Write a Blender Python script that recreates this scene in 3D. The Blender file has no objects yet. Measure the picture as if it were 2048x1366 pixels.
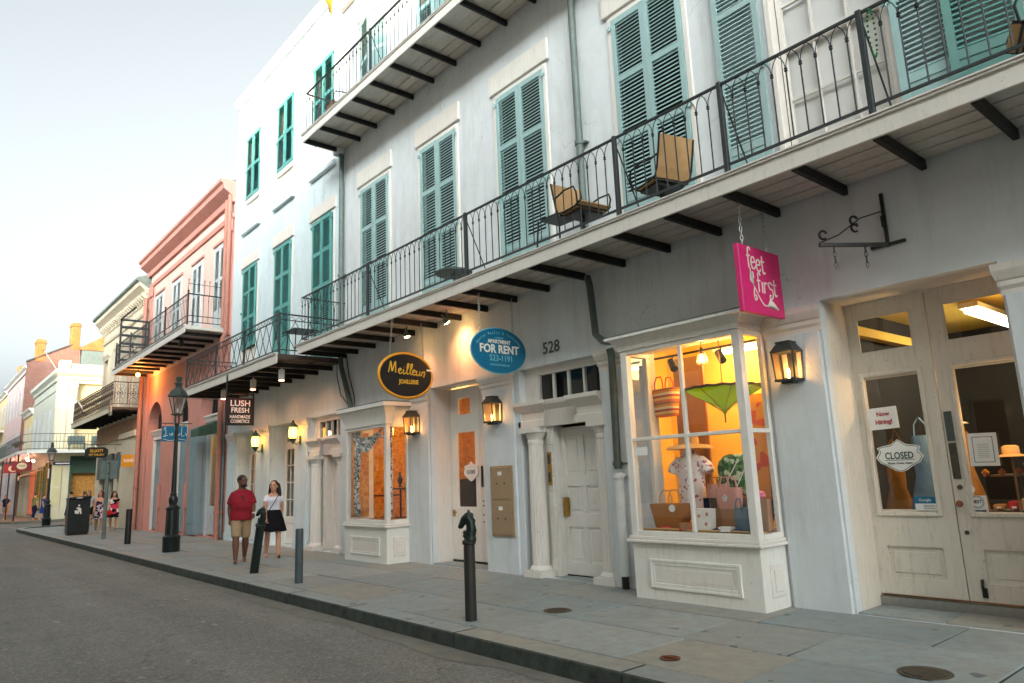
import bpy, bmesh, math, random
from mathutils import Vector, Matrix
random.seed(11)
R_ = math.radians
scene = bpy.context.scene
COL = scene.collection

# ---------------------------------------------------------------- camera
def set_camera():
    yaw, pitch, roll = R_(49.6), R_(10.794), R_(-2.354)
    F = Vector((-math.sin(yaw)*math.cos(pitch), math.cos(yaw)*math.cos(pitch), math.sin(pitch)))
    Rt = Vector((math.cos(yaw), math.sin(yaw), 0)); U = Rt.cross(F)
    r = math.cos(roll)*Rt + math.sin(roll)*U
    u = -math.sin(roll)*Rt + math.cos(roll)*U
    cd = bpy.data.cameras.new('camera'); cd.sensor_width = 36; cd.lens = 1421/2048*36
    cd.clip_start = 0.05; cd.clip_end = 2000
    co = bpy.data.objects.new('camera', cd); COL.objects.link(co)
    m = Matrix((r, u, -F)).transposed().to_4x4(); m.translation = (0, 0, 1.5)
    co.matrix_world = m; scene.camera = co
set_camera()

# ---------------------------------------------------------------- sky, sun, exposure
SUN_AZ, SUN_EL = R_(45), R_(11.0)          # azimuth measured from +X towards -Y
sun_dir = Vector((math.cos(SUN_AZ)*math.cos(SUN_EL), -math.sin(SUN_AZ)*math.cos(SUN_EL), math.sin(SUN_EL)))
world = bpy.data.worlds.new('World'); scene.world = world; world.use_nodes = True
wn = world.node_tree; bg = wn.nodes['Background']
sky = wn.nodes.new('ShaderNodeTexSky'); sky.sky_type = 'NISHITA'; sky.sun_disc = False
sky.sun_elevation = SUN_EL; sky.sun_rotation = math.atan2(sun_dir.x, sun_dir.y)
sky.air_density = 0.36; sky.dust_density = 9.5; sky.ozone_density = 1.0; sky.altitude = 5
hsv = wn.nodes.new('ShaderNodeHueSaturation'); hsv.inputs["Saturation"].default_value = 0.16
wn.links.new(sky.outputs[0], hsv.inputs['Color']); tint = wn.nodes.new('ShaderNodeMix'); tint.data_type = 'RGBA'; tint.blend_type = 'MULTIPLY'; tint.inputs[0].default_value = 1
tint.inputs[7].default_value = (0.94, 1.0, 0.975, 1)          # humid air: a touch greener than the model sky
wn.links.new(hsv.outputs[0], tint.inputs[6]); wn.links.new(tint.outputs[2], bg.inputs['Color'])
bg.inputs['Strength'].default_value = 0.15
sd = bpy.data.lights.new('sun', 'SUN'); sd.energy = 1.25; sd.angle = R_(0.6); sd.color = (1.0, 0.68, 0.34)
so = bpy.data.objects.new('sun', sd); COL.objects.link(so)
so.rotation_euler = sun_dir.to_track_quat('Z', 'Y').to_euler(); so.location = (20, -20, 30)
vs = scene.view_settings; vs.view_transform = 'Standard'; vs.look = 'None'; vs.gamma = 1
vs.use_curve_mapping = False; vs.exposure = 2.52
scene.cycles.use_denoising = True; scene.cycles.denoising_prefilter = 'ACCURATE'
scene.cycles.max_bounces = 8; scene.cycles.transparent_max_bounces = 16
scene.cycles.sample_clamp_indirect = 6.0
scene.cycles.caustics_reflective = False; scene.cycles.caustics_refractive = False

# ---------------------------------------------------------------- mesh builder
def rnd(a, b): return random.uniform(a, b)
class MB:
    def __init__(s): s.v = []; s.f = []
    def add(s, vs, fs):
        o = len(s.v); s.v += [tuple(p) for p in vs]; s.f += [tuple(i+o for i in q) for q in fs]; return s
    def box(s, x0, x1, y0, y1, z0, z1):
        return s.add([(x0,y0,z0),(x1,y0,z0),(x1,y1,z0),(x0,y1,z0),(x0,y0,z1),(x1,y0,z1),(x1,y1,z1),(x0,y1,z1)],
              [(0,3,2,1),(4,5,6,7),(0,1,5,4),(1,2,6,5),(2,3,7,6),(3,0,4,7)])
    def quad(s, a, b, c, d): return s.add([a,b,c,d], [(0,1,2,3)])
    def tube(s, pts, r, n=6, cap=True, sq=1.0):
        pts = [Vector(p) for p in pts]; rs = r if isinstance(r,(list,tuple)) else [r]*len(pts)
        vs=[]; fs=[]; N=len(pts); up=None
        for i,p in enumerate(pts):
            t=(pts[min(i+1,N-1)]-pts[max(i-1,0)])
            if t.length<1e-9: t=Vector((0,0,1))
            t.normalize()
            if up is None: up = Vector((0,0,1)) if abs(t.z)<.9 else Vector((1,0,0))
            a=up-t*up.dot(t)
            if a.length<1e-6: a=t.orthogonal()
            a.normalize(); up=a; b=t.cross(a)
            for k in range(n):
                w=2*math.pi*(k+.5)/n
                vs.append(p+(a*math.cos(w)+b*math.sin(w)*sq)*rs[i])
        for i in range(N-1):
            for k in range(n):
                k2=(k+1)%n; fs.append((i*n+k,i*n+k2,(i+1)*n+k2,(i+1)*n+k))
        if cap: fs.append(tuple(range(n-1,-1,-1))); fs.append(tuple((N-1)*n+k for k in range(n)))
        return s.add(vs,fs)
    def bar(s, a, b, w, h):                      # square bar
        a=Vector(a); b=Vector(b); t=(b-a).normalized()
        up=Vector((0,0,1)) if abs(t.z)<.95 else Vector((0,1,0))
        sx=t.cross(up).normalized(); sy=sx.cross(t).normalized(); vs=[]
        for p in (a,b):
            for i,j in ((-1,-1),(1,-1),(1,1),(-1,1)): vs.append(p+sx*i*w/2+sy*j*h/2)
        return s.add(vs,[(0,1,2,3),(7,6,5,4),(0,4,5,1),(1,5,6,2),(2,6,7,3),(3,7,4,0)])
    def lathe(s, prof, c=(0,0,0), n=16, sx=1, sy=1):
        vs=[]; fs=[]; c=Vector(c)
        for r,z in prof:
            for k in range(n):
                w=2*math.pi*k/n; vs.append(c+Vector((r*math.cos(w)*sx,r*math.sin(w)*sy,z)))
        N=len(prof)
        for i in range(N-1):
            for k in range(n):
                k2=(k+1)%n; fs.append((i*n+k,i*n+k2,(i+1)*n+k2,(i+1)*n+k))
        fs.append(tuple(range(n-1,-1,-1))); fs.append(tuple((N-1)*n+k for k in range(n)))
        return s.add(vs,fs)
    def ball(s, c, r, n=10, m=7):
        if not isinstance(r,(tuple,list)): r=(r,r,r)
        vs=[]; fs=[]; c=Vector(c)
        for i in range(1,m):
            th=math.pi*i/m
            for k in range(n):
                w=2*math.pi*k/n; vs.append(c+Vector((r[0]*math.sin(th)*math.cos(w),r[1]*math.sin(th)*math.sin(w),r[2]*math.cos(th))))
        vs.append(c+Vector((0,0,r[2]))); vs.append(c-Vector((0,0,r[2]))); T=len(vs)-2
        for i in range(m-2):
            for k in range(n):
                k2=(k+1)%n; fs.append((i*n+k,(i+1)*n+k,(i+1)*n+k2,i*n+k2))
        for k in range(n):
            k2=(k+1)%n; fs.append((T,k,k2)); fs.append((T+1,(m-2)*n+k2,(m-2)*n+k))
        return s.add(vs,fs)
    def prism(s, poly, f, d0, d1):                # poly 2d -> f(u,v,d)
        n=len(poly); vs=[f(u,v,d0) for u,v in poly]+[f(u,v,d1) for u,v in poly]
        fs=[tuple(range(n-1,-1,-1)),tuple(range(n,2*n))]+[(i,(i+1)%n,(i+1)%n+n,i+n) for i in range(n)]
        return s.add(vs,fs)
    def mould(s, prof, x0, x1, y, m0=0, m1=0):    # profile (out, z) swept along x, projecting to -y
        n=len(prof)
        vs=[(x0-p*m0,y-p,z) for p,z in prof]+[(x1+p*m1,y-p,z) for p,z in prof]
        fs=[tuple(range(n)),tuple(range(2*n-1,n-1,-1))]+[(i,i+n,(i+1)%n+n,(i+1)%n) for i in range(n)]
        return s.add(vs,fs)
    def xf(s, M): s.v=[tuple(M@Vector(p)) for p in s.v]; return s
    def mesh(s, name, smooth=None):
        me=bpy.data.meshes.new(name); me.from_pydata(s.v,[],s.f)
        bm=bmesh.new(); bm.from_mesh(me); bmesh.ops.recalc_face_normals(bm,faces=bm.faces); bm.to_mesh(me); bm.free()
        if smooth is not None:
            me.shade_smooth(); me.set_sharp_from_angle(angle=R_(smooth))
        return me

class Ctx: pass
def root(name, loc, label, cat, group=None, rz=0, rot=None):
    o=bpy.data.objects.new(name,None); COL.objects.link(o); o.empty_display_size=.1
    o.location=loc; o.rotation_euler=rot if rot else (0,0,rz); o['label']=label; o['category']=cat
    if group: o['group']=group
    return o
def put(name, me, mat, parent=None, loc=None, world=False, bevel=0, rot=None):
    if isinstance(me,MB): me=me.mesh(name)
    if mat is not None and len(me.materials)==0: me.materials.append(mat)
    o=bpy.data.objects.new(name,me); COL.objects.link(o)
    if parent is not None:
        o.parent=parent
        if world: o.matrix_parent_inverse=Matrix.Translation(-Vector(parent.location))
    if loc is not None: o.location=loc
    if rot is not None: o.rotation_euler=rot
    if bevel:
        b=o.modifiers.new('bevel','BEVEL'); b.width=bevel; b.segments=1; b.limit_method='ANGLE'; b.angle_limit=R_(40)
    return o
def thing(o, label, cat, group=None):
    o['label']=label; o['category']=cat
    if group: o['group']=group
    return o
def struct(o): o['kind']='structure'; return o
def stuff(o): o['kind']='stuff'; return o
def copy_tree(o, parent=None):
    c=o.copy(); COL.objects.link(c); c.parent=parent
    for ch in [k for k in o.children]: copy_tree(ch,c)
    return c

# ---------------------------------------------------------------- materials
def L(c): return c/12.92 if c<=.04045 else ((c+.055)/1.055)**2.4
def S(r,g,b): return (L(r/255),L(g/255),L(b/255),1)
class NT:
    def __init__(s,name):
        s.m=bpy.data.materials.new(name); s.m.use_nodes=True; s.t=s.m.node_tree; s.b=s.t.nodes['Principled BSDF']
        s.out=s.t.nodes['Material Output']
    def n(s,t,**k):
        nd=s.t.nodes.new('ShaderNode'+t)
        for a,b in k.items():
            if a in nd.inputs: nd.inputs[a].default_value=b
            else: setattr(nd,a,b)
        return nd
    def l(s,a,b): s.t.links.new(a,b)
    def coord(s,scale=(1,1,1)):
        tc=s.n('TexCoord'); mp=s.n('Mapping'); mp.inputs['Scale'].default_value=scale
        s.l(tc.outputs['Object'],mp.inputs['Vector']); return mp.outputs[0]
    def noise(s,vec,scale,detail=4,rough=.55):
        nd=s.n('TexNoise'); nd.inputs['Scale'].default_value=scale; nd.inputs['Detail'].default_value=detail
        nd.inputs['Roughness'].default_value=rough; s.l(vec,nd.inputs['Vector']); return nd.outputs['Fac']
    def ramp(s,fac,stops):
        r=s.n('ValToRGB'); e=r.color_ramp.elements
        while len(e)<len(stops): e.new(.5)
        for q,(p,c) in zip(e,stops): q.position=p; q.color=c
        s.l(fac,r.inputs[0]); return r.outputs[0]
    def mix(s,fac,a,b,mode='MIX'):
        m=s.n('Mix'); m.data_type='RGBA'; m.blend_type=mode
        for sock,v in ((m.inputs[0],fac),(m.inputs[6],a),(m.inputs[7],b)):
            if isinstance(v,(int,float)): sock.default_value=v
            elif isinstance(v,tuple): sock.default_value=v
            else: s.l(v,sock)
        return m.outputs[2]
    def bump(s,h,strength,dist=.01):
        b=s.n('Bump'); b.inputs['Strength'].default_value=strength; b.inputs['Distance'].default_value=dist
        s.l(h,b.inputs['Height']); s.l(b.outputs[0],s.b.inputs['Normal'])
    def done(s,col=None,rough=.6,metal=0,spec=.5):
        if col is not None:
            if isinstance(col,tuple): s.b.inputs['Base Color'].default_value=col
            else: s.l(col,s.b.inputs['Base Color'])
        s.b.inputs['Roughness'].default_value=rough; s.b.inputs['Metallic'].default_value=metal
        s.b.inputs['Specular IOR Level'].default_value=spec
        return s.m
BLK=(0,0,0,1); WHT=(1,1,1,1)
def dk(c,f): return (c[0]*f,c[1]*f,c[2]*f,1)
def stucco(name,c,stain=.25,dirt=(.25,.23,.2,1),bump=.25):
    t=NT(name); v=t.coord(); big=t.noise(v,.55,5,.6); mid=t.noise(v,3.5,6,.65); fine=t.noise(v,45,4)
    st=t.noise(t.coord((2.6,2.6,.35)),1.6,6,.7)
    col=t.mix(t.ramp(big,[(.3,BLK),(.75,WHT)]),c,dk(c,.88))
    col=t.mix(t.ramp(mid,[(.35,BLK),(.7,(.6,.6,.6,1))]),col,dk(c,1.06))
    f=t.ramp(st,[(.50,BLK),(.76,(stain,stain,stain,1))])
    col=t.mix(f,col,dirt)
    pt=t.ramp(t.noise(v,1.1,3,.5),[(.60,BLK),(.615,(.5,.5,.5,1))]); col=t.mix(pt,col,dk(c,.93))
    ck=t.n('TexVoronoi'); ck.feature='DISTANCE_TO_EDGE'; ck.inputs['Scale'].default_value=.8; wv=t.n('VectorMath'); wv.operation='ADD'; nz=t.n('TexNoise'); nz.inputs['Scale'].default_value=1.8; nz.inputs['Detail'].default_value=5
    t.l(v,nz.inputs['Vector']); t.l(v,wv.inputs[0]); t.l(nz.outputs['Color'],wv.inputs[1]); t.l(wv.outputs[0],ck.inputs['Vector'])
    cf=t.mix(t.ramp(t.noise(v,.9,2),[(.5,BLK),(.6,WHT)]),BLK,t.ramp(ck.outputs['Distance'],[(0,(.45,.45,.45,1)),(.006,BLK)])); col=t.mix(cf,col,dk(dirt,1.1))
    sp=t.ramp(t.noise(v,13,4,.75),[(.66,BLK),(.72,(stain*1.1,)*3+(1,))]); col=t.mix(sp,col,dirt)
    t.bump(t.mix(.5,mid,fine),bump,.012); return t.done(col,.85,0,.25)
def paint(name,c,wear=.2,rough=.45,dirt=(.22,.19,.15,1),bump=.12,var=.1):
    t=NT(name); v=t.coord(); a=t.noise(v,2.2,5,.65); b=t.noise(t.coord((9,9,1.2)),2.5,6,.7); f=t.noise(v,28,5,.7)
    oi=t.n('ObjectInfo'); col=t.mix(t.ramp(a,[(.3,BLK),(.75,WHT)]),c,dk(c,1-var)); col=t.mix(t.ramp(oi.outputs['Random'],[(0,BLK),(1,(.6,.6,.6,1))]),col,tuple(min(1,q*.8+.06*(i==0)) if i<3 else 1 for i,q in enumerate(c)))
    col=t.mix(t.ramp(b,[(.52,BLK),(.8,(wear,wear,wear,1))]),col,dirt)
    col=t.mix(t.ramp(f,[(.63,BLK),(.69,(wear*1.3,)*3+(1,))]),col,dk(dirt,1.2))
    t.bump(f,bump,.004); return t.done(col,rough,0,.4)
def plain(name,c,rough=.6,metal=0,var=.15,scale=6,bump=.1,spec=.5):
    t=NT(name); v=t.coord(); a=t.noise(v,scale,5,.6)
    col=t.mix(t.ramp(a,[(.3,BLK),(.7,WHT)]),c,dk(c,1-var)); 
    if bump: t.bump(t.noise(v,scale*6,4),bump,.004)
    return t.done(col,rough,metal,spec)
def emit(name,c,strength):
    t=NT(name); e=t.n('Emission'); e.inputs[0].default_value=c; e.inputs[1].default_value=strength
    t.l(e.outputs[0],t.out.inputs[0]); return t.m
def glass(name,tint=(1,1,1,1),rough=0.0,extra=0.0,ior=1.45):
    t=NT(name); tr=t.n('BsdfTransparent'); tr.inputs[0].default_value=tint
    gl=t.n('BsdfGlossy'); gl.inputs['Roughness'].default_value=rough; gl.inputs['Color'].default_value=(1,1,1,1)
    lw=t.n('LayerWeight'); lw.inputs['Blend'].default_value=.5
    pw=t.n('Math'); pw.operation='POWER'; pw.inputs[1].default_value=5; t.l(lw.outputs['Facing'],pw.inputs[0])
    ma=t.n('Math'); ma.operation='MULTIPLY_ADD'; ma.inputs[1].default_value=.9; ma.inputs[2].default_value=.035+extra; ma.use_clamp=True; t.l(pw.outputs[0],ma.inputs[0])
    mx=t.n('MixShader'); t.l(ma.outputs[0],mx.inputs[0])
    t.l(tr.outputs[0],mx.inputs[1]); t.l(gl.outputs[0],mx.inputs[2]); t.l(mx.outputs[0],t.out.inputs[0]); return t.m
def slate(name,c0,c1,c2):
    t=NT(name); v=t.coord(); oi=t.n('ObjectInfo'); 
    ad=t.n('VectorMath'); ad.operation='ADD'; t.l(v,ad.inputs[0])
    cm=t.n('CombineXYZ'); ml=t.n('Math'); ml.operation='MULTIPLY'; ml.inputs[1].default_value=37; t.l(oi.outputs['Random'],ml.inputs[0])
    t.l(ml.outputs[0],cm.inputs[0]); t.l(ml.outputs[0],cm.inputs[1]); t.l(cm.outputs[0],ad.inputs[1]); v=ad.outputs[0]
    mp=t.n('Mapping'); mp.inputs['Scale'].default_value=(1,2.6,1); t.l(v,mp.inputs['Vector'])
    a=t.noise(mp.outputs[0],1.7,6,.62); b=t.noise(v,7,6,.7); f=t.noise(v,60,4)
    base=t.ramp(oi.outputs['Random'],[(0,c0),(.5,c1),(1,c2)])
    col=t.mix(t.ramp(a,[(.32,BLK),(.7,WHT)]),base,t.mix(.5,base,(.30,.27,.22,1)))
    col=t.mix(t.ramp(b,[(.42,BLK),(.75,(.7,.7,.7,1))]),col,dk(c2,.62))
    sp=t.ramp(t.noise(v,11,3,.8),[(.68,BLK),(.72,(.45,.45,.45,1))]); col=t.mix(sp,col,(.5,.48,.43,1)); gm=t.ramp(t.noise(v,5.5,1,.4),[(.72,BLK),(.735,(.8,.8,.8,1))]); col=t.mix(gm,col,dk(c1,.35)); wt=t.ramp(t.noise(v,.8,4,.6),[(.55,BLK),(.75,(.55,.55,.55,1))]); col=t.mix(wt,col,dk(c1,.55))
    t.bump(t.mix(.55,b,f),.35,.012); m=t.done(col,.62,0,.45); return m
M={}
M['stA']=stucco('stucco_pale_grey',S(216,222,226),.3)
M['stB']=stucco('stucco_white',S(216,230,236),.26)
M['stC']=stucco('stucco_salmon',S(204,146,134),.3,(.3,.16,.12,1))
M['stC2']=stucco('stucco_pale_pink',S(228,194,184),.3,(.4,.2,.15,1))
M['stD']=stucco('stucco_cream',S(214,202,180),.35)
M['stDb']=stucco('stucco_tan',S(190,160,130),.3)
M['stE']=stucco('stucco_ivory',S(236,226,196),.12)
M['stEs']=stucco('stucco_shade_and_grey',S(196,200,190),.2)  # grey shade put into the ivory house's street front; also the far grey house
M['stY']=stucco('stucco_yellow',S(226,206,160),.2)
M['stG']=stucco('stucco_rose',S(226,198,198),.2)
M['stO']=stucco('stucco_sand',S(238,233,224),.3)
M['trim']=paint('paint_white_trim',S(232,230,224),.28,.45)
M['cream']=paint('paint_cream_door',S(228,222,210),.45,.45,(.2,.16,.12,1))
M['door']=paint('paint_white_door',S(240,239,234),.22,.4)
M['frameW']=paint('paint_white_frame',S(234,232,226),.3,.4)
M['teal']=paint('paint_pale_teal',S(162,198,200),.6,.5,(.2,.3,.28,1),.2,.2)
M['tealB']=paint('paint_deep_teal',S(86,166,162),.5,.5,(.05,.2,.18,1),.2,.2)
M['blueC']=paint('paint_blue_grey',S(136,164,172),.5,.55,(.15,.18,.18,1),.2,.25)
M['greyl']=paint('paint_pale_shutter',S(206,214,216),.25,.5)
M['greenD']=paint('paint_dark_green',S(40,92,76),.3,.5)
M['iron']=plain('wrought_iron',S(58,64,67),.5,.3,.3,20,.2)
M['ironB']=plain('black_beam',S(24,27,28),.6,.1,.3,12,.3)
M['ironR']=plain('bronze_iron',S(92,74,64),.6,.3,.3,20,.2)
M['soffit']=paint('paint_soffit',S(222,217,206),.5,.55,(.2,.17,.13,1),.3,.22)
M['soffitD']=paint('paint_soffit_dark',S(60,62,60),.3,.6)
M['gpipe']=plain('grey_green_pipe',S(112,126,122),.55,.1,.25,7,.3)
M['pipeG']=plain('green_iron_pipe',S(84,98,94),.55,.1,.35,7,.3)
M['pipeC']=plain('salmon_pipe',S(190,130,114),.6,0,.2,7,.3)
M['glass']=glass('window_glass')
M['glassD']=glass('door_glass',(.9,.92,.92,1),0,-.012)
M['glassL']=glass('lantern_glass',(1,.78,.5,1),.35,.04)
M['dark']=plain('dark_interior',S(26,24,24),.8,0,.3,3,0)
M['mortar']=plain('dark_joint',S(58,60,58),.9,0,.3,4,.2,.2)
M['concrete']=plain('gutter_concrete',S(126,123,114),.85,0,.3,3,.4,.3)
M['brass']=plain('brass',S(190,150,70),.3,.9,.2,12,.05)
M['chain']=plain('galvanised_chain',S(170,170,166),.4,.8,.2,20,0)
M['black']=plain('black_paint',S(24,26,28),.4,0,.25,10,.1)
M['blackG']=plain('black_green_paint',S(22,34,34),.32,.1,.3,8,.2)
M['white']=plain('white_card',S(238,238,236),.7,0,.04,4,0)
M['gold']=plain('gold_paint',S(228,160,40),.45,.2,.15,10,.05)
M['goldT']=plain('gold_letter',S(236,186,60),.45,.1,.1,10,0)
M['whiteT']=plain('white_letter',S(240,236,226),.55,0,.05,10,0)
M['blueS']=plain('blue_sign',S(14,110,148),.4,0,.15,6,.05)
M['cyanT']=plain('cyan_letter',S(120,196,214),.5,0,.1,10,0)
M['pinkS']=plain('pink_sign',S(222,40,120),.4,0,.12,6,.05)
M['redT']=plain('red_letter',S(176,24,52),.6,0,.1,10,0)
M['greenT']=plain('green_letter',S(16,74,56),.6,0,.1,10,0)
M['greyT']=plain('grey_letter',S(84,86,84),.6,0,.1,10,0)
M['roof']=plain('slate_roof',S(96,92,90),.8,0,.3,3,.5)
M['copper']=plain('green_copper',S(146,158,148),.6,.2,.5,5,.3)
M['warm']=emit('warm_bulb',(1,.58,.2,1),24)
M['warm2']=emit('warm_bulb_soft',(1,.55,.18,1),18)
M['redb']=emit('red_spot_bulb',(1,.16,.08,1),14)
M['tubeE']=emit('fluorescent_tube',(1,.86,.55,1),9)
M['yelL']=emit('lamp_amber',(1,.52,.07,1),2.2)

def asphalt():
    t=NT('asphalt'); v=t.coord(); a=t.noise(v,.3,5,.6); b=t.noise(v,2.2,8,.75); g=t.noise(v,30,5,.85); g2=t.noise(v,75,3,.8); tr=t.noise(t.coord((.1,1.3,1)),.8,4,.6)
    c=S(118,118,114)
    col=t.mix(t.ramp(a,[(.3,BLK),(.7,WHT)]),c,S(104,104,101))
    col=t.mix(t.ramp(tr,[(.42,BLK),(.62,(.6,.6,.6,1))]),col,S(132,131,126))
    col=t.mix(t.ramp(b,[(.48,BLK),(.75,(.6,.6,.6,1))]),col,S(88,87,84))
    col=t.mix(t.ramp(g,[(.54,BLK),(.66,(.75,.75,.75,1))]),col,S(172,169,160))
    col=t.mix(t.ramp(g,[(.34,(.85,.85,.85,1)),(.46,BLK)]),col,S(54,53,51))
    col=t.mix(t.ramp(g2,[(.56,BLK),(.68,(.6,.6,.6,1))]),col,S(180,176,166)); col=t.mix(t.ramp(g2,[(.32,(.6,.6,.6,1)),(.44,BLK)]),col,S(48,47,46))
    lt=t.ramp(t.noise(v,5,2,.5),[(.72,BLK),(.735,(.7,.7,.7,1))]); col=t.mix(lt,col,S(168,164,156))
    ck=t.n('TexVoronoi'); ck.feature='DISTANCE_TO_EDGE'; ck.inputs['Scale'].default_value=.45
    wv=t.n('VectorMath'); wv.operation='ADD'; nz=t.n('TexNoise'); nz.inputs['Scale'].default_value=2.6; nz.inputs['Detail'].default_value=7; t.l(v,nz.inputs['Vector']); t.l(v,wv.inputs[0]); t.l(nz.outputs['Color'],wv.inputs[1]); t.l(wv.outputs[0],ck.inputs['Vector'])
    cf=t.ramp(ck.outputs['Distance'],[(0,(.7,.7,.7,1)),(.006,BLK)])
    col=t.mix(t.mix(t.ramp(t.noise(v,.5,3),[(.52,BLK),(.58,WHT)]),BLK,cf),col,S(50,49,48))
    t.bump(t.mix(.5,g,g2),.7,.012); return t.done(col,.85,0,.35)
M['asphalt']=asphalt()
M['slate']=slate('paving_slate',S(150,164,168),S(130,148,154),S(152,152,145))
def kerbmat():
    t=NT('kerb_granite'); v=t.coord(); a=t.noise(v,5,6,.75); f=t.noise(v,40,4,.7)
    col=t.mix(t.ramp(a,[(.35,BLK),(.68,WHT)]),S(80,88,84),S(42,48,45)); col=t.mix(t.ramp(f,[(.6,BLK),(.75,(.5,.5,.5,1))]),col,S(104,108,100))
    t.bump(t.mix(.4,a,f),.8,.02); return t.done(col,.75,0,.4)
M['kerb']=kerbmat()
def brickmat(name,c1,c2,mortar,scale=1.0):
    t=NT(name); tc=t.n('TexCoord'); sp=t.n('SeparateXYZ'); t.l(tc.outputs['Object'],sp.inputs[0]); cb=t.n('CombineXYZ')
    ad=t.n('Math'); ad.operation='ADD'; t.l(sp.outputs[0],ad.inputs[0]); t.l(sp.outputs[1],ad.inputs[1]); t.l(ad.outputs[0],cb.inputs[0]); t.l(sp.outputs[2],cb.inputs[1])
    b=t.n('TexBrick'); t.l(cb.outputs[0],b.inputs['Vector']); b.inputs['Color1'].default_value=c1; b.inputs['Color2'].default_value=c2; b.inputs['Mortar'].default_value=mortar
    b.inputs['Scale'].default_value=scale; b.inputs['Brick Width'].default_value=.23; b.inputs['Row Height'].default_value=.075; b.inputs['Mortar Size'].default_value=.01
    col=t.mix(t.ramp(t.noise(tc.outputs['Object'],1.3,6,.7),[(.35,BLK),(.7,(.6,.6,.6,1))]),b.outputs[0],dk(c1,.6)); t.bump(b.outputs['Fac'],-.4,.01); return t.done(col,.9,0,.2)
M['brick']=brickmat('old_brick',S(150,92,78),S(122,76,66),S(160,150,140))
M['brickT']=brickmat('tan_brick',S(196,158,126),S(176,140,112),S(190,170,150))

# lettering made once, while the scene is still small
def text_mesh(body,size,off=0.0,ext=.003,align='CENTER',sx=1.0,spacing=1.0):
    cu=bpy.data.curves.new('lettering','FONT'); cu.body=body; cu.size=size; cu.offset=off; cu.extrude=ext; cu.align_x=align; cu.align_y='CENTER'; cu.resolution_u=3
    cu.space_character=spacing
    ob=bpy.data.objects.new('lettering',cu); COL.objects.link(ob); dg=bpy.context.evaluated_depsgraph_get()
    me=bpy.data.meshes.new_from_object(ob.evaluated_get(dg)); bpy.data.objects.remove(ob); bpy.data.curves.remove(cu)
    me.materials.clear()
    if sx!=1.0: me.transform(Matrix.Diagonal((sx,1,1,1)))
    return me
FX=Matrix(((0,0,1,0),(1,0,0,0),(0,1,0,0),(0,0,0,1)))      # text facing +X, reading along +Y
FY=Matrix(((1,0,0,0),(0,0,-1,0),(0,1,0,0),(0,0,0,1)))     # text facing -Y, reading along +X
def oriented(me,M_): me.transform(M_); return me
def ribbon(strokes,w,ext=.003,scale=1.0,at=(0,0)):
    """strokes: polylines in a unit frame -> flat pen strokes as a mesh in the xy plane"""
    mb=MB()
    for st in strokes:
        pts=[]
        P=[Vector((p[0],p[1])) for p in st]
        if len(P)>2:                                  # Catmull-Rom smoothing
            Q=[P[0]]+P+[P[-1]]
            for i in range(1,len(Q)-2):
                for k in range(5):
                    t=k/5; a,b,c,d=Q[i-1],Q[i],Q[i+1],Q[i+2]
                    pts.append(.5*((2*b)+(c-a)*t+(2*a-5*b+4*c-d)*t*t+(3*b-a-3*c+d)*t**3))
            pts.append(P[-1])
        else: pts=P
        pts=[Vector((p.x*scale+at[0],p.y*scale+at[1])) for p in pts]
        n=len(pts); vs=[]; fs=[]
        for i,p in enumerate(pts):
            t=(pts[min(i+1,n-1)]-pts[max(i-1,0)]); t=t.normalized() if t.length>1e-9 else Vector((1,0)); q=Vector((-t.y,t.x))*w/2
            for z in (ext,-ext): vs+= [(p.x+q.x,p.y+q.y,z),(p.x-q.x,p.y-q.y,z)]
        for i in range(n-1):
            o=i*4; fs+=[(o,o+1,o+5,o+4),(o+2,o+6,o+7,o+3),(o,o+4,o+6,o+2),(o+1,o+3,o+7,o+5)]
        fs+=[(0,2,3,1),((n-1)*4,(n-1)*4+1,(n-1)*4+3,(n-1)*4+2)]
        mb.add(vs,fs)
    return mb
TXT={}
for k,a in dict(lush=('LUSH',.24,.004),fresh=('FRESH',.2,.0035),hand=('HANDMADE',.115,.0015),cosm=('COSMETICS',.112,.0015),
    apt=('APARTMENT',.088,.0025),rent=('FOR RENT',.19,.005),phone=('523-1191',.135,.001),web=('www.merrierrealty.com',.06,.0),
    comp=('COMPANY',.036,0),n528=('528',.26,.003),joai=('JOAILLERIE',.105,.002),closed=('CLOSED',.1,.002),sorry=('Please  Come  Again',.03,0),
    now=('Now',.066,.002),hiring=('Hiring!',.066,.002),goo=('Google',.05,0),best=('BEST',.045,.001),winner=('WINNER',.028,.001),
    ell=('ELLIOTT',.17,.003),art=('ART GALLERY',.12,.001),yel=('Isabella',.2,.004),ohlala=('PRALINES',.1,.003)).items():
    TXT[k]=text_mesh(*a)
CIRC=[text_mesh(ch,.066,.0) for ch in 'Merrier Realty & Investment']
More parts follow.
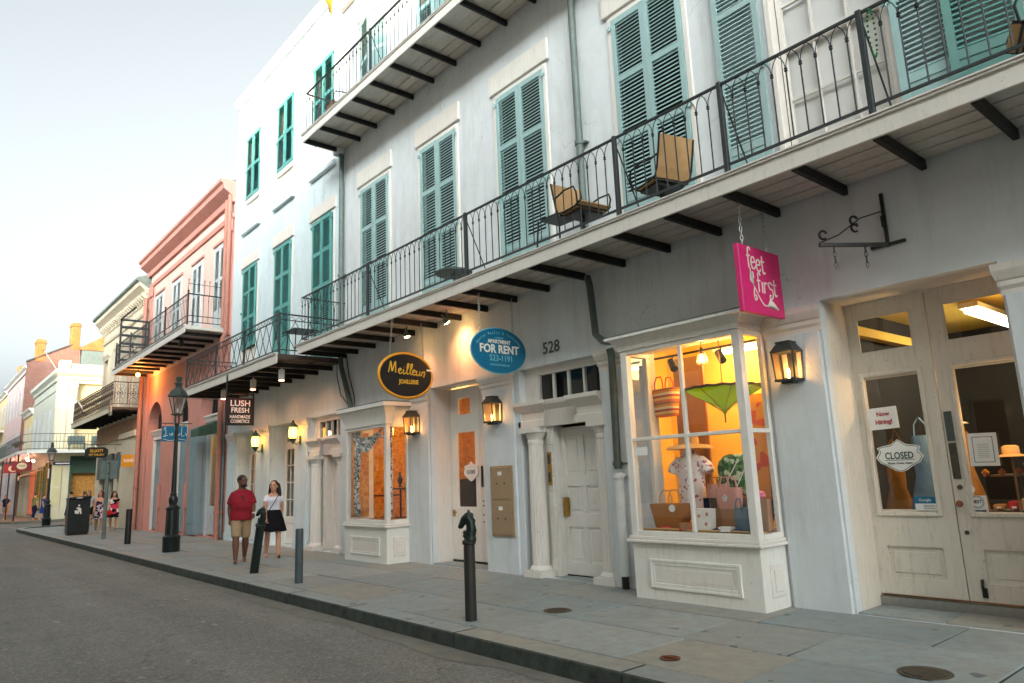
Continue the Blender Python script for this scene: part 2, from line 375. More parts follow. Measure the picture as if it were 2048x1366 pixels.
# ---------------------------------------------------------------- fused organic meshes
def fuse(mb, voxel, it=4, name='body'):
    me=mb.mesh('tmp'); ob=bpy.data.objects.new('tmp',me); COL.objects.link(ob)
    r=ob.modifiers.new('r','REMESH'); r.mode='VOXEL'; r.voxel_size=voxel; r.use_smooth_shade=True
    if it:
        s=ob.modifiers.new('s','SMOOTH'); s.iterations=it; s.factor=.5
    dg=bpy.context.evaluated_depsgraph_get(); out=bpy.data.meshes.new_from_object(ob.evaluated_get(dg)); out.name=name
    bpy.data.objects.remove(ob); out.shade_smooth(); return out
def limb(mb, pts, rs, n=12):
    P=[];Rr=[]
    for i in range(len(pts)):
        P.append(Vector(pts[i])); Rr.append(rs[i])
    t0=(P[1]-P[0]).normalized(); t1=(P[-1]-P[-2]).normalized()
    P2=[P[0]-t0*rs[0]*.9,P[0]-t0*rs[0]*.55]+P+[P[-1]+t1*rs[-1]*.55,P[-1]+t1*rs[-1]*.9]
    R2=[rs[0]*.35,rs[0]*.8]+Rr+[rs[-1]*.8,rs[-1]*.35]
    mb.tube(P2,R2,n)
def loft(mb, rings, n=16, yaw=0.0):
    """rings: (center xyz, rx, ry[, twist]) horizontal ellipses"""
    vs=[];fs=[]
    for c,rx,ry in rings:
        for k in range(n):
            w=2*math.pi*k/n; x=rx*math.cos(w); y=ry*math.sin(w)
            vs.append((c[0]+x*math.cos(yaw)-y*math.sin(yaw),c[1]+x*math.sin(yaw)+y*math.cos(yaw),c[2]))
    for i in range(len(rings)-1):
        for k in range(n):
            k2=(k+1)%n; fs.append((i*n+k,i*n+k2,(i+1)*n+k2,(i+1)*n+k))
    fs.append(tuple(range(n-1,-1,-1))); fs.append(tuple((len(rings)-1)*n+k for k in range(n)))
    mb.add(vs,fs)

def figure(H=1.75, girth=1.0, female=False, stride=.35, arm=.3, head_yaw=0.0, elbow=(.35,.35), bigbelly=0, carry=None, phase=1):
    """joint positions for a walking figure facing +x; left is +y. Sizes scale with H."""
    k=H/1.78; J={}
    hipz=.93*k; J['pelvis']=Vector((0,0,hipz))
    hw=(.10 if not female else .105)*k; sw=(.178 if not female else .165)*k
    def leg(side,a,knee):
        h=Vector((0,side*hw,hipz-.02*k)); t=.43*k; s=.42*k
        kn=h+Vector((math.sin(a)*t,side*.0,-math.cos(a)*t)); b=a-knee
        an=kn+Vector((math.sin(b)*s,0,-math.cos(b)*s)); return h,kn,an,b
    a1,a2=(stride,-stride*.75) if phase>0 else (-stride*.75,stride)
    J['L']=leg(1,a1,.08 if a1>0 else .22); J['R']=leg(-1,a2,.08 if a2>0 else .22)
    low=min(J['L'][2].z,J['R'][2].z)-.085*k
    for key in ('L','R'): J[key]=tuple(v-Vector((0,0,low)) if isinstance(v,Vector) else v for v in J[key])
    hipz-=low; J['hipz']=hipz; J['low']=low
    ch=Vector((.01*k,0,hipz+.42*k)); J['chest']=ch; shz=hipz+.50*k
    def armj(side,a,el):
        s=Vector((0,side*sw,shz-.045*k)); u=.28*k; f=.25*k; out=.10 if girth<1.12 else .15
        e=s+Vector((math.sin(a)*u,side*out*u*1.3,-math.cos(a)*u)); b=a+el
        w=e+Vector((math.sin(b)*f,-side*.06*f,-math.cos(b)*f)); return s,e,w,b
    J['AL']=armj(1,-arm*phase,elbow[0]); J['AR']=armj(-1,arm*phase,elbow[1])
    J['neck']=Vector((.0,0,shz+.03*k)); J['head']=Vector((.03*k,0,shz+.03*k+.162*k)); J['k']=k; J['yaw']=head_yaw
    J['sw']=sw; J['hw']=hw; J['shz']=shz; J['g']=girth; J['f']=female; J['belly']=bigbelly
    return J
def torso_rings(J, e=0.0, lo=None, hi=None):
    k=J['k'];g=J['g'];hz=J['hipz'];f=J['f'];b=J['belly']
    if f: prof=[(-.10,.105,.155,0),(0,.115,.172,0),(.10,.105,.160,.005),(.20,.092,.132,.01),(.30,.105,.142,.015),(.38,.118,.150,.025),(.46,.095,.150,.005),(.50,.07,.125,0),(.54,.055,.075,0)]
    else: prof=[(-.10,.105,.155,0),(0,.115,.165,0),(.10,.115,.162+b*.2,.01+b*.3),(.20,.117+b*.4,.160+b*.25,.01+b*.5),(.30,.118+b*.3,.172+b*.1,.01+b*.3),(.38,.118,.185,.015),(.45,.098,.182,.0),(.495,.08,.145,0),(.535,.066,.092,0),(.56,.06,.066,0)]
    out=[]
    for z,rx,ry,cx in prof:
        zz=hz+z*k
        if lo is not None and zz<lo-1e-4: continue
        if hi is not None and zz>hi+1e-4: continue
        out.append(((cx*k,0,zz),rx*k*g+e,ry*k*(1+(g-1)*.8)+e))
    return out
def head_mesh(mb,J):
    k=J['k']; h=J['head']; c=math.cos(J['yaw']); s=math.sin(J['yaw'])
    hs=1.1 if J['g']<1.12 else 1.16
    def P(x,y,z): return Vector((h.x+(x*c-y*s)*k*hs,h.y+(x*s+y*c)*k*hs,h.z+(z-.11)*k*hs))
    tmp=MB()
    tmp.ball((0,0,.135),(.098,.076,.100),14,10); tmp.ball((.03,0,.075),(.066,.060,.072),12,8)
    tmp.ball((.062,0,.036),(.034,.036,.026),10,6)                    # chin
    tmp.ball((.094,0,.104),(.022,.0145,.018),8,6); tmp.ball((.088,0,.125),(.014,.012,.03),8,6)   # nose
    tmp.ball((.083,0,.066),(.016,.028,.011),8,5)                      # lips
    tmp.ball((.078,0,.152),(.022,.052,.013),8,5)                      # brow
    for y in (-.076,.076): tmp.ball((.0,y,.112),(.022,.012,.033),8,6)
    mb.add([P(*v) for v in tmp.v],tmp.f); 
    n=J['neck']; mb.tube([n-Vector((0,0,.06*k)),n+Vector((.01*k,0,.02*k)),P(-.01,0,.06)],[.068*k*J['g'],.06*k*J['g'],.058*k*J['g']],12)
    return P
def hand(mb,w,b,side,k,curl=.5):
    d=Vector((math.sin(b),0,-math.cos(b))); fw=Vector((math.cos(b),0,math.sin(b))); pc=w+d*.045*k
    limb(mb,[w,w+d*.04*k,w+d*.075*k],[.024*k,.032*k,.03*k],10)
    for i,(o,ln) in enumerate(((-.024,.066),(-.008,.078),(.008,.073),(.024,.056))):
        p0=w+d*.085*k+fw*(-o)*k; q=d*math.cos(curl)+Vector((0,-side,0))*math.sin(curl); q2=d*math.cos(curl*2)+Vector((0,-side,0))*math.sin(curl*2)
        limb(mb,[p0,p0+q*ln*.5*k,p0+q*ln*.5*k+q2*ln*.5*k],[.0095*k,.009*k,.0075*k],7)
    p0=w+d*.03*k+fw*.026*k; limb(mb,[p0,p0+(d*.6+fw*.7)*.035*k,p0+(d*.9+fw*.5)*.06*k],[.012*k,.0105*k,.0085*k],7)
def body_mesh(J,voxel=.011):
    mb=MB(); k=J['k']; g=J['g']
    loft(mb,torso_rings(J)); P=head_mesh(mb,J)
    for key,sd in (('L',1),('R',-1)):
        h,kn,an,b=J[key]
        limb(mb,[h,h.lerp(kn,.5),kn,kn.lerp(an,.3),an],[.085*k*g,.076*k*g,.057*k*g**.8,.062*k*g**.9,.040*k])
        d=Vector((1,0,0)); heel=an+Vector((-.03*k,0,-.05*k)); zt=min(.0,b*.0)
        fl=Vector((math.cos(max(b,-.5)*.6),0,math.sin(max(-.6,min(b,.2))*.8)))
        limb(mb,[heel,heel+fl*.1*k+Vector((0,0,.01*k)),heel+fl*.19*k-Vector((0,0,.012*k))],[.036*k,.037*k,.026*k])
    for key,sd in (('AL',1),('AR',-1)):
        s,e,w,b=J[key]
        limb(mb,[s+Vector((0,-sd*.03*k,0)),s.lerp(e,.4),e,e.lerp(w,.3),w],[.055*k*g,.047*k*g,.038*k*g**.7,.039*k*g**.7,.025*k])
        hand(mb,w,b,sd,k)
    return fuse(mb,voxel,3,'skin'),P
def shirt_mesh(J,hem,sleeve=.55,e=.014,voxel=.013,neck=None,tight=False):
    mb=MB(); k=J['k']; g=J['g']
    x=.03 if sleeve>.6 else .004
    loft(mb,[((0.005,0,z),q[0]+e+x,q[1]+e+x) for z in (hem,hem+.09) for q in [torso_at(J,z)]]+torso_rings(J,e,lo=hem+.11,hi=neck if neck else J['shz']+.045*k))
    for key,sd in (('AL',1),('AR',-1)):
        if sleeve<=0: continue
        s,en,w,b=J[key]; mb.tube([s+Vector((0,-sd*.06*k,.01*k)),s+Vector((0,-sd*.015*k,-.01*k)),s.lerp(en,sleeve*.5),s.lerp(en,sleeve)],[.05*k*g+e*.4,.052*k*g+e*.6,.05*k*g+e*.9,.05*k*g+e*1.5],12)
    return fuse(mb,voxel,3,'shirt')
def torso_at(J,z):
    rr=torso_rings(J); 
    for a,b in zip(rr,rr[1:]):
        if a[0][2]<=z<=b[0][2]:
            t=(z-a[0][2])/(b[0][2]-a[0][2]); return (a[1]+(b[1]-a[1])*t,a[2]+(b[2]-a[2])*t)
    return rr[0][1],rr[0][2]
def shorts_mesh(J,length=1.02,e=.02,voxel=.014,flare=1.0):
    mb=MB(); k=J['k']; g=J['g']; hz=J['hipz']
    loft(mb,torso_rings(J,.003,hi=hz+.10*k))
    for key in ('L','R'):
        h,kn,an,b=J[key]; 
        if length<=1: q=h.lerp(kn,length); pts=[h+Vector((0,0,.04)),h.lerp(kn,length*.5),q]; rs=[.092*k*g+e*.6,.082*k*g+e,.07*k*g+e*1.3*flare]
        else: q=kn.lerp(an,length-1); pts=[h+Vector((0,0,.04)),h.lerp(kn,.5),kn,q]; rs=[.092*k*g+e*.6,.082*k*g+e,.064*k*g+e*1.3*flare,.060*k*g+e*1.4*flare]
        mb.tube(pts,rs,14)
    return fuse(mb,voxel,3,'shorts')
def skirt_mesh(J,top,bottom,flare=.24,waves=7,voxel=None):
    k=J['k']; mb=MB(); n=48; rings=8; vs=[];fs=[]
    rx0,ry0=torso_at(J,top)
    for i in range(rings):
        t=i/(rings-1); z=top+(bottom-top)*t
        rx=(rx0+.014)*(1-t)+(flare*.82)*t; ry=(ry0+.014)*(1-t)+flare*t; rx=max(rx,.12*k+.02*t); 
        hip=math.sin(min(1,t*1.6)*math.pi*.5)*.02
        for j in range(n):
            w=2*math.pi*j/n; a=1+.07*t*math.sin(waves*w+1.3)
            vs.append(((rx+hip)*a*math.cos(w)+.02*t,(ry+hip)*a*math.sin(w),z+.012*t*math.sin(waves*w)))
    for i in range(rings-1):
        for j in range(n): j2=(j+1)%n; fs.append((i*n+j,i*n+j2,(i+1)*n+j2,(i+1)*n+j))
    fs.append(tuple(range(n)))
    mb.add(vs,fs); me=mb.mesh('skirt',60); return me
def hair_short(J,P,voxel=.012):
    mb=MB(); t=MB(); t.ball((-.012,0,.152),(.098,.083,.092),14,10); mb.add([P(*v) for v in t.v if True],t.f); return fuse(mb,voxel,2,'hair')
def hair_long(J,P,length=.34,voxel=.014,vol=1.0):
    k=J['k']; mb=MB(); t=MB(); t.ball((-.022,0,.15),(.102*vol,.088*vol,.098*vol),14,10)
    for y in (-.07,-.035,0,.035,.07):
        x=-.055 if abs(y)<.05 else -.02
        pts=[(x-.02,y,.17),(x-.035,y*1.15,.08),(x-.045,y*1.35,-.02),(x-.04,y*1.5,.1-length*.75),(x-.035,y*1.45,.1-length)]
        for p in [0]: pass
        t.tube(pts,[.045,.05*vol,.05*vol,.042*vol,.012],8)
    mb.add([P(*v) for v in t.v],t.f); return fuse(mb,voxel,2,'hair')
def skinmat(name,c):
    t=NT(name); v=t.coord(); col=t.mix(t.ramp(t.noise(v,14,4),[(.3,BLK),(.7,WHT)]),c,dk(c,.85)); t.b.inputs['Subsurface Weight'].default_value=.0
    return t.done(col,.5,0,.4)
def cloth(name,c,var=.2,scale=10):
    t=NT(name); v=t.coord(); a=t.noise(v,scale,4); col=t.mix(t.ramp(a,[(.3,BLK),(.7,WHT)]),c,dk(c,1-var))
    fo=t.noise(t.coord((1,1,.5)),8,2,.5); t.bump(t.mix(.5,fo,t.noise(v,4,2)),.8,.06); return t.done(col,.85,0,.2)
def blotch(name,cs,scale):
    t=NT(name); v=t.coord(); vo=t.n('TexVoronoi'); vo.inputs['Scale'].default_value=scale; t.l(v,vo.inputs['Vector'])
    sp=t.n('SeparateColor'); t.l(vo.outputs['Color'],sp.inputs[0]); n=len(cs)
    r=t.n('ValToRGB'); r.color_ramp.interpolation='CONSTANT'; e=r.color_ramp.elements
    while len(e)<n: e.new(.5)
    for i,c in enumerate(cs): e[i].position=i/n; e[i].color=c
    t.l(sp.outputs[0],r.inputs[0]); return t.done(r.outputs[0],.8,0,.2)
M['skinD']=skinmat('skin_deep',S(112,72,54)); M['skinM']=skinmat('skin_tan',S(206,152,124)); M['skinL']=skinmat('skin_light',S(224,172,144))
M['hairB']=plain('hair_black',S(22,18,18),.45,0,.3,30,.3); M['hairBr']=plain('hair_brown',S(70,40,32),.5,0,.3,30,.3)
M['eye']=plain('eye',S(24,18,16),.2,0,.1,10,0); M['lip']=plain('lips',S(170,80,76),.5,0,.1,10,0)
M['redshirt']=cloth('red_polo',S(150,36,50)); M['khaki']=cloth('khaki_cotton',S(172,148,118)); M['whitecl']=cloth('white_jersey',S(226,226,236),.1)
M['blackcl']=cloth('black_cloth',S(16,17,22)); M['tealcl']=cloth('teal_tshirt',S(22,92,98)); M['cyancl']=cloth('cyan_top',S(30,160,196)); M['navy']=cloth('navy_cloth',S(26,34,66))
M['olive']=cloth('olive_shirt',S(128,134,84)); M['bluecl']=cloth('blue_dress',S(44,62,140)); M['pinkcl']=cloth('pink_cloth',S(246,130,160)); M['redcl']=cloth('red_top',S(214,50,46)); M['denim']=cloth('denim',S(42,56,88))
M['print']=blotch('print_dress',[S(40,30,44),S(190,180,190),S(130,50,70),S(60,40,60),S(210,200,205)],16)
M['print2']=blotch('black_white_dress',[S(18,18,24),S(18,18,24),S(216,216,224),S(18,18,24),S(200,60,90)],7)
M['leather']=plain('tan_leather',S(150,84,52),.5,0,.2,20,.2); M['shoeB']=plain('black_shoe',S(24,22,24),.5,0,.2,20,.1)

FIG={}
def fig_parts(key,J,skin,clothes,hair,hairmat,face=True,voxel=.012,shoe=None,extra=()):
    """collect (name, mesh, material, subparts) for one person"""
    b,P=body_mesh(J,voxel); k=J['k']
    parts=[('hair',hair(J,P),hairmat)]
    for nm,fn,mt in clothes: parts.append((nm,fn(J),mt))
    if face:
        for y in (-.031,.031):
            m=MB(); m.ball(P(.087,y,.131),(.009*k,.011*k,.0075*k),8,6); parts.append(('eye',m.mesh('eye',60),M['eye']))
            m=MB(); m.ball(P(.093,y,.153),(.008*k,.02*k,.005*k),8,5); parts.append(('eyebrow',m.mesh('eyebrow',60),M['hairB']))
        m=MB(); m.ball(P(.096,0,.066),(.008*k,.023*k,.009*k),8,5); parts.append(('lips',m.mesh('lips',60),M['lip']))
    if shoe is not None:
        for kk in ('L','R'):
            h,kn,an,bb=J[kk]; m=MB(); fl=Vector((math.cos(max(bb,-.5)*.6),0,math.sin(max(-.6,min(bb,.2))*.8)))
            heel=an+Vector((-.035*k,0,-.062*k)); m.tube([heel-fl*.03,heel,heel+fl*.11*k,heel+fl*.2*k,heel+fl*.235*k-Vector((0,0,.004))],[.022*k,.04*k,.043*k,.038*k,.015*k],10,True,.55)
            parts.append(('shoe',m.mesh('shoe',60),shoe))
    for e in extra: parts.append(e(J,P))
    FIG[key]=(b,skin,parts,J)
def beard(J,P):
    mb=MB(); t=MB(); t.ball((.048,0,.052),(.056,.062,.042),12,8); t.ball((.085,0,.086),(.016,.036,.008),8,5); mb.add([P(*v) for v in t.v],t.f); return ('beard',fuse(mb,.011,1,'beard'),M['hairB'])
def collar(J,P):
    k=J['k']; m=MB(); z=J['shz']+.03*k; n=14; vs=[]
    pts=[(.075*math.cos(w)*k+.012*k,.088*math.sin(w)*k,z+.012*math.cos(w)*-1) for w in [2*math.pi*i/n for i in range(n+1)]]
    m.tube(pts,.017*k,8); return ('collar',m.mesh('collar',60),M['redshirt'])
def shades(J,P):
    k=J['k']; m=MB(); c=Vector((.165*k+J['belly']*.35,.0,J['shz']-.13*k)); m.ball(c+Vector((0,-.012,.03)),(.008,.02,.016),8,5); m.ball(c+Vector((0,.012,-.03)),(.008,.02,.016),8,5); m.tube([c+Vector((0,0,.03)),c+Vector((0,0,-.03))],.006,6); return ('sunglasses',m.mesh('sunglasses',60),M['black'])
def watch(J,P):
    s,e,w,b=J['AL']; d=(w-e).normalized(); m=MB(); m.tube([w-d*.035,w-d*.01],.033*J['k'],12); return ('wristwatch',m.mesh('wristwatch',60),M['whiteT'])
def strap(J,P):
    k=J['k']; m=MB(); pts=[]
    for i in range(9):
        t=i/8; y=.11*k-.25*k*t; z=J['shz']+.02*k-.42*k*t; rx,ry=torso_at(J,z); yy=max(-1,min(1,y/(ry+.02))); pts.append(((rx+.03)*math.sqrt(max(.05,1-yy*yy))+.018,y,z))
    m.tube(pts,.009,6); return ('bag_strap',m.mesh('bag_strap',60),M['denim'])
J=figure(1.78,1.17,False,.26,.18,.62,(.75,.2),.06,phase=-1)
hz=J['hipz']
fig_parts('man',J,M['skinD'],[('shirt',lambda J:shirt_mesh(J,J['hipz']-.085*J['k'],.78,.014),M['redshirt']),('shorts',lambda J:shorts_mesh(J,.98,.008),M['khaki'])],
    lambda J,P:hair_short(J,P),M['hairB'],True,.0105,M['leather'],(beard,collar,shades,watch))
J=figure(1.66,1.04,True,.30,.28,-.45,(.25,.3),0,phase=1)
fig_parts('woman',J,M['skinM'],[('shirt',lambda J:shirt_mesh(J,J['hipz']+.13*J['k'],.42,.009,.012,J['shz']-.005),M['whitecl']),('skirt',lambda J:skirt_mesh(J,J['hipz']+.16*J['k'],J['hipz']-.33*J['k'],.27),M['blackcl'])],
    lambda J,P:hair_long(J,P,.36),M['hairB'],True,.0105,M['shoeB'],(strap,))
J=figure(1.64,1.08,True,.15,.12,-.5,(.3,.6))
fig_parts('dress',J,M['skinM'],[('dress',lambda J:shirt_mesh(J,J['hipz']+.1*J['k'],0,.012,.02,J['shz']-.06),M['print']),('skirt',lambda J:skirt_mesh(J,J['hipz']+.14*J['k'],J['hipz']-.36*J['k'],.23),M['print'])],lambda J,P:hair_long(J,P,.22,.02),M['hairBr'],True,.018,M['whiteT'])
J=figure(1.6,1.1,True,.22,.15,.1,(.3,.5))
fig_parts('black',J,M['skinM'],[('dress',lambda J:shirt_mesh(J,J['hipz']+.1*J['k'],.25,.012,.02,J['shz']-.03),M['print2']),('skirt',lambda J:skirt_mesh(J,J['hipz']+.14*J['k'],J['hipz']-.36*J['k'],.22),M['print2'])],lambda J,P:hair_long(J,P,.26,.02,1.08),M['hairB'],True,.018,M['shoeB'])
J=figure(1.72,1.1,False,.3,.3,0,(.2,.3))
fig_parts('teal',J,M['skinM'],[('shirt',lambda J:shirt_mesh(J,J['hipz']-.06,.7,.016,.02),M['tealcl']),('shorts',lambda J:shorts_mesh(J,.95,.025,.02),M['blackcl'])],lambda J,P:hair_short(J,P,.02),M['hairB'],True,.018,M['shoeB'])
J=figure(1.55,1.08,True,.2,.1,.1,(.3,.3))
fig_parts('cyan',J,M['skinM'],[('shirt',lambda J:shirt_mesh(J,J['hipz']-.05,.4,.014,.02),M['cyancl']),('trousers',lambda J:shorts_mesh(J,1.7,.018,.02,.7),M['denim'])],lambda J,P:hair_long(J,P,.16,.02,1.05),M['hairBr'],True,.018,M['shoeB'])
J=figure(1.7,1.1,False,.2,.2,0,(.3,.3))
fig_parts('white',J,M['skinM'],[('shirt',lambda J:shirt_mesh(J,J['hipz']-.06,.5,.016,.02),M['whitecl']),('shorts',lambda J:shorts_mesh(J,.9,.02,.02),M['blackcl'])],lambda J,P:hair_short(J,P,.02),M['hairB'],True,.018,M['shoeB'])
J=figure(1.68,1.2,False,.1,.1,.3,(.3,.3))
fig_parts('red',J,M['skinD'],[('shirt',lambda J:shirt_mesh(J,J['hipz']-.06,.5,.016,.02),M['redcl']),('trousers',lambda J:shorts_mesh(J,1.8,.018,.02,.7),M['denim'])],lambda J,P:hair_short(J,P,.02),M['hairB'],True,.018,M['shoeB'])
J=figure(1.76,1.15,False,.06,.05,1.2,(.9,.2))
fig_parts('olive',J,M['skinL'],[('shirt',lambda J:shirt_mesh(J,J['hipz']-.06,.6,.018,.02),M['olive']),('trousers',lambda J:shorts_mesh(J,1.85,.02,.02,.7),M['navy'])],lambda J,P:hair_short(J,P,.02),M['hairBr'],True,.018,M['shoeB'])
J=figure(1.62,1.0,True,.1,.1,.4,(.3,.3))
fig_parts('blue',J,M['skinL'],[('dress',lambda J:shirt_mesh(J,J['hipz']+.1,.3,.012,.02),M['bluecl']),('skirt',lambda J:skirt_mesh(J,J['hipz']+.14,J['hipz']-.42,.2),M['bluecl'])],lambda J,P:hair_short(J,P,.02),M['hairBr'],True,.018,M['shoeB'])
J=figure(1.74,1.1,False,.15,.1,-.6,(1.2,1.0))
fig_parts('navy',J,M['skinM'],[('shirt',lambda J:shirt_mesh(J,J['hipz']-.06,.6,.018,.02),M['navy']),('shorts',lambda J:shorts_mesh(J,.95,.025,.02),M['khaki'])],lambda J,P:hair_short(J,P,.02),M['hairB'],True,.018,M['whiteT'])
J=figure(1.12,1.05,True,.2,.15,0,(.2,.3))
fig_parts('child',J,M['skinM'],[('shirt',lambda J:shirt_mesh(J,J['hipz']-.04,.4,.012,.02),M['pinkcl']),('shorts',lambda J:shorts_mesh(J,.8,.018,.02),M['bluecl'])],lambda J,P:hair_long(J,P,.15,.02),M['hairB'],True,.018,M['whiteT'])
# horse head of the hitching posts, neck at the origin, muzzle towards -x
mb=MB()
limb(mb,[(.015,0,.05),(.03,0,.12),(.02,0,.2),(-.015,0,.25)],[.062,.056,.05,.045],12)
limb(mb,[(-.005,0,.255),(-.05,0,.225),(-.085,0,.165)],[.046,.04,.028],12)
limb(mb,[(-.085,0,.16),(-.098,0,.145)],[.03,.026],10); limb(mb,[(-.05,0,.19),(-.08,0,.135)],[.028,.016],10)
for y in (-.022,.022): limb(mb,[(.008,y,.28),(.0,y*1.3,.325)],[.014,.007],8); mb.ball((-.035,y*1.75,.245),(.012,.008,.01),8,6)
for i in range(7): mb.ball((.055-.006*i*.5+.012*math.sin(i*2),0,.07+.033*i),(.03,.018,.028),8,6)
limb(mb,[(.015,0,.0),(.015,0,.04)],[.07,.062],14); mb.ball((-.03,0,.045),(.04,.05,.03),10,6); mb.ball((-.035,0,.085),(.035,.04,.022),10,6)
HORSE=fuse(mb,.007,1,'horse_head')
# ================================================================ ground
KY=4.33                                              # kerb line
g=MB(); 
g.quad((-500,-400,-.15),(300,-400,-.15),(300,500,-.15),(-500,500,-.15)); struct(put('road',g,M['asphalt']))
# gutter strip with a worn edge
g=MB(); xs=[6-.4*i for i in range(125)]; prev=None
for x in xs:
    e=KY-.20-.06*math.sin(x*1.7)-.05*math.sin(x*4.1+1)-rnd(0,.08)
    if prev: g.quad((prev[0],prev[1],-.146),(prev[0],KY+.02,-.146),(x,KY+.02,-.146),(x,e,-.146))
    prev=(x,e)
struct(put('gutter',g,M['concrete']))
sw=MB()
sw.box(-42.5,7,KY+.3,7.9,-.2,-.012); sw.prism([(-42.5,4.63)]+[(-42.5-2.7*math.sin(a),7.33-2.7*math.cos(a)) for a in [R_(9*i) for i in range(11)]]+[(-45.2,30),(-42.5,30)],lambda u,v,d:(u,v,d),-.2,-.004)
pave=struct(put('pavement',sw,M['mortar']))
# slabs: three rows of slate, each its own piece
rows=[(KY+.305,5.55),(5.562,6.55),(6.562,7.49)]
slabcache={}
def slab(x0,x1,y0,y1,z=0):
    m=MB(); j=.005; a=[rnd(0,.012) for _ in range(4)]; zz=[z+rnd(-.006,.004) for _ in range(4)]
    P=[(x0+j+a[0],y0+j),(x1-j-a[1],y0+j+a[2]),(x1-j,y1-j),(x0+j,y1-j-a[3])]
    top=[(p[0],p[1],q) for p,q in zip(P,zz)]; bot=[(p[0],p[1],-.09) for p in P]
    m.add(bot+top,[(3,2,1,0),(4,5,6,7),(0,1,5,4),(1,2,6,5),(2,3,7,6),(3,0,4,7)])
    c=((x0+x1)/2,(y0+y1)/2,0); m.v=[(p[0]-c[0],p[1]-c[1],p[2]) for p in m.v]
    put('paving_slab',m,M['slate'],pave,c,bevel=.006)
for i,(y0,y1) in enumerate(rows):
    x=1.2-.4*i
    while x>-42.4:
        w=rnd(1.0,1.75); x2=max(x-w,-42.5); slab(x2,x,y0,y1); x=x2
for (a,b,y1,z) in ((-3.6,-1.9,8.08,.015),(-11.28,-9.65,7.92,.02),(-8.68,-6.98,7.93,.0),(-21.72,-20.1,7.88,.0),(-19.06,-17.45,7.88,.0),(-16.6,-15.0,7.88,0)):
    mid=a+(b-a)*rnd(.4,.6); slab(a,mid,7.5,y1,z); slab(mid,b,7.5,y1,z)
# kerb stones, straight run and the rounded corner
def kstone(P):
    m=MB(); m.prism(P,lambda u,v,d:(u,v,d),-.3,.0)
    c=Vector((sum(p[0] for p in P)/len(P),sum(p[1] for p in P)/len(P),0)); m.v=[(p[0]-c.x,p[1]-c.y,p[2]) for p in m.v]; 
    o=put('kerb_stone',m,M['kerb'],pave,c,bevel=.012); o.data.materials.append(M['slate'])
    for q in o.data.polygons:
        if q.normal.z>.9: q.material_index=1
    return o
x=3.0
while x>-42.4:
    w=rnd(1.5,2.4); x2=max(x-w,-42.5); o=rnd(-.012,.012); kstone([(x2+.004,KY+o),(x-.004,KY+o+rnd(-.006,.006)),(x-.004,KY+.3),(x2+.004,KY+.3)]); x=x2
for i in range(5):
    a0,a1=R_(18*i+.4),R_(18*i+17.6); kstone([(-42.5-3*math.sin(a),7.33-3*math.cos(a)) for a in (a0,(a0+a1)/2,a1)]+[(-42.5-2.7*math.sin(a),7.33-2.7*math.cos(a)) for a in (a1,(a0+a1)/2,a0)])
kstone([(-45.5,7.4),(-45.2,7.4),(-45.2,30),(-45.5,30)])
# far corner pavement across the side street
sw=MB(); sw.box(-140,-57.6,5.0,7.6,-.2,-.01); sw.box(-57.6,-54.6,7.6,30,-.2,-.01)
sw.prism([(-57.6,7.6)]+[(-57.6+3.0*math.sin(a),7.6-2.6*math.cos(a)) for a in [R_(9*i) for i in range(11)]],lambda u,v,d:(u,v,d),-.2,-.01); struct(put('pavement',sw,M['concrete']))
mk=MB(); mk.box(-49.6,-49.2,.5,3.6,-.149,-.146); mk.box(-54,-53.6,.5,3.6,-.149,-.146); mk.box(-48.2,-47.9,-3,3.8,-.149,-.146); struct(put('road_marking',mk,M['white']))
def cover(x,y,r,label,mat,d=.012):
    m=MB(); m.lathe([(r+.03,0),(r+.03,d*.6),(r,d*.6),(r,d*.3),(r-.012,d*.3),(r-.012,d)],(0,0,0),24)
    o=root('manhole_cover',(x,y,.001),label,'manhole cover'); put('rim',m,mat,o)
    m=MB()
    for i in range(-4,5):
        w=math.sqrt(max(0,(r-.03)**2-(i*r/5)**2)); m.box(-w,w,i*r/5-.008,i*r/5+.008,d*.8,d*1.15)
    put('tread',m,mat,o)
M['castI']=plain('cast_iron_cover',S(92,84,72),.6,.3,.4,14,.4); M['rust']=plain('rust',S(118,68,42),.8,.1,.5,14,.6)
cover(-6.17,5.76,.13,'small round iron cover set in the paving behind the near horse-head post',M['castI'])
cover(-2.31,5.72,.15,'round iron cover in the paving before the double shop doors',M['castI'])
cover(-1.85,5.35,.17,'dark round iron cover at the bottom right corner of the pavement',M['castI'])
m=MB(); m.lathe([(.08,0),(.085,.01),(.06,.012),(.05,.004)],(0,0,0),14); m.box(-.07,.06,-.012,.012,.006,.016); thing(put('valve_cover',m,M['rust'],None,(-3.92,4.88,.002)),'rusty orange valve cover near the kerb','valve cover')

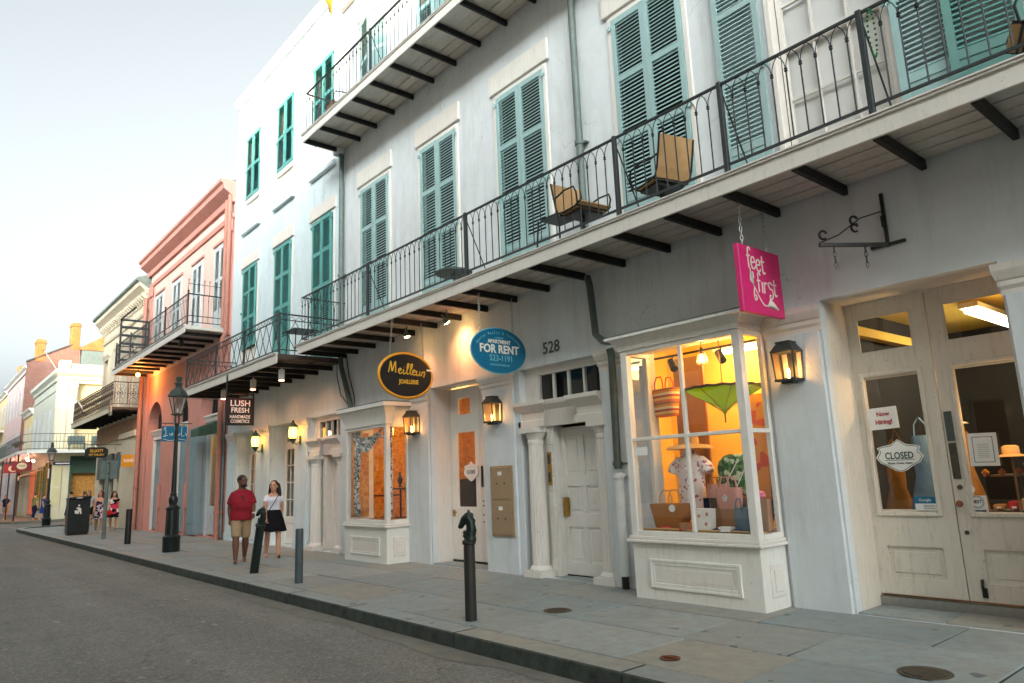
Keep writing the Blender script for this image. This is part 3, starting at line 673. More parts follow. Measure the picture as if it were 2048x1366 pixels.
# ================================================================ facade components
def wall_open(mb,x0,x1,z0,z1,yf,yb,ops):
    X=sorted({x0,x1,*[c for o in ops for c in o[:2] if x0<c<x1]}); Z=sorted({z0,z1,*[c for o in ops for c in o[2:4] if z0<c<z1]})
    def op(i,j):
        if i<0 or j<0 or i>=len(X)-1 or j>=len(Z)-1: return None
        cx=(X[i]+X[i+1])/2; cz=(Z[j]+Z[j+1])/2; return any(o[0]<cx<o[1] and o[2]<cz<o[3] for o in ops)
    for i in range(len(X)-1):
        for j in range(len(Z)-1):
            if op(i,j): continue
            a,b,c,d=X[i],X[i+1],Z[j],Z[j+1]
            mb.quad((a,yf,c),(b,yf,c),(b,yf,d),(a,yf,d)); mb.quad((b,yb,c),(a,yb,c),(a,yb,d),(b,yb,d))
            for (di,dj,p,q) in ((-1,0,(a,c),(a,d)),(1,0,(b,d),(b,c)),(0,-1,(b,c),(a,c)),(0,1,(a,d),(b,d))):
                n=op(i+di,j+dj)
                if n or n is None: mb.quad((p[0],yf,p[1]),(q[0],yf,q[1]),(q[0],yb,q[1]),(p[0],yb,p[1]))
    return mb
def merged(mb,name):
    me=mb.mesh(name); bm=bmesh.new(); bm.from_mesh(me); bmesh.ops.remove_doubles(bm,verts=bm.verts,dist=1e-4); bmesh.ops.recalc_face_normals(bm,faces=bm.faces); bm.to_mesh(me); bm.free(); return me
def ring(mb,x0,x1,z0,z1,y0,y1,w,bottom=True):
    mb.box(x0,x0+w,y0,y1,z0,z1); mb.box(x1-w,x1,y0,y1,z0,z1); mb.box(x0+w,x1-w,y0,y1,z1-w,z1)
    if bottom: mb.box(x0+w,x1-w,y0,y1,z0,z0+w)
def door_leaf(par,x0,x1,y,z0,z1,mat,panes,panels,gmat=None,th=.05,muntins=(),name='door'):
    mb=MB(); wall_open(mb,x0,x1,z0,z1,y,y+th,list(panes)+list(panels))
    d=put(name,merged(mb,name),mat,par,world=True)
    for p in panes:
        m=MB(); m.box(p[0],p[1],y+.024,y+.028,p[2],p[3]); put('pane',m,gmat or M['glassD'],d)
        m=MB(); ring(m,p[0]+.001,p[1]-.001,p[2]+.001,p[3]-.001,y+.006,y+.022,.018); put('glazing_bead',m,mat,d)
    for p in panels:
        m=MB(); m.box(p[0],p[1],y+.022,y+.04,p[2],p[3]); put('panel',m,mat,d)
        if p[1]-p[0]>.2: m=MB(); m.box(p[0]+.05,p[1]-.05,y+.012,y+.0225,p[2]+.05,p[3]-.05); put('panel_field',m,mat,d,bevel=.008)
    for mu in muntins: m=MB(); m.box(mu[0],mu[1],y+.01,y+.04,mu[2],mu[3]); put('muntin',m,mat,d)
    return d
_sh={}
def shutter_mesh(W,H,louv,sol):
    key=(W,H,tuple(louv),tuple(sol))
    if key in _sh: return _sh[key]
    st=.075; fr=MB(); ops=[(st,W-st,a,b) for a,b in louv]+[(st,W-st,a,b) for a,b in sol]
    wall_open(fr,0,W,0,H,-.042,0,ops); f=merged(fr,'shutter')
    lo=MB()
    for a,b in louv:
        n=max(1,int((b-a)/.056)); p=(b-a)/n
        for i in range(n):
            z=a+(i+.5)*p; t=.016; lo.add([(st-.003,-.038,z-t),(W-st+.003,-.038,z-t),(W-st+.003,-.030,z-t-.003),(st-.003,-.030,z-t-.003),(st-.003,-.012,z+t+.003),(W-st+.003,-.012,z+t+.003),(W-st+.003,-.004,z+t),(st-.003,-.004,z+t)],[(0,1,5,4),(3,7,6,2),(0,3,2,1),(4,5,6,7),(0,4,7,3),(1,2,6,5)])
    so=MB()
    for a,b in sol: so.box(st-.002,W-st+.002,-.03,-.014,a,b); so.box(st+.05,W-st-.05,-.036,-.03,a+.05,b-.05)
    rail=MB()
    _sh[key]=(f,lo.mesh('louvers') if lo.v else None,so.mesh('panel') if so.v else None); return _sh[key]
def shutter(par,x,y,z,W,H,mat,louv,sol,rz=0,hinge=None):
    f,lo,so=shutter_mesh(W,H,louv,sol)
    k=mat.name
    def cp(me):
        nm=me.name.split('.')[0]+'|'+k
        q=_sh.get((id(me),k))
        if q is None: q=me.copy(); q.materials.clear(); q.materials.append(mat); q.name=me.name.split('.')[0]; _sh[(id(me),k)]=q
        return q
    o=put('shutter',cp(f),mat,par,world=True); o.location=(x,y,z); o.rotation_euler=(0,0,rz)
    if lo: stuff(put('louvers',cp(lo),mat,o))
    if so: put('panel',cp(so),mat,o)
    if hinge:
        for hz_ in (H*.965,H*.45):
            m=MB(); hx=0 if hinge<0 else W; m.box(hx-.07 if hinge<0 else hx-.03,hx+.03 if hinge<0 else hx+.07,-.055,-.038,hz_-.022,hz_+.022); m.tube([(hx+.02*hinge,-.06,hz_-.04),(hx+.02*hinge,-.06,hz_+.04)],.014,8); put('hinge',m,mat,o)
    return o
def window_case(par,cx,y,z0,z1,w,mat,out=.03):
    m=MB(); ring(m,cx-w/2,cx+w/2,z0,z1,y-out,y+.12,.075,False); o=put('window_case',m,mat,par,world=True,bevel=.006); return o
def lintel(par,cx,y,z,w,mat,h=.36,out=.05):
    m=MB(); m.box(cx-w/2,cx+w/2,y-out,y+.02,z,z+h); o=put('lintel',m,mat,par,world=True,bevel=.01); return o
def moulded_cap(par,x0,x1,y,z,mat,h=.3,out=.12):
    m=MB(); m.mould([(0,z),(out*.35,z),(out*.35,z+h*.18),(out*.55,z+h*.3),(out*.55,z+h*.45),(out*.7,z+h*.5),(out*.95,z+h*.72),(out,z+h*.78),(out,z+h),(0,z+h)],x0,x1,y,.55,.55); return put('pilaster_cap',m,mat,par,world=True)
def chain_mesh(a,b,link=.035,r=.0035):
    a=Vector(a);b=Vector(b);n=max(2,int((b-a).length/link)); m=MB(); t=(b-a).normalized(); s1=t.orthogonal().normalized(); s2=t.cross(s1)
    for i in range(n):
        c=a.lerp(b,(i+.5)/n); s=s1 if i%2 else s2; hl=(b-a).length/n*.68; pts=[c+t*hl*math.cos(w)+s*link*.3*math.sin(w) for w in [2*math.pi*j/8 for j in range(9)]]; m.tube(pts,r,4,False)
    return m
# baluster with interlaced pointed arches
def baluster_mesh(h,sp,r=.008):
    m=MB(); zc=h*.80; m.tube([(0,0,0),(0,0,zc)],r,6); m.lathe([(r,-.03),(.02,-.012),(.011,0),(.02,.012),(r,.03)],(0,0,zc),8)
    for s in (-1,1): m.tube([(0,0,zc),(s*.012,0,zc+(h-zc)*.42),(s*sp*.22,0,zc+(h-zc)*.72),(s*sp*.5,0,h)],.0055,5)
    return m.mesh('baluster',50)
BAL=baluster_mesh(.93,.155)
BAL.materials.append(M['iron'])
def arch_railing(par,x0,x1,y,zb,posts,yw,left=None):
    """rails and stays as one part, every baluster and post a piece of it"""
    m=MB(); zt=zb+.93
    m.box(x0-.02,x1,y-.02,y+.02,zt,zt+.02); m.box(x0-.02,x1,y-.014,y+.014,zb-.012,zb+.012)
    if left is not None: m.box(x0-.02,x0+.02,y+.02,yw,zt,zt+.02); m.box(x0-.014,x0+.014,y,yw,zb-.012,zb+.012)
    for p in posts: m.tube([(p+.02,y+.02,zt-.12),(p+.05,y+.42,zb-.1)],.009,6)
    rl=put('railing',m,M['iron'],par,world=True)
    n=int(round((x1-x0)/.155))
    for i in range(n+1):
        x=x0+i*.155
        if any(abs(x-p)<.05 for p in posts): continue
        put('baluster',BAL,None,rl,(x,y,zb))
    if left is not None:
        k=int((yw-y-.08)/.155)
        for i in range(1,k+1): put('baluster',BAL,None,rl,(x0,y+i*.155,zb),rot=(0,0,math.pi/2))
    for p in posts: q=MB(); q.box(-.026,.026,-.026,.026,-.1,.97); put('post',q,M['iron'],rl,(p,y,zb),bevel=.004)
    return rl
def balcony(par,x0,x1,y,yw,z,beams,deckmat,fmat,beammat,fh=.17,bdepth=.1,boards=5):
    m=MB(); m.box(x0+.03,x1,y+.03,yw-.002,z+.13,z+.215); d=put('balcony_deck',m,deckmat,par,world=True)
    f=MB(); f.box(x0,x1,y,y+.03,z,z+fh); f.box(x0,x0+.03,y+.03,yw-.002,z,z+fh); f.box(x0-.025,x1,y-.025,y+.045,z+fh,z+fh+.025); f.box(x0-.04,x1,y-.04,y+.05,z+fh+.025,z+fh+.045)
    f.box(x0-.025,x0+.04,y+.045,yw-.002,z+fh,z+fh+.025); f.box(x0-.04,x0+.05,y+.05,yw-.002,z+fh+.025,z+fh+.045); put('fascia',f,fmat,d,bevel=.005)
    bw=(yw-.004-y-.03)/boards
    for i in range(boards):
        q=MB(); a=y+.03+bw*i; q.box(x0+.03,x1,a+.006,a+bw-.006,z+.1+rnd(-.008,.008)+(.018 if i in(1,2) else 0),z+.129); put('soffit_board',q,deckmat,d,bevel=.006)
    for bx in beams:
        q=MB(); q.box(-.026,.026,0,yw-y-.034,0,bdepth); put('beam',q,beammat,d,(bx,y+.03,z-.012))
    return d
# ================================================================ building A, the pale grey shop house
M['tealShade']=paint('paint_teal_shade',S(96,150,146),.3,.5,(.1,.2,.18,1),.2,.2)  # teal darkened in the colour for the leaf that stands in shade
A=root('shop_house',(-6,7.5,0),'long pale grey stucco shop house with two balconies, pale teal shutters and two shop bays','building')
AX0,AX1=-14.9,4.0
WA=[-13.34,-10.83,-8.34,-5.59,-3.13,-.62,1.9]
gops=[(-13.68,-12.06,.7,2.9),(-11.28,-9.65,0,3.22),(-8.68,-6.9,0,3.2),(-6.0,-4.34,.72,3.08),(-3.6,-1.9,0,3.27),(-1.05,.9,.7,3.1)]
uops=[(c-.66,c+.66,4.56,8.22) for c in WA]; tops=[(c-.66,c+.66,9.64,12.5) for c in WA]
mb=MB(); wall_open(mb,AX0,AX1,-.1,13.9,7.5,7.62,gops+uops+tops); put('wall',merged(mb,'wall'),M['stA'],A,world=True)
m=MB(); m.box(AX0,AX1,7.621,15,13.6,13.9); m.box(AX0,AX0+.3,7.621,15,-.1,13.6); m.box(AX0+.3,AX1,14.7,15,-.1,13.6); m.box(AX1-.3,AX1,7.621,14.7,-.1,13.6); put('roof',m,M['roof'],A,world=True)
m=MB(); m.mould([(0,13.3),(.12,13.3),(.15,13.5),(.4,13.7),(.4,13.9),(0,13.9)],AX0,AX1,7.499); put('cornice',m,M['trim'],A,world=True)
pil=[(-12.05,-11.3),(-9.62,-8.8),(-6.86,-6.4),(-4.26,-3.62),(-1.88,-1.08)]
for a,b in pil:
    m=MB(); m.box(a,b,7.46,7.501,-.05,2.95); put('pilaster',m,M['stA'],A,world=True,bevel=.012); moulded_cap(A,a,b,7.501,2.93,M['trim'],.29,.11)
lv=[(.70,1.52),(1.62,2.46),(2.54,3.40)]; so_=[(.1,.6)]
SH=3.49; SW=.605
for i,c in enumerate(WA):
    for lev,(z0,z1) in enumerate(((4.6,8.2),(9.66,12.48))):
        window_case(A,c,7.5,z0,z1,1.38,M['frameW']); 
        m=MB(); m.box(c-.775,c+.775,7.44,7.501,z1+.03,z1+.42); m.box(c-.7,c+.7,7.475,7.501,z1,z1+.03); put('lintel',m,M['frameW'],A,world=True,bevel=.012)
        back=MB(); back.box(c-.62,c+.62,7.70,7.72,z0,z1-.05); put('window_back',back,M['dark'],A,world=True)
        if lev==0 and i!=4:
            shutter(A,c-SW-.004,7.5,4.64,SW,SH,M['teal'],lv,so_,-R_(rnd(0,1.6)),-1); shutter(A,c+.004,7.5-rnd(0,.015),4.64+rnd(-.012,.012),SW,SH,M['teal'],lv,so_,R_(rnd(-.4,.8)),1)
        if lev==1:
            l2=[(.66,1.55),(1.65,2.62)]; s2=[(.1,.56)]
            if i in (0,1,2):
                op=(0.35,1.9,1.2)[i]
                shutter(A,c-.61,7.5,9.7,.6,2.72,M['teal'],l2,s2,-(.2 if i==0 else 0),-1)
                shutter(A,c+.61,7.49,9.7,.6,2.72,M['teal'],l2,s2,math.pi+op,None)
                ws=MB(); ring(ws,c-.6,c+.6,9.66,12.4,7.62,7.67,.07); ws.box(c-.02,c+.02,7.63,7.66,9.7,12.4); ws.box(c-.6,c+.6,7.63,7.66,11.05,11.1); put('sash',ws,M['frameW'],A,world=True)
            else:
                shutter(A,c-.608,7.5,9.7,.6,2.72,M['teal'],l2,s2); shutter(A,c+.008,7.5,9.7,.6,2.72,M['teal'],l2,s2)
# open window with drawn blinds and folded-back leaves (second from the right)
c=WA[4]
shutter(A,-4.49,7.452,4.64,.62,SH,M['teal'],lv,so_,0,1); shutter(A,-2.44,7.452,4.64,.62,SH,M['teal'],lv,so_,0,-1); shutter(A,-1.96,7.38,4.64,.62,SH,M['tealShade'],lv,so_,R_(8))
sash=MB(); ring(sash,c-.6,c+.6,4.62,8.16,7.6,7.65,.06); sash.box(c-.6,c+.6,7.595,7.655,6.33,6.41)
S_=put('sash',sash,M['frameW'],A,world=True)
for k in (1,2):
    m=MB(); m.box(c-.6+k*.4-.011,c-.6+k*.4+.011,7.605,7.645,4.68,8.1); put('muntin',m,M['frameW'],S_)
for z in (5.1,5.72,6.95,7.5): m=MB(); m.box(c-.54,c+.54,7.606,7.644,z-.011,z+.011); put('muntin',m,M['frameW'],S_)
m=MB(); m.box(c-.55,c+.55,7.622,7.627,4.68,8.1); put('pane',m,M['glass'],S_)
m=MB(); z=4.66
while z<8.1: m.add([(c-.58,7.676,z),(c+.58,7.676,z),(c+.58,7.686,z+.040),(c-.58,7.686,z+.040)],[(0,1,2,3)]); z+=.032
stuff(put('blind',m,M['white'],A,world=True))
# balconies
bx=[-2.37-.785*k for k in range(-5,17)]; bx=[b for b in bx if b>-14.75]+[-14.72]
dA=balcony(A,-14.8,AX1-.6,6.37,7.5,4.35,bx,M['soffit'],M['trim'],M['ironB'])
arch_railing(A,-14.76,AX1-.7,6.45,4.69,[-11.77,-8.6,-5.44,-3.9,-2.38,-.84,.7],7.49,True)
ub=[-8.6-.775*k for k in range(-14,8)]+[-14.82]
dU=balcony(A,-14.9,AX1-.6,6.45,7.5,9.42,ub,M['soffit'],M['trim'],M['ironB'])
arch_railing(A,-14.84,AX1-.7,6.52,9.74,[-11.77,-8.6,-5.44,-2.4,.7],7.49,True)
# ---- downpipes
def downpipe(par,pts,r,mat,clamps=(),name='downpipe'):
    m=MB(); m.tube(pts,r,12); o=put(name,m.mesh(name,50),mat,par,world=True)
    for c_ in clamps:
        q=MB(); q.tube([Vector(c_)-Vector((0,0,.03)),Vector(c_)+Vector((0,0,.03))],r*1.3,12); q.box(c_[0]-r*2.1,c_[0]+r*2.1,c_[1]+r*.4,7.499,c_[2]-.012,c_[2]+.012); put('pipe_clamp',q,mat,o)
    return o
downpipe(A,[(-6.92,7.40,13.3),(-6.92,7.40,4.57)],.055,M['gpipe'],[(-6.92,7.40,6.45),(-6.92,7.40,11.5)])
downpipe(A,[(-6.9,7.36,4.33),(-6.86,7.36,4.2),(-6.8,7.36,3.45),(-6.62,7.3,3.32),(-6.40,7.2,3.26)],.052,M['pipeG'])
downpipe(A,[(-6.53,7.33,3.2),(-6.53,7.36,3.1),(-6.56,7.37,1.55)],.052,M['pipeG'],[(-6.56,7.37,1.62)])
downpipe(A,[(-6.56,7.37,1.5),(-6.56,7.37,.16)],.07,M['stA'],[(-6.56,7.37,1.46)]); downpipe(A,[(-6.56,7.37,.16),(-6.56,7.37,.0)],.05,M['black'])
downpipe(A,[(-14.86,7.40,9.42),(-14.78,7.40,9.3),(-14.78,7.40,4.57)],.06,M['gpipe'],[(-14.78,7.40,6.3)])
downpipe(A,[(-14.76,7.38,4.4),(-14.70,7.38,4.1),(-14.3,7.38,3.3),(-14.22,7.38,3.05)],.06,M['pipeG']); downpipe(A,[(-14.55,7.42,4.4),(-14.45,7.44,3.9),(-14.2,7.44,3.4),(-14.15,7.42,3.1)],.012,M['black'],name='cable')
m=MB(); m.box(-14.98,-14.75,7.28,7.47,9.36,9.5); put('gutter_outlet',m,M['stA'],A,world=True)
# ---- rooms behind the openings
def room(par,x0,x1,y0,y1,z0,z1,mat,floor=None):
    m=MB(); m.quad((x0,y1,z0),(x1,y1,z0),(x1,y1,z1),(x0,y1,z1)); m.quad((x0,y0,z0),(x0,y1,z0),(x0,y1,z1),(x0,y0,z1)); m.quad((x1,y1,z0),(x1,y0,z0),(x1,y0,z1),(x1,y1,z1)); m.quad((x0,y0,z1),(x0,y1,z1),(x1,y1,z1),(x1,y0,z1))
    put('room_wall',m,mat,par,world=True); m=MB(); m.quad((x0,y0,z0),(x1,y0,z0),(x1,y1,z0),(x0,y1,z0)); put('room_floor',m,floor or M['woodF'],par,world=True)
M['woodF']=plain('wood_floor',S(120,84,54),.5,0,.4,5,.2)
M['yellowW']=plain('yellow_wall',S(246,208,92),.8,0,.15,2,.1)
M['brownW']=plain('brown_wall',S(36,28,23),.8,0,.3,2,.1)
def stonepaper():
    t=NT('stone_wallpaper'); v=t.coord((1,1,1)); vo=t.n('TexVoronoi'); vo.feature='DISTANCE_TO_EDGE'; vo.inputs['Scale'].default_value=8; t.l(v,vo.inputs['Vector']); n=t.noise(v,9,5)
    col=t.mix(t.ramp(n,[(.35,BLK),(.65,WHT)]),S(200,142,70),S(164,110,56)); col=t.mix(t.ramp(vo.outputs['Distance'],[(.02,WHT),(.07,BLK)]),col,S(208,162,94)); return t.done(col,.8,0,.2)
M['stoneW']=stonepaper()
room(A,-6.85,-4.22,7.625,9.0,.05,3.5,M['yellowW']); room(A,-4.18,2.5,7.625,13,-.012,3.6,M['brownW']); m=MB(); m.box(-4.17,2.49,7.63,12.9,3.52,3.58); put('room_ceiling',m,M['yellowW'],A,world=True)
room(A,-14.5,-9.3,7.625,10.6,-.012,3.5,M['stoneW'])
def lamp(name,loc,power,color=(1,.6,.25),r=.04,par=None):
    l=bpy.data.lights.new(name,'POINT'); l.energy=power; l.color=color; l.shadow_soft_size=r; o=bpy.data.objects.new(name,l); COL.objects.link(o); o.location=loc
    if par is not None: o.parent=par; o.matrix_parent_inverse=Matrix.Translation(-Vector(par.location))
    return o
# ---- double door on the right (closed shop)
zz=.13; d1=door_leaf(A,-3.6,-2.765,8.1,zz,3.25,M['cream'],[(-3.5,-2.92,2.69,3.1),(-3.5,-2.9,.98,2.42)],[(-3.48,-2.93,.3,.62)])
d2=door_leaf(A,-2.755,-1.9,8.1,zz,3.25,M['cream'],[(-2.61,-2.03,2.69,3.1),(-2.6,-2.02,.96,2.42)],[(-2.57,-2.02,.3,.62)])
for d,x0,x1 in ((d1,-3.53,-2.88),(d2,-2.63,-1.99)):
    m=MB(); ring(m,x0,x1,.93,2.47,8.075,8.1005,.045); put('moulding',m,M['cream'],d,bevel=.008)
m=MB(); m.lathe([(.012,0),(.012,.03),(.03,.045),(.034,.06),(.022,.075)],(0,0,0),14); o=put('knob',m.mesh('knob',50),M['leather'],d2,(-2.70,8.1,1.06),rot=(R_(90),0,0))
m=MB(); m.box(-2.735,-2.665,8.085,8.1005,1.68,1.98); put('push_plate',m,M['pipeG'],d2); m=MB(); m.box(-2.735,-2.665,8.09,8.1005,1.3,1.66); put('lock_plate',m,M['castI'],d2)
for z,r in ((1.22,.024),(.78,.02)): m=MB(); m.lathe([(r,0),(r,.012),(r*.6,.014)],(0,0,0),14); put('lock',m,M['castI'],d2,(-2.69,8.1,z),rot=(R_(90),0,0))
m=MB(); m.tube([(-2.62,8.09,.34),(-2.62,8.07,.27),(-2.61,8.09,.2)],.014,6); m.box(-2.635,-2.59,8.085,8.1005,.17,.26); put('bolt',m,M['black'],d2)
m=MB(); m.box(-3.6,-1.9,8.06,8.16,-.01,.105); put('threshold',m,M['chain'],A,world=True); m=MB(); m.box(-3.6,-1.9,8.1,8.15,3.25,3.27); put('door_head',m,M['cream'],A,world=True)
def jambs(x0,x1,zt,yd,mat):
    for a_,b_ in ((x0-.06,x0),(x1,x1+.06)): m=MB(); m.box(a_,b_,7.6205,yd+.06,-.02,zt+.06); put('jamb_board',m,mat,A,world=True)
    m=MB(); m.box(x0,x1,7.6205,yd+.06,zt,zt+.06); put('head_board',m,mat,A,world=True)
jambs(-3.6,-1.9,3.27,8.1,M['cream']); jambs(-11.28,-9.65,3.22,7.95,M['trim']); jambs(-8.68,-6.9,3.2,7.93,M['trim'])
# ---- door of the jeweller
door_leaf(A,-11.27,-10.375,7.95,.05,3.2,M['door'],[(-11.03,-10.62,2.68,3.02),(-11.08,-10.5,.98,2.38)],[(-11.05,-10.6,.25,.78)])
j2=door_leaf(A,-10.365,-9.65,7.95,.05,3.2,M['door'],[(-10.2,-9.82,.98,2.38)],[(-10.2,-9.8,.25,.78)])
m=MB(); m.box(-10.33,-10.285,7.93,7.9505,1.35,1.72); put('push_plate',m,M['black'],j2); m=MB(); m.tube([(-11.22,7.93,.9),(-11.08,7.9,.9)],.012,8); m.box(-11.24,-11.18,7.94,7.9505,.82,.94); put('handle',m,M['brass'],j2)
for z in (1.02,1.1,.86,.74): m=MB(); m.lathe([(.014,0),(.014,.01)],(0,0,0),10); put('lock',m,M['black'],j2,(-10.3,7.95,z),rot=(R_(90),0,0))
m=MB(); m.box(-11.27,-9.65,7.94,8.0,.0,.05); put('threshold',m,M['black'],A,world=True)
# ---- doorcase with fluted columns (number 528) ; also used on the white house
def column(par,x,y,r,h,mat):
    c_=MB(); n=40; prof=[(r*1.32,0),(r*1.32,.06),(r*1.2,.08),(r*1.25,.11),(r*1.05,.15)]
    vs=[];fs=[]; zs=[.15,.6,1.2,h-.25]; 
    for q,z in enumerate(zs):
        rr=r*(1-.14*(z/h)**1.6)
        for i in range(n): w=2*math.pi*i/n; a=rr*(1-.07*(i%2)); vs.append((x+a*math.cos(w),y+a*math.sin(w),z))
    for q in range(len(zs)-1):
        for i in range(n): i2=(i+1)%n; fs.append((q*n+i,q*n+i2,(q+1)*n+i2,(q+1)*n+i))
    c_.add(vs,fs); o=put('column',c_,mat,par,world=True)
    b=MB(); b.box(x-r*1.45,x+r*1.45,y-r*1.45,y+r*1.45,-.02,.09); b.lathe([(r*1.3,.09),(r*1.35,.11),(r*1.1,.16)],(x,y,0),20); put('column_base',b,mat,o)
    b=MB(); b.lathe([(r*.86,h-.27),(r*.95,h-.26),(r*.95,h-.22),(r*.9,h-.2),(r*1.15,h-.12),(r*1.3,h-.09)],(x,y,0),20); b.box(x-r*1.35,x+r*1.35,y-r*1.35,y+r*1.35,h-.09,h); put('capital',b,mat,o); return o
def doorcase(par,x0,x1,ztop,doorz,case_mat,dmat,six=True):
    w=x1-x0; cx0=x0+.25; cx1=x1-.1; h=doorz
    for cx in (cx0,cx1):
        column(par,cx,7.62 if cx>x0+.8 else 7.58,.135,h,case_mat)
        m=MB(); m.box(cx-.17,cx+.17,7.72,7.76,0,h); put('pilaster',m,case_mat,par,world=True)
    e=MB(); e.mould([(0,h),(.14,h),(.14,h+.1),(.11,h+.11),(.11,h+.22),(.15,h+.25),(.22,h+.33),(.24,h+.34),(.24,h+.4),(0,h+.4)],x0-.06,x0+.42,7.64,.0,1); put('entablature',e,case_mat,par,world=True)
    e=MB(); e.mould([(0,h),(.14,h),(.14,h+.1),(.11,h+.11),(.11,h+.22),(.15,h+.25),(.22,h+.33),(.24,h+.34),(.24,h+.4),(0,h+.4)],x1-.42,x1+.0,7.64,1,0); put('entablature',e,case_mat,par,world=True)
    e=MB(); e.mould([(0,h),(.04,h),(.04,h+.12),(.02,h+.13),(.02,h+.22),(.06,h+.26),(.12,h+.34),(.13,h+.4),(0,h+.4)],x0+.42,x1-.42,7.7); e.box(x0,x1,7.64,7.7,h+.002,h+.398); put('entablature',e,case_mat,par,world=True)
    # transom light
    tz0,tz1=h+.42,ztop-.12; f=MB(); f.box(x0,x0+.33,7.62,7.70,h+.4,ztop); f.box(x1-.12,x1,7.62,7.7,h+.4,ztop); f.box(x0+.33,x1-.12,7.62,7.7,h+.4,tz0); f.box(x0+.33,x1-.12,7.62,7.7,tz1,ztop)
    fo=put('transom',f,case_mat,par,world=True); n=4; W=(x1-.12)-(x0+.33)
    for i in range(1,n): m=MB(); q=x0+.33+W*i/n; m.box(q-.013,q+.013,7.63,7.69,tz0,tz1); put('muntin',m,case_mat,fo)
    for i in range(n): m=MB(); q=x0+.33+W*i/n; m.box(q,q+W/n,7.658,7.662,tz0,tz1); put('pane',m,M['glassD'],fo)
    m=MB(); m.box(x0,x1,7.9,7.93,h+.4,ztop); put('transom_back',m,M['dark'],par,world=True)
    m=MB(); m.box(x0+.12,x0+.22,7.6,7.615,h+.5,ztop-.2); put('panel',m,case_mat,fo)
    # jambs with block joints
    for s,(a,b) in ((0,(x0+.42,x0+.54)),(1,(x1-.36,x1-.26))):
        j=MB(); j.box(a,b,7.70,7.92,0,h); put('jamb',j,case_mat,par,world=True)
    for k in range(9):
        m=MB(); z=.06+k*(h-.1)/9; m.box(x0+.40,x0+.5,7.68,7.70-.0005,z,z+(h-.1)/9-.012); put('jamb_block',m,case_mat,par,world=True,bevel=.004)
    a,b=x0+.52,x1-.36; pw=(b-a-.3)/2; P=[]
    if six:
        for (za,zb) in ((.2,.72),(.92,1.33),(1.5,h-.16)):
            for q in (0,1): xx=a+.1+q*(pw+.1); P.append((xx,xx+pw,za,zb))
    d=door_leaf(par,a+.003,b-.003,7.86,.02,h-.03,dmat,[],P); m=MB(); m.box(a,b,7.85,7.92,-.01,.018); put('threshold',m,M['black'],par,world=True)
    return d
d=doorcase(A,-8.68,-6.9,3.2,2.26,M['trim'],M['door'])
m=MB(); m.box(-8.13,-8.03,7.825,7.8605,.88,1.16); m.lathe([(.03,0),(.03,.04)],(-8.08,7.82,1.08),10); m.tube([(-8.08,7.83,.97),(-8.08,7.79,.97),(-7.97,7.79,.97)],.011,8); put('lock_handle',m,M['brass'],d)
m=MB(); m.box(-8.275,-8.195,7.665,7.70-.0005,1.35,1.86); put('intercom',m,M['brass'],A,world=True); m=MB(); m.box(-8.26,-8.21,7.66,7.6655,1.68,1.82); m.box(-8.262,-8.208,7.66,7.6655,1.40,1.55); put('intercom_grille',m,M['castI'],A,world=True)
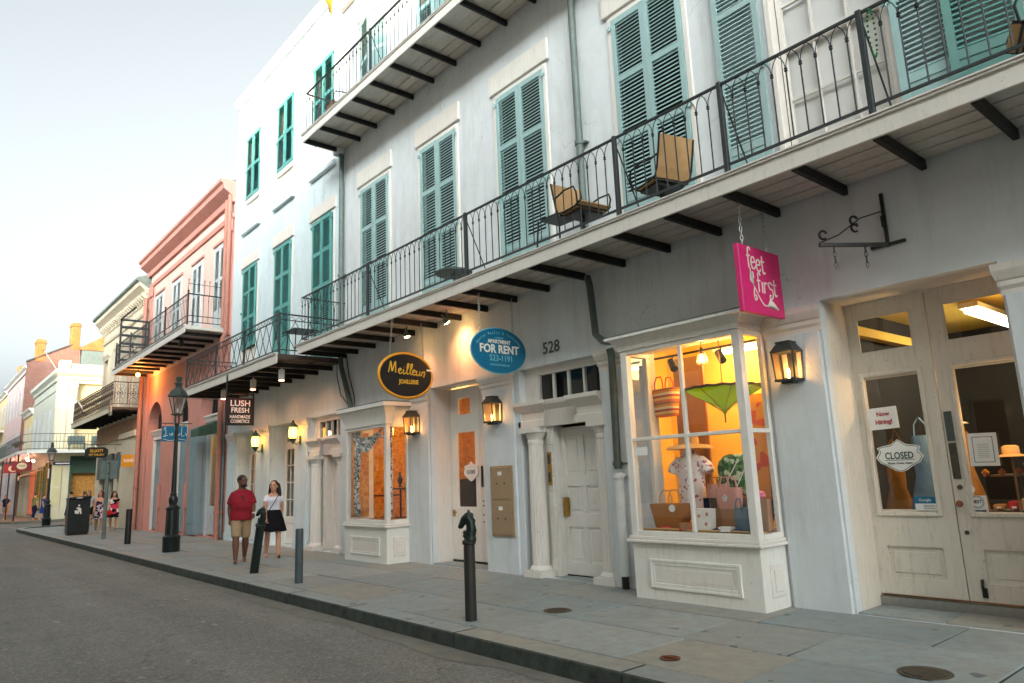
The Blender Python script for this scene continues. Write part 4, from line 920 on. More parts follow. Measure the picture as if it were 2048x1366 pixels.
# ---- bays
def bay(par,x0,x1,yf,zb,zs,zg0,zg1,zt,mull,trans,mat,corner=.1,peel=False):
    yw=7.5
    b=MB(); b.box(x0,x1,yf,yw-.001,-.03,zb); base=put('bay_base',b,mat,par,world=True,bevel=.008)
    for k,ins in ((0,.0),(1,.035),(2,.07)):
        m=MB(); ring(m,x0+.25+ins,x1-.25-ins,zb*.2+ins,zb*.72-ins,yf-.022+.006*k,yf-.0005,.035); put('panel_moulding',m,mat,base,bevel=.006)
    m=MB(); m.box(x0+.36,x1-.36,yf-.012,yf-.0005,zb*.2+.1,zb*.72-.1); put('panel_field',m,mat,base,bevel=.005)
    m=MB(); m.box(x1-.0005,x1+.014,yf+.14,yw-.12,zb*.2,zb*.72); m.box(x1+.013,x1+.024,yf+.2,yw-.18,zb*.28,zb*.64); put('side_panel',m,mat,base,bevel=.006)
    s=MB(); s.box(x0-.05,x1+.05,yf-.06,yw-.002,zb,zb+.035); s.box(x0-.03,x1+.03,yf-.035,yw-.002,zb+.035,zs); put('bay_sill',s,mat,par,world=True,bevel=.008)
    f=MB(); c_=corner
    f.box(x0,x0+c_,yf,yf+c_,zs,zg1+.06); f.box(x1-c_,x1,yf,yf+c_,zs,zg1+.06); f.box(x0+c_,x1-c_,yf,yf+c_*.8,zs,zg0); f.box(x0+c_,x1-c_,yf,yf+c_*.8,zg1,zg1+.06)
    for xx in (x0,x1-c_*.6): f.box(xx,xx+c_*.6,yf+c_,yw-.002,zs,zg0); f.box(xx,xx+c_*.6,yf+c_,yw-.002,zg1,zg1+.06); f.box(xx,xx+c_*.6,yw-.07,yw-.002,zg0,zg1)
    fr=put('bay_frame',f,mat,par,world=True,bevel=.006)
    for q in mull: m=MB(); m.box(q-.022,q+.022,yf+.005,yf+.06,zg0,zg1); put('muntin',m,mat,fr,bevel=.006)
    for q in trans:
        m=MB(); m.box(x0+c_,x1-c_,yf+.008,yf+.058,q-.022,q+.022); put('muntin',m,mat,fr,bevel=.006)
        m=MB(); m.box(x1-c_*.6+.004,x1-.004,yf+c_,yw-.07,q-.022,q+.022); put('muntin',m,mat,fr)
    xs=[x0+c_]+list(mull)+[x1-c_]; zs_=[zg0]+list(trans)+[zg1]
    for i in range(len(xs)-1):
        for j in range(len(zs_)-1): m=MB(); m.box(xs[i],xs[i+1],yf+.031,yf+.035,zs_[j],zs_[j+1]); put('pane',m,M['glass'],fr)
    for xx in (x0+.02,x1-.03):
        for j in range(len(zs_)-1): m=MB(); m.box(xx,xx+.004,yf+c_,yw-.07,zs_[j],zs_[j+1]); put('pane',m,M['glass'],fr)
    t=MB(); z=zg1+.06; pr=[(0,z),(.02,z),(.02,z+(zt-z)*.35),(.05,z+(zt-z)*.5),(.1,z+(zt-z)*.78),(.14,z+(zt-z)*.82),(.14,zt),(0,zt)]
    n=len(pr); ring_=[]
    for (cx,cy,sx,sy) in ((x0,yw-.002,-1,0),(x0,yf,-1,-1),(x1,yf,1,-1),(x1,yw-.002,1,0)): ring_.append([(cx+sx*p,cy+sy*p,q) for p,q in pr])
    vs=[v for r in ring_ for v in r]; fs=[]
    for r in range(3):
        for i in range(n-1): fs.append((r*n+i,r*n+i+1,(r+1)*n+i+1,(r+1)*n+i))
    t.add(vs,fs); t.quad(*[ring_[k][-2] for k in range(4)]); t.quad(*[(a,b,z) for a,b in ((x0,yw-.002),(x0,yf),(x1,yf),(x1,yw-.002))]); put('bay_cornice',t.mesh('bay_cornice',35),mat,par,world=True)
    m=MB(); m.box(x0-.13,x1+.13,yf-.13,yw-.003,zt,zt+.022); put('bay_flashing',m,M['gpipe'],par,world=True)
    p=MB(); p.box(x0+.02,x1-.02,yf+.1,8.2,zs-.02,zg0-.03); put('display_floor',p,M['woodF'],par,world=True)
bay(A,-6.05,-4.3,6.98,.655,.73,.79,2.98,3.22,[-5.13],[1.9],M['frameW'])
bay(A,-13.72,-12.03,6.98,.66,.73,.8,2.55,3.02,[],[],M['frameW'],.09)
for k,(zf) in enumerate((2.2,)): pass
m=MB(); m.box(-13.67,-13.655,7.1,7.5,.82,2.54); put('bay_lining',m,M['stoneW'],A,world=True)
m=MB(); m.box(-13.0,-9.75,8.35,8.9,.03,1.5); put('counter',m,M['dark'],A,world=True)
# ---- mail box panel, number, lantern fixings
mbx=root('mailbox_panel',(-9.15,7.46,.57),'tan metal mailbox panel with two locked doors on the pilaster','mailbox')
M['tan']=plain('tan_metal',S(170,144,114),.45,.1,.12,10,.05)
m=MB(); m.box(-.28,.28,-.03,0,0,1.12); put('housing',m,M['tan'],mbx,bevel=.006)
for z in (.03,.585):
    m=MB(); m.box(-.25,.25,-.04,-.0305,z,z+.51); q=put('mail_door',m,M['tan'],mbx,bevel=.004); m=MB(); m.box(-.07,.03,-.043,-.0405,z+.38,z+.44); put('name_card',m,M['white'],q)
    for x_ in (-.1,.1): m=MB(); m.lathe([(.014,0),(.014,.012)],(0,0,0),10); put('lock',m,M['castI'],q,(x_,-.04,z+.25),rot=(R_(90),0,0))
n5=put('house_number',oriented(TXT['n528'],FY),M['greyT'],None,(-7.88,7.495,3.45)); thing(n5,'dark grey house number 528 on the wall above the doorcase','house number')
# ================================================================ building B, the white house with deep teal shutters
B=root('white_house',(-18.7,7.5,0),'tall white stucco house with deep teal shutters and a lattice railed balcony','building')
BX0,BX1=-22.5,-14.905; WB=[-20.95,-18.45,-15.97]
ops=[(-21.72,-20.1,0,3.12),(-19.06,-17.45,0,3.12),(-16.62,-14.98,0,3.12)]
ops+=[(WB[0]-.6,WB[0]+.6,5.0,8.14)]+[(c-.6,c+.6,4.4,8.2) for c in WB[1:]]+[(c-.6,c+.6,9.42,12.6) for c in WB]
mb=MB(); wall_open(mb,BX0,BX1,-.1,14.2,7.5,7.95,ops); put('wall',merged(mb,'wall'),M['stB'],B,world=True)
m=MB(); m.box(BX0,BX1,7.951,15,13.9,14.2); m.box(BX0,BX0+.3,7.951,15,-.1,13.9); m.box(BX0+.3,BX1,14.7,15,-.1,13.9); put('roof',m,M['stB'],B,world=True)
m=MB(); m.mould([(0,13.95),(.05,13.95),(.08,14.05),(.16,14.12),(.16,14.2),(0,14.2)],BX0,BX1,7.499); put('cornice',m,M['stB'],B,world=True)
for i,c in enumerate(WB):
    b0=5.0 if i==0 else 4.4
    window_case(B,c,7.5,b0,8.16,1.3,M['frameW'],.02); window_case(B,c,7.5,9.42,12.56,1.3,M['frameW'],.02)
    m=MB(); m.box(c-.72,c+.72,7.46,7.501,8.24,8.54); m.box(c-.74,c+.74,7.44,7.501,8.18,8.24); put('lintel',m,M['frameW'],B,world=True,bevel=.01)
    m=MB(); m.box(c-.7,c+.7,7.465,7.501,12.66,12.9); put('lintel',m,M['frameW'],B,world=True,bevel=.01)
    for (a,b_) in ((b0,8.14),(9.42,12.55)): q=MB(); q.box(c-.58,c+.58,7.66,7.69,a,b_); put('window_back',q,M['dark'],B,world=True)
    if i==0: H=2.52; z=5.62; lv2=[(.12,.86),(.96,1.68),(1.76,2.42)]; s2=[]
    else: H=3.7; z=4.42; lv2=[(1.0,1.85),(1.95,2.75),(2.85,3.6)]; s2=[(.1,.9)]
    for q in (-1,1): shutter(B,c-.563 if q<0 else c+.003,7.5-(.02 if q>0 else 0),z+rnd(-.012,.012),.56,H,M['tealB'],lv2,s2,R_(rnd(-1,.6)),q)
    if i==0: m=MB(); m.box(c-.55,c+.55,7.52,7.56,5.0,5.6); put('sill_panel',m,M['frameW'],B,world=True)
    for q in (-1,1): shutter(B,c-.563 if q<0 else c+.003,7.5,10.42+rnd(-.01,.01),.56,2.1,M['tealB'],[(.1,.98),(1.08,2.0)],[],R_(rnd(-1,.6)),q)
    m=MB(); ring(m,c-.55,c+.55,9.5,10.36,7.52,7.55,.1); m.box(c-.45,c+.45,7.535,7.55,9.6,10.26); m.mould([(0,10.28),(.03,10.28),(.06,10.36),(.06,10.4),(0,10.4)],c-.58,c+.58,7.52); put('apron_panel',m,M['frameW'],B,world=True)
    m=MB(); m.box(c-.72,c+.72,7.40,7.501,9.30,9.42); put('sill',m,M['stB'],B,world=True,bevel=.01)
for (a,b) in ((-22.42,-21.78),(-20.06,-19.1),(-17.42,-16.66)):
    m=MB(); m.box(a,b,7.465,7.501,-.02,2.9); put('pilaster',m,M['stB'],B,world=True,bevel=.01); moulded_cap(B,a,b,7.501,2.88,M['frameW'],.26,.1)
    m=MB(); m.box(a-.01,b+.01,7.44,7.466,-.02,.22); put('plinth',m,M['stB'],B,world=True)
room(B,-22.2,-15.2,7.955,10.6,.03,3.5,M['yellowW'])
for (a,b) in ((-21.72,-20.1),(-19.06,-17.45)):
    mid=(a+b)/2
    for (p,q) in ((a+.02,mid-.004),(mid+.004,b-.02)):
        w=q-p; x0,x1=p+.13,q-.13; mu=[(x0+(x1-x0)/2-.013,x0+(x1-x0)/2+.013,.7,2.5)]+[(x0,x1,.7+1.8*k/4-.013,.7+1.8*k/4+.013) for k in (1,2,3)]
        door_leaf(B,p,q,7.88,.02,3.1,M['door'],[(x0,x1,.7,2.5),(x0,x1,2.66,2.98)],[(x0,x1,.15,.55)],muntins=mu)
doorcase(B,-16.62,-14.98,3.12,2.2,M['frameW'],M['door'])
# balcony with lattice railing
bb=[-15.4-.78*k for k in range(9)]
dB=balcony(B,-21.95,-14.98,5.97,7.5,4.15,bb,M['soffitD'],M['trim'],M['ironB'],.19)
rl=MB(); y=6.05; zt=5.28; zb=4.47; x0,x1=-21.9,-15.04
for (a,b) in (((x0,y),(x1,y)),((x0,y),(x0,7.48)),((x1,y),(x1,7.48))):
    for z,w in ((zt,.03),(zt-.13,.018),(zb,.02)): rl.bar((a[0],a[1],z),(b[0],b[1],z),.03,w)
RB=put('railing',rl,M['iron'],B,world=True)
lat=MB(); w=.38; h=zt-.13-zb
lat.bar((0,0,0),(w,0,h),.012,.012); lat.bar((w,0,0),(0,0,h),.012,.012); lat.tube([(0,0,h+.005),(w*.25,0,h+.09),(w*.5,0,h+.02)],.006,5); lat.tube([(w,0,h+.005),(w*.75,0,h+.09),(w*.5,0,h+.02)],.006,5); lat.lathe([(.004,-.02),(.016,0),(.004,.02)],(w/2,0,h/2),8)
LAT=lat.mesh('lattice'); LAT.materials.append(M['iron']); n=int((x1-x0)/w)
for i in range(n): put('lattice',LAT,None,RB,(x0+i*(x1-x0)/n,y,zb))
for i in range(4): put('lattice',LAT,None,RB,(x1,y+i*.355,zb),rot=(0,0,math.pi/2)); put('lattice',LAT,None,RB,(x0,y+i*.355,zb),rot=(0,0,math.pi/2))
for px in (x0,-19.3,-17.2,x1): m=MB(); m.box(-.02,.02,-.02,.02,-.1,.84); put('post',m,M['iron'],RB,(px,y,zb))
downpipe(B,[(-22.62,7.36,11.2),(-22.62,7.36,6.4),(-22.75,7.3,6.15),(-22.9,7.36,5.7)],.07,M['pipeC'])
downpipe(B,[(-22.78,7.34,4.4),(-22.78,7.34,.0)],.08,M['pipeC'],[(-22.78,7.34,2.6),(-22.78,7.34,.8)])
m=MB(); m.tube([(-14.95,7.4,4.35),(-15.0,7.42,3.95),(-14.85,7.44,3.5),(-14.4,7.42,3.2)],.012,6); put('cable',m,M['black'],B,world=True)

# ================================================================ building C, the salmon house
C=root('salmon_house',(-27.7,7.5,0),'salmon pink stucco house with arched doorways and a railed balcony','building')
CX0,CX1=-33.0,-22.505; arches=[-31.2,-27.75,-24.3]; hw=1.05; spring=4.02
WC=[-31.4,-28.85,-26.3,-23.8]
mb=MB(); wall_open(mb,CX0,CX1,-.1,6.2,7.5,7.95,[(c-hw,c+hw,0,5.2) for c in arches])
for c in arches:                                              # arch heads
    N=14; pts=[(c+hw*math.cos(math.pi*i/N),spring+hw*math.sin(math.pi*i/N)) for i in range(N+1)]
    for i in range(N):
        a,b=pts[i],pts[i+1]; mb.quad((a[0],7.5,a[1]),(a[0],7.5,5.2),(b[0],7.5,5.2),(b[0],7.5,b[1])); mb.quad((a[0],7.5,a[1]),(b[0],7.5,b[1]),(b[0],7.95,b[1]),(a[0],7.95,a[1]))
put('wall',mb,M['stC'],C,world=True)
mb=MB(); wall_open(mb,CX0,CX1,6.2,11.1,7.5,7.95,[(c-.6,c+.6,6.5,9.65) for c in WC]); put('upper_wall',merged(mb,'wall'),M['stC2'],C,world=True)
m=MB(); m.mould([(0,10.75),(.1,10.75),(.12,10.95),(.4,11.15),(.42,11.3),(.5,11.36),(.5,11.46),(0,11.46)],CX0-.3,CX1,7.499,0,0); put('cornice',m,M['stC'],C,world=True)
m=MB(); m.mould([(0,10.2),(.06,10.2),(.08,10.3),(.08,10.36),(0,10.36)],CX0,CX1,7.499); put('string_course',m,M['stC'],C,world=True)
m=MB(); m.prism([(7.3,11.46),(15,13.2),(15,11.1),(7.951,11.1)],lambda u,v,d:(d,u,v),CX0-.3,CX1-.01); m.box(CX0,CX0+.3,7.951,15,-.1,11.1); m.box(CX0+.3,CX1,14.7,15,-.1,11.1); put('roof',m,M['roof'],C,world=True)
for x in (CX0+.28,CX1-.35):
    m=MB(); m.box(x-.25,x+.25,7.45,7.501,0 if x<-30 else 6.3,10.2); m.box(x-.32,x+.32,7.4,7.45-.0005,9.75,10.18); put('pilaster',m,M['stC'],C,world=True,bevel=.01)
for c in WC:
    window_case(C,c,7.5,6.5,9.62,1.25,M['greyl'],.03)
    for q in (-1,1): shutter(C,c-.543 if q<0 else c+.003,7.5,6.55,.54,3.0,M['greyl'],[(.8,1.8),(1.9,2.9)],[(.1,.7)])
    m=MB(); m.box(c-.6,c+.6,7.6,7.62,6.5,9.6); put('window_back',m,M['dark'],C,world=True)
    m=MB(); m.box(c-.72,c+.72,7.45,7.501,9.68,9.76); put('lintel',m,M['stC'],C,world=True)
for k,c in enumerate(arches):
    m=MB(); m.mould([(0,3.74),(.06,3.74),(.1,3.86),(.14,3.9),(.14,3.96),(0,3.96)],c-hw+.003,c+hw-.003,7.75); put('transom_cornice',m,M['trim'],C,world=True)
    m=MB(); ring(m,c-hw+.02,c+hw-.02,0,3.74,7.72,7.86,.16,False); put('door_case',m,M['trim'] if k<2 else M['greyl'],C,world=True)
    for q in (0,1):
        a=c-hw+.18+q*(hw-.18); b=a+hw-.18
        if k==2: door_leaf(C,a+.004,b-.004,7.8,.05,3.56,M['greyl'],[(a+.14,b-.14,.95,3.3)],[(a+.14,b-.14,.2,.75)])
        else: door_leaf(C,a+.004,b-.004,7.8,.05,3.56,M['blueC'],[],[(a+.12,b-.12,.2,1.0),(a+.12,b-.12,1.2,2.2),(a+.12,b-.12,2.4,3.4)])
    fan=MB(); N=12
    P=[(c+(hw-.06)*math.cos(math.pi*i/N),spring+(hw-.06)*math.sin(math.pi*i/N)) for i in range(N+1)]; fan.prism(P+[(c-hw+.06,3.96),(c+hw-.06,3.96)],lambda u,v,d:(u,d,v),7.87,7.9); put('fanlight',fan,M['dark'],C,world=True)
    for i in range(-3,4): m=MB(); x=c+i*.26; m.tube([(x,7.84,3.96),(x,7.84,spring+math.sqrt(max(0,(hw-.05)**2-(x-c)**2)))],.014,6); put('fanlight_bar',m,M['iron'],C,world=True)
room(C,-25.5,-23.0,7.955,9.6,.03,3.7,M['yellowW'])
def board_leaf(x,y,rz,w,h,mat):
    o=MB(); n=3
    for i in range(n): o.box(i*w/n+.004,(i+1)*w/n-.004,-.04,0,.05,h)
    l=put('door_shutter',o,mat,C,world=True,bevel=.004); l.location=(x,y,0); l.rotation_euler=(0,0,rz)
    for z in (.5,h-.5): m=MB(); m.box(.02,w-.02,-.06,-.0405,z-.07,z+.07); put('batten',m,mat,l)
board_leaf(-26.15,7.46,0,.72,3.6,M['blueC']); board_leaf(-25.38,7.42,R_(80),.66,3.62,M['blueC']); board_leaf(-23.28,7.46,0,.62,3.55,M['blueC'])
m=MB(); m.prism([(7.7,3.72),(7.05,3.45),(7.05,3.2),(7.7,3.3)],lambda u,v,d:(d,u,v),-24.75,-23.9); thing(put('awning',m,M['greenD']),'small dark green awning over the right arched doorway of the salmon house','awning')
for x0_ in (-30.0,-26.5): m=MB(); m.box(x0_,x0_+.14,7.38,7.4995,.9,1.75); m.tube([(x0_+.07,7.42,0),(x0_+.07,7.42,.9)],.03,8); put('meter_box',m,M['stC'],C,world=True,bevel=.01)
cb=[-23.3-.95*k for k in range(11)]
dC=balcony(C,-33.05,-22.95,6.22,7.5,6.32,cb,M['soffit'],M['trim'],M['ironB'],.2)
m=MB(); zt=7.58; zb=6.68; x0,x1,y=-33.0,-23.0,6.3
for (a,b) in (((x0,y),(x1,y)),((x1,y),(x1,7.48)),((x0,y),(x0,7.48))):
    for z,w in ((zt,.035),(zb+.2,.02),(zb,.02)): m.bar((a[0],a[1],z),(b[0],b[1],z),.03,w)
RC=put('railing',m,M['iron'],C,world=True); bl=MB(); bl.tube([(0,0,0),(0,0,.9)],.008,5); bl.lathe([(.008,-.02),(.018,0),(.008,.02)],(0,0,.72),6); BL2=bl.mesh('baluster'); BL2.materials.append(M['iron'])
for i in range(62): put('baluster',BL2,None,RC,(x0+(x1-x0)*i/61,y,zb))
for i in range(1,8): put('baluster',BL2,None,RC,(x1,y+i*.155,zb))
bl=MB(); bl.tube([(0,0,0),(0,0,.42)],.008,5); bl.lathe([(.004,.42),(.02,.45),(.003,.5)],(0,0,0),6); BL3=bl.mesh('finial'); BL3.materials.append(M['iron'])
for i in range(0,8): put('finial',BL3,None,RC,(x1,y+i*.16,zt))
m=MB(); m.tube([(x1,6.3,zt+.33),(x1,7.48,zt+.33)],.008,5); put('spike_rail',m,M['iron'],RC)
for px in (x0,-30.5,-28.2,-25.6,x1): q=MB(); q.box(-.022,.022,-.022,.022,-.1,.95); q.ball((0,0,.99),.035,8,6); put('post',q,M['iron'],RC,(px,y,zb))
# screen frame at the far end of the balcony
m=MB()
for z in (6.9,7.25,7.6,7.95,8.3): m.box(-32.75,-32.7,6.35,7.45,z,z+.1)
m.box(-32.75,-32.68,6.33,6.4,6.55,8.7); m.box(-32.75,-32.68,7.4,7.48,6.55,8.7); m.box(-32.75,-32.68,6.33,7.48,8.62,8.7); m.box(-32.7,-30.2,6.33,6.38,8.64,8.69); put('privacy_screen',m,M['iron'],C,world=True)
downpipe(C,[(-33.1,7.35,9.8),(-33.1,7.35,0)],.09,M['pipeC'],[(-33.1,7.35,3.7),(-33.1,7.35,1.7)])
downpipe(C,[(-22.95,7.36,10.9),(-22.95,7.36,6.6)],.06,M['pipeC'])

# ================================================================ building D, the cream corner house
D=root('cream_house',(-37.5,7.5,0),'two storey cream house on the corner with bracketed cornice and lace iron balcony','building')
DX0,DX1=-42.4,-33.2; WD=[-41.3,-38.6,-35.9]
gl=[(-41.4,-40.0,.6,3.5),(-39.4,-38.1,.0,3.5),(-37.4,-36.1,0,3.5)]
mb=MB(); wall_open(mb,DX0,DX1,-.1,4.5,7.5,7.9,gl); put('lower_wall',merged(mb,'wall'),M['stD'],D,world=True)
m=MB(); m.box(DX0,DX1,7.44,7.4995,3.95,4.75); put('brick_band',m,M['brickT'],D,world=True)
mb=MB(); wall_open(mb,DX0,DX1,4.5,10.3,7.5,7.9,[(c-.5,c+.5,5.1,8.3) for c in WD]); put('wall',merged(mb,'wall'),M['stD'],D,world=True)
m=MB(); wall_open(m,7.901,18,-.1,10.3,0,.4,[(9,10.2,5.2,8.2),(12,13.2,5.2,8.2),(9,10.2,.6,3.4),(12,13.2,.6,3.4)]); m.v=[(DX0+p[1],p[0],p[2]) for p in m.v]; put('side_wall',merged(m,'wall'),M['stD'],D,world=True)
m=MB(); m.prism([(6.95,10.62),(6.95,10.72),(12,12.6),(18,10.72),(18,10.3),(7.4,10.3)],lambda u,v,d:(d,u,v),DX0-.5,DX1+.02); put('roof',m,M['copper'],D,world=True)
m=MB(); m.mould([(0,10.05),(.16,10.05),(.2,10.2),(.42,10.4),(.46,10.6),(0,10.6)],DX0-.4,DX1,7.499); m.mould([(0,9.2),(.06,9.2),(.1,9.3),(0,9.34)],DX0,DX1,7.499); put('cornice',m,M['stD'],D,world=True)
br=MB(); br.prism([(0,0),(-.1,.0),(-.14,.1),(-.3,.2),(-.34,.34),(0,.34)],lambda u,v,d:(d,u,v),-.07,.07); BR=br.mesh('bracket'); BR.materials.append(M['stD'])
for i in range(24): put('cornice_bracket',BR,None,D,(DX0+.2+i*.385-D.location.x,0.001,9.72))
for c in WD:
    m=MB(); ring(m,c-.62,c+.62,5.0,8.4,7.44,7.52,.12,False); m.mould([(0,8.4),(.08,8.4),(.14,8.55),(.14,8.62),(0,8.62)],c-.75,c+.75,7.499); put('window_case',m,M['stD'],D,world=True)
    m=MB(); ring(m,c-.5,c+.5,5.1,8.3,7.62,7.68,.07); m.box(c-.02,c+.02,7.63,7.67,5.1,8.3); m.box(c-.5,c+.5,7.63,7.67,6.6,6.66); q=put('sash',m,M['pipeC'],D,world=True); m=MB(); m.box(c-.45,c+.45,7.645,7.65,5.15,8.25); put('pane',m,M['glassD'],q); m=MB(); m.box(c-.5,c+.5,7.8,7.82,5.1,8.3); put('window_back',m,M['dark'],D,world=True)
for (a,b,z0,z1) in gl:
    m=MB(); ring(m,a,b,z0,z1,7.55,7.65,.09,z0>0); q=put('shop_frame',m,M['stD'],D,world=True); m=MB(); m.box(a+.09,b-.09,7.6,7.605,z0+.09,z1-.09); put('pane',m,M['glassD'],q)
    m=MB(); m.prism([((a+b)/2+.72*math.cos(math.pi*i/10),3.35+.45*math.sin(math.pi*i/10)) for i in range(11)],lambda u,v,d:(u,d,v),7.40,7.4995); put('arch_head',m,M['stD'],D,world=True)
    m=MB(); m.box(a+.05,b-.05,7.37,7.41,2.2,3.3); put('shop_blind',m,M['pipeG'],D,world=True)
m=MB(); m.box(-36.0,-33.25,7.3,7.4995,0,3.85); m.box(-36.1,-33.2,7.2,7.4995,3.85,4.1); put('stone_pier',m,M['stD'],D,world=True,bevel=.02)
room(D,-42,-33.6,7.905,10,.05,3.6,M['yellowW'])
fb=[-34-.95*k for k in range(10)]
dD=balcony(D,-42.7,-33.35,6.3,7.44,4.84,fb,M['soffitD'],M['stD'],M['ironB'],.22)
m=MB(); zt=6.12; zb=5.2; x0,x1,y=-42.65,-33.4,6.37
for (a,b) in (((x0,y),(x1,y)),((x1,y),(x1,7.43)),((x0,y),(x0,7.43))):
    for z,w in ((zt,.04),(zb,.03)): m.bar((a[0],a[1],z),(b[0],b[1],z),.03,w)
RD=put('railing',m,M['ironR'],D,world=True)
pn=MB(); w=.42; h=.9; cx,cz=w/2,h/2
pn.tube([(cx+.1*math.cos(t),0,cz+.1*math.sin(t)) for t in [2*math.pi*i/12 for i in range(13)]],.013,5,False); pn.ball((cx,0,cz),.045,8,6)
for s in (-1,1):
    pn.tube([(cx+s*.1,0,cz),(cx+s*.2,0,cz)],.011,5); pn.tube([(cx,0,cz+s*.1),(cx,0,cz+s*.42)],.011,5)
    for q in (-1,1): pn.tube([(cx,0,cz+s*.16),(cx+q*.09,0,cz+s*.22),(cx+q*.16,0,cz+s*.32),(cx+q*.1,0,cz+s*.4),(cx+q*.05,0,cz+s*.33)],.010,5); pn.tube([(cx+q*.2,0,cz),(cx+q*.17,0,cz+s*.12),(cx+q*.2,0,cz+s*.24)],.009,5)
pn.tube([(0,0,0),(0,0,h)],.012,5); PN=pn.mesh('lace_panel'); PN.materials.append(M['ironR']); n=22
for i in range(n): put('lace_panel',PN,None,RD,(x0+(x1-x0)*i/n,y,zb))
for i in range(2): put('lace_panel',PN,None,RD,(x1,y+.04+i*.5,zb),rot=(0,0,math.pi/2))
m=MB(); m.box(-33.6,-33.36,6.27,6.36,4.7,5.35); put('corner_block',m,M['gpipe'],D,world=True)
fp=root('flag_pole',(-40.2,6.4,5.6),'bare wooden flag pole slanting up from the lace iron balcony','flag pole'); m=MB(); m.tube([(0,0,0),(-4.6,-1.3,3.6)],[.04,.025],8); put('pole',m,M['soffit'],fp); m=MB(); m.tube([(-.1,-.03,-.1),(.25,.1,-.3)],.05,8); m.ball((-4.6,-1.3,3.6),.05,8,6); put('socket',m,M['iron'],fp)

# ================================================================ building E, the ivory corner house across the side street
E_=root('ivory_house',(-62,7.5,0),'ivory corner house with a wrapping gallery across the side street','building')
EX0,EX1=-69,-56.4
mb=MB(); wall_open(mb,EX0,EX1,-.1,9.95,7.5,7.9,[(c-.45,c+.45,4.8,7.6) for c in (-59.8,-62.6,-65.4,-67.8)]+[(-59.9,-57.4,.6,3.9),(-63.6,-60.4,.5,3.6),(-67.5,-64.4,.1,3.5)]); put('wall',merged(mb,'wall'),M['stEs'],E_,world=True)
m=MB(); wall_open(m,7.901,20,-.1,9.95,0,.4,[(8.55,11.6,.0,3.95),(8.6,10.2,5.0,9.05),(13,15,0,3.9)]); m.v=[(EX1-p[1],p[0],p[2]) for p in m.v]; put('side_wall',merged(m,'wall'),M['stE'],E_,world=True)
m=MB(); m.box(EX0,EX1-.4,7.9,20,9.2,9.5); m.box(EX0,EX0+.3,7.901,20,-.1,9.2); put('roof',m,M['roof'],E_,world=True)
m=MB(); m.mould([(0,9.3),(.1,9.3),(.14,9.5),(.35,9.7),(.35,9.95),(0,9.95)],EX0,EX1,7.499,0,1); m.mould([(0,8.6),(.06,8.65),(.06,8.75),(0,8.8)],EX0,EX1,7.499); put('cornice',m,M['stEs'],E_,world=True)
m=MB(); m.mould([(0,9.3),(.1,9.3),(.14,9.5),(.35,9.7),(.35,9.95),(0,9.95)],0,12.5,0,1,0); m.v=[(EX1+.001-p[1],7.5+p[0],p[2]) for p in m.v]; m.box(EX1-.4,EX1-.02,8.1,20,9.95,10.4); put('side_cornice',m,M['stE'],E_,world=True)
m=MB(); m.box(EX1-.75,EX1+.06,7.42,8.0,-.1,9.3); m.box(EX1-.7,EX1+.1,7.4,8.05,9.951,10.6); put('corner_pier',m,M['stE'],E_,world=True,bevel=.02)
m=MB(); m.box(EX1+.001,EX1+.12,8.25,8.5,4.6,9.2); m.box(EX1+.001,EX1+.2,8.2,8.56,8.8,9.2); put('pilaster',m,M['stE'],E_,world=True)
m=MB(); m.box(EX1-.3,EX1-.25,8.6,10.2,5.0,9.05); put('window_panel',m,M['stY'],E_,world=True)
for c in (-59.8,-62.6,-65.4,-67.8):
    for q in (-1,1): shutter(E_,c-.44 if q<0 else c+.003,7.5,4.85,.43,2.7,M['greyl'],[(.1,1.3),(1.4,2.6)],[])
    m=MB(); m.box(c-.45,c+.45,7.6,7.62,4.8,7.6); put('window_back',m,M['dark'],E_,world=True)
def slats(mb,x0,x1,y,z0,z1,n,axis='x'):
    for i in range(n):
        a=z0+(z1-z0)*i/n; b=z0+(z1-z0)*(i+1)/n-.02
        if axis=='x': mb.box(x0,x1,y-.03-.02*(i%2),y,a,b)
        else: mb.box(y,y+.03+.02*(i%2),x0,x1,a,b)
for i in range(7):
    z=2.95+.15*i; m=MB(); m.box(EX1-.1,EX1-.06+.02*(i%2),8.55,11.6,z,z+.14); put('roller_slat',m,M['greenD'],E_,world=True)
m=MB(); m.box(EX1-.06,EX1+.06,8.42,8.55,0,3.95); m.box(EX1-.06,EX1+.05,8.42,11.7,3.95,4.1); put('shop_frame',m,M['greenD'],E_,world=True)
M['paleY']=paint('paint_pale_yellow',S(232,226,178),.15,.5)
m=MB(); m.box(EX1+.062,EX1+.1,7.5,7.95,.9,2.0); m.box(EX1+.062,EX1+.1,7.5,7.95,2.15,3.8); put('corner_panel',m,M['paleY'],E_,world=True)
for (a,b,z0,z1,mm) in ((-59.9,-57.4,.6,3.9,'greenD'),(-63.6,-60.4,.5,3.6,'greenD'),(-67.5,-64.4,.1,3.5,'pipeC')):
    m=MB(); ring(m,a,b,z0,z1,7.45,7.6,.14); m.box((a+b)/2-.05,(a+b)/2+.05,7.5,7.58,z0,z1); q=put('shop_frame',m,M[mm],E_,world=True); m=MB(); m.box(a+.14,b-.14,7.55,7.555,z0+.14,z1-.14); put('pane',m,M['glass'],q)
room(E_,EX0+.4,EX1-.41,7.905,13,.05,4.1,M['stoneW'])
m=MB(); m.box(-58.5,-57.4,9.4,11.2,.05,1.1); m.box(-59.5,-59.2,8.6,12.4,1.3,2.2); thing(put('shop_counter',m,M['woodF']),'orange lit counter inside the corner shop with the green roller shutter','counter')
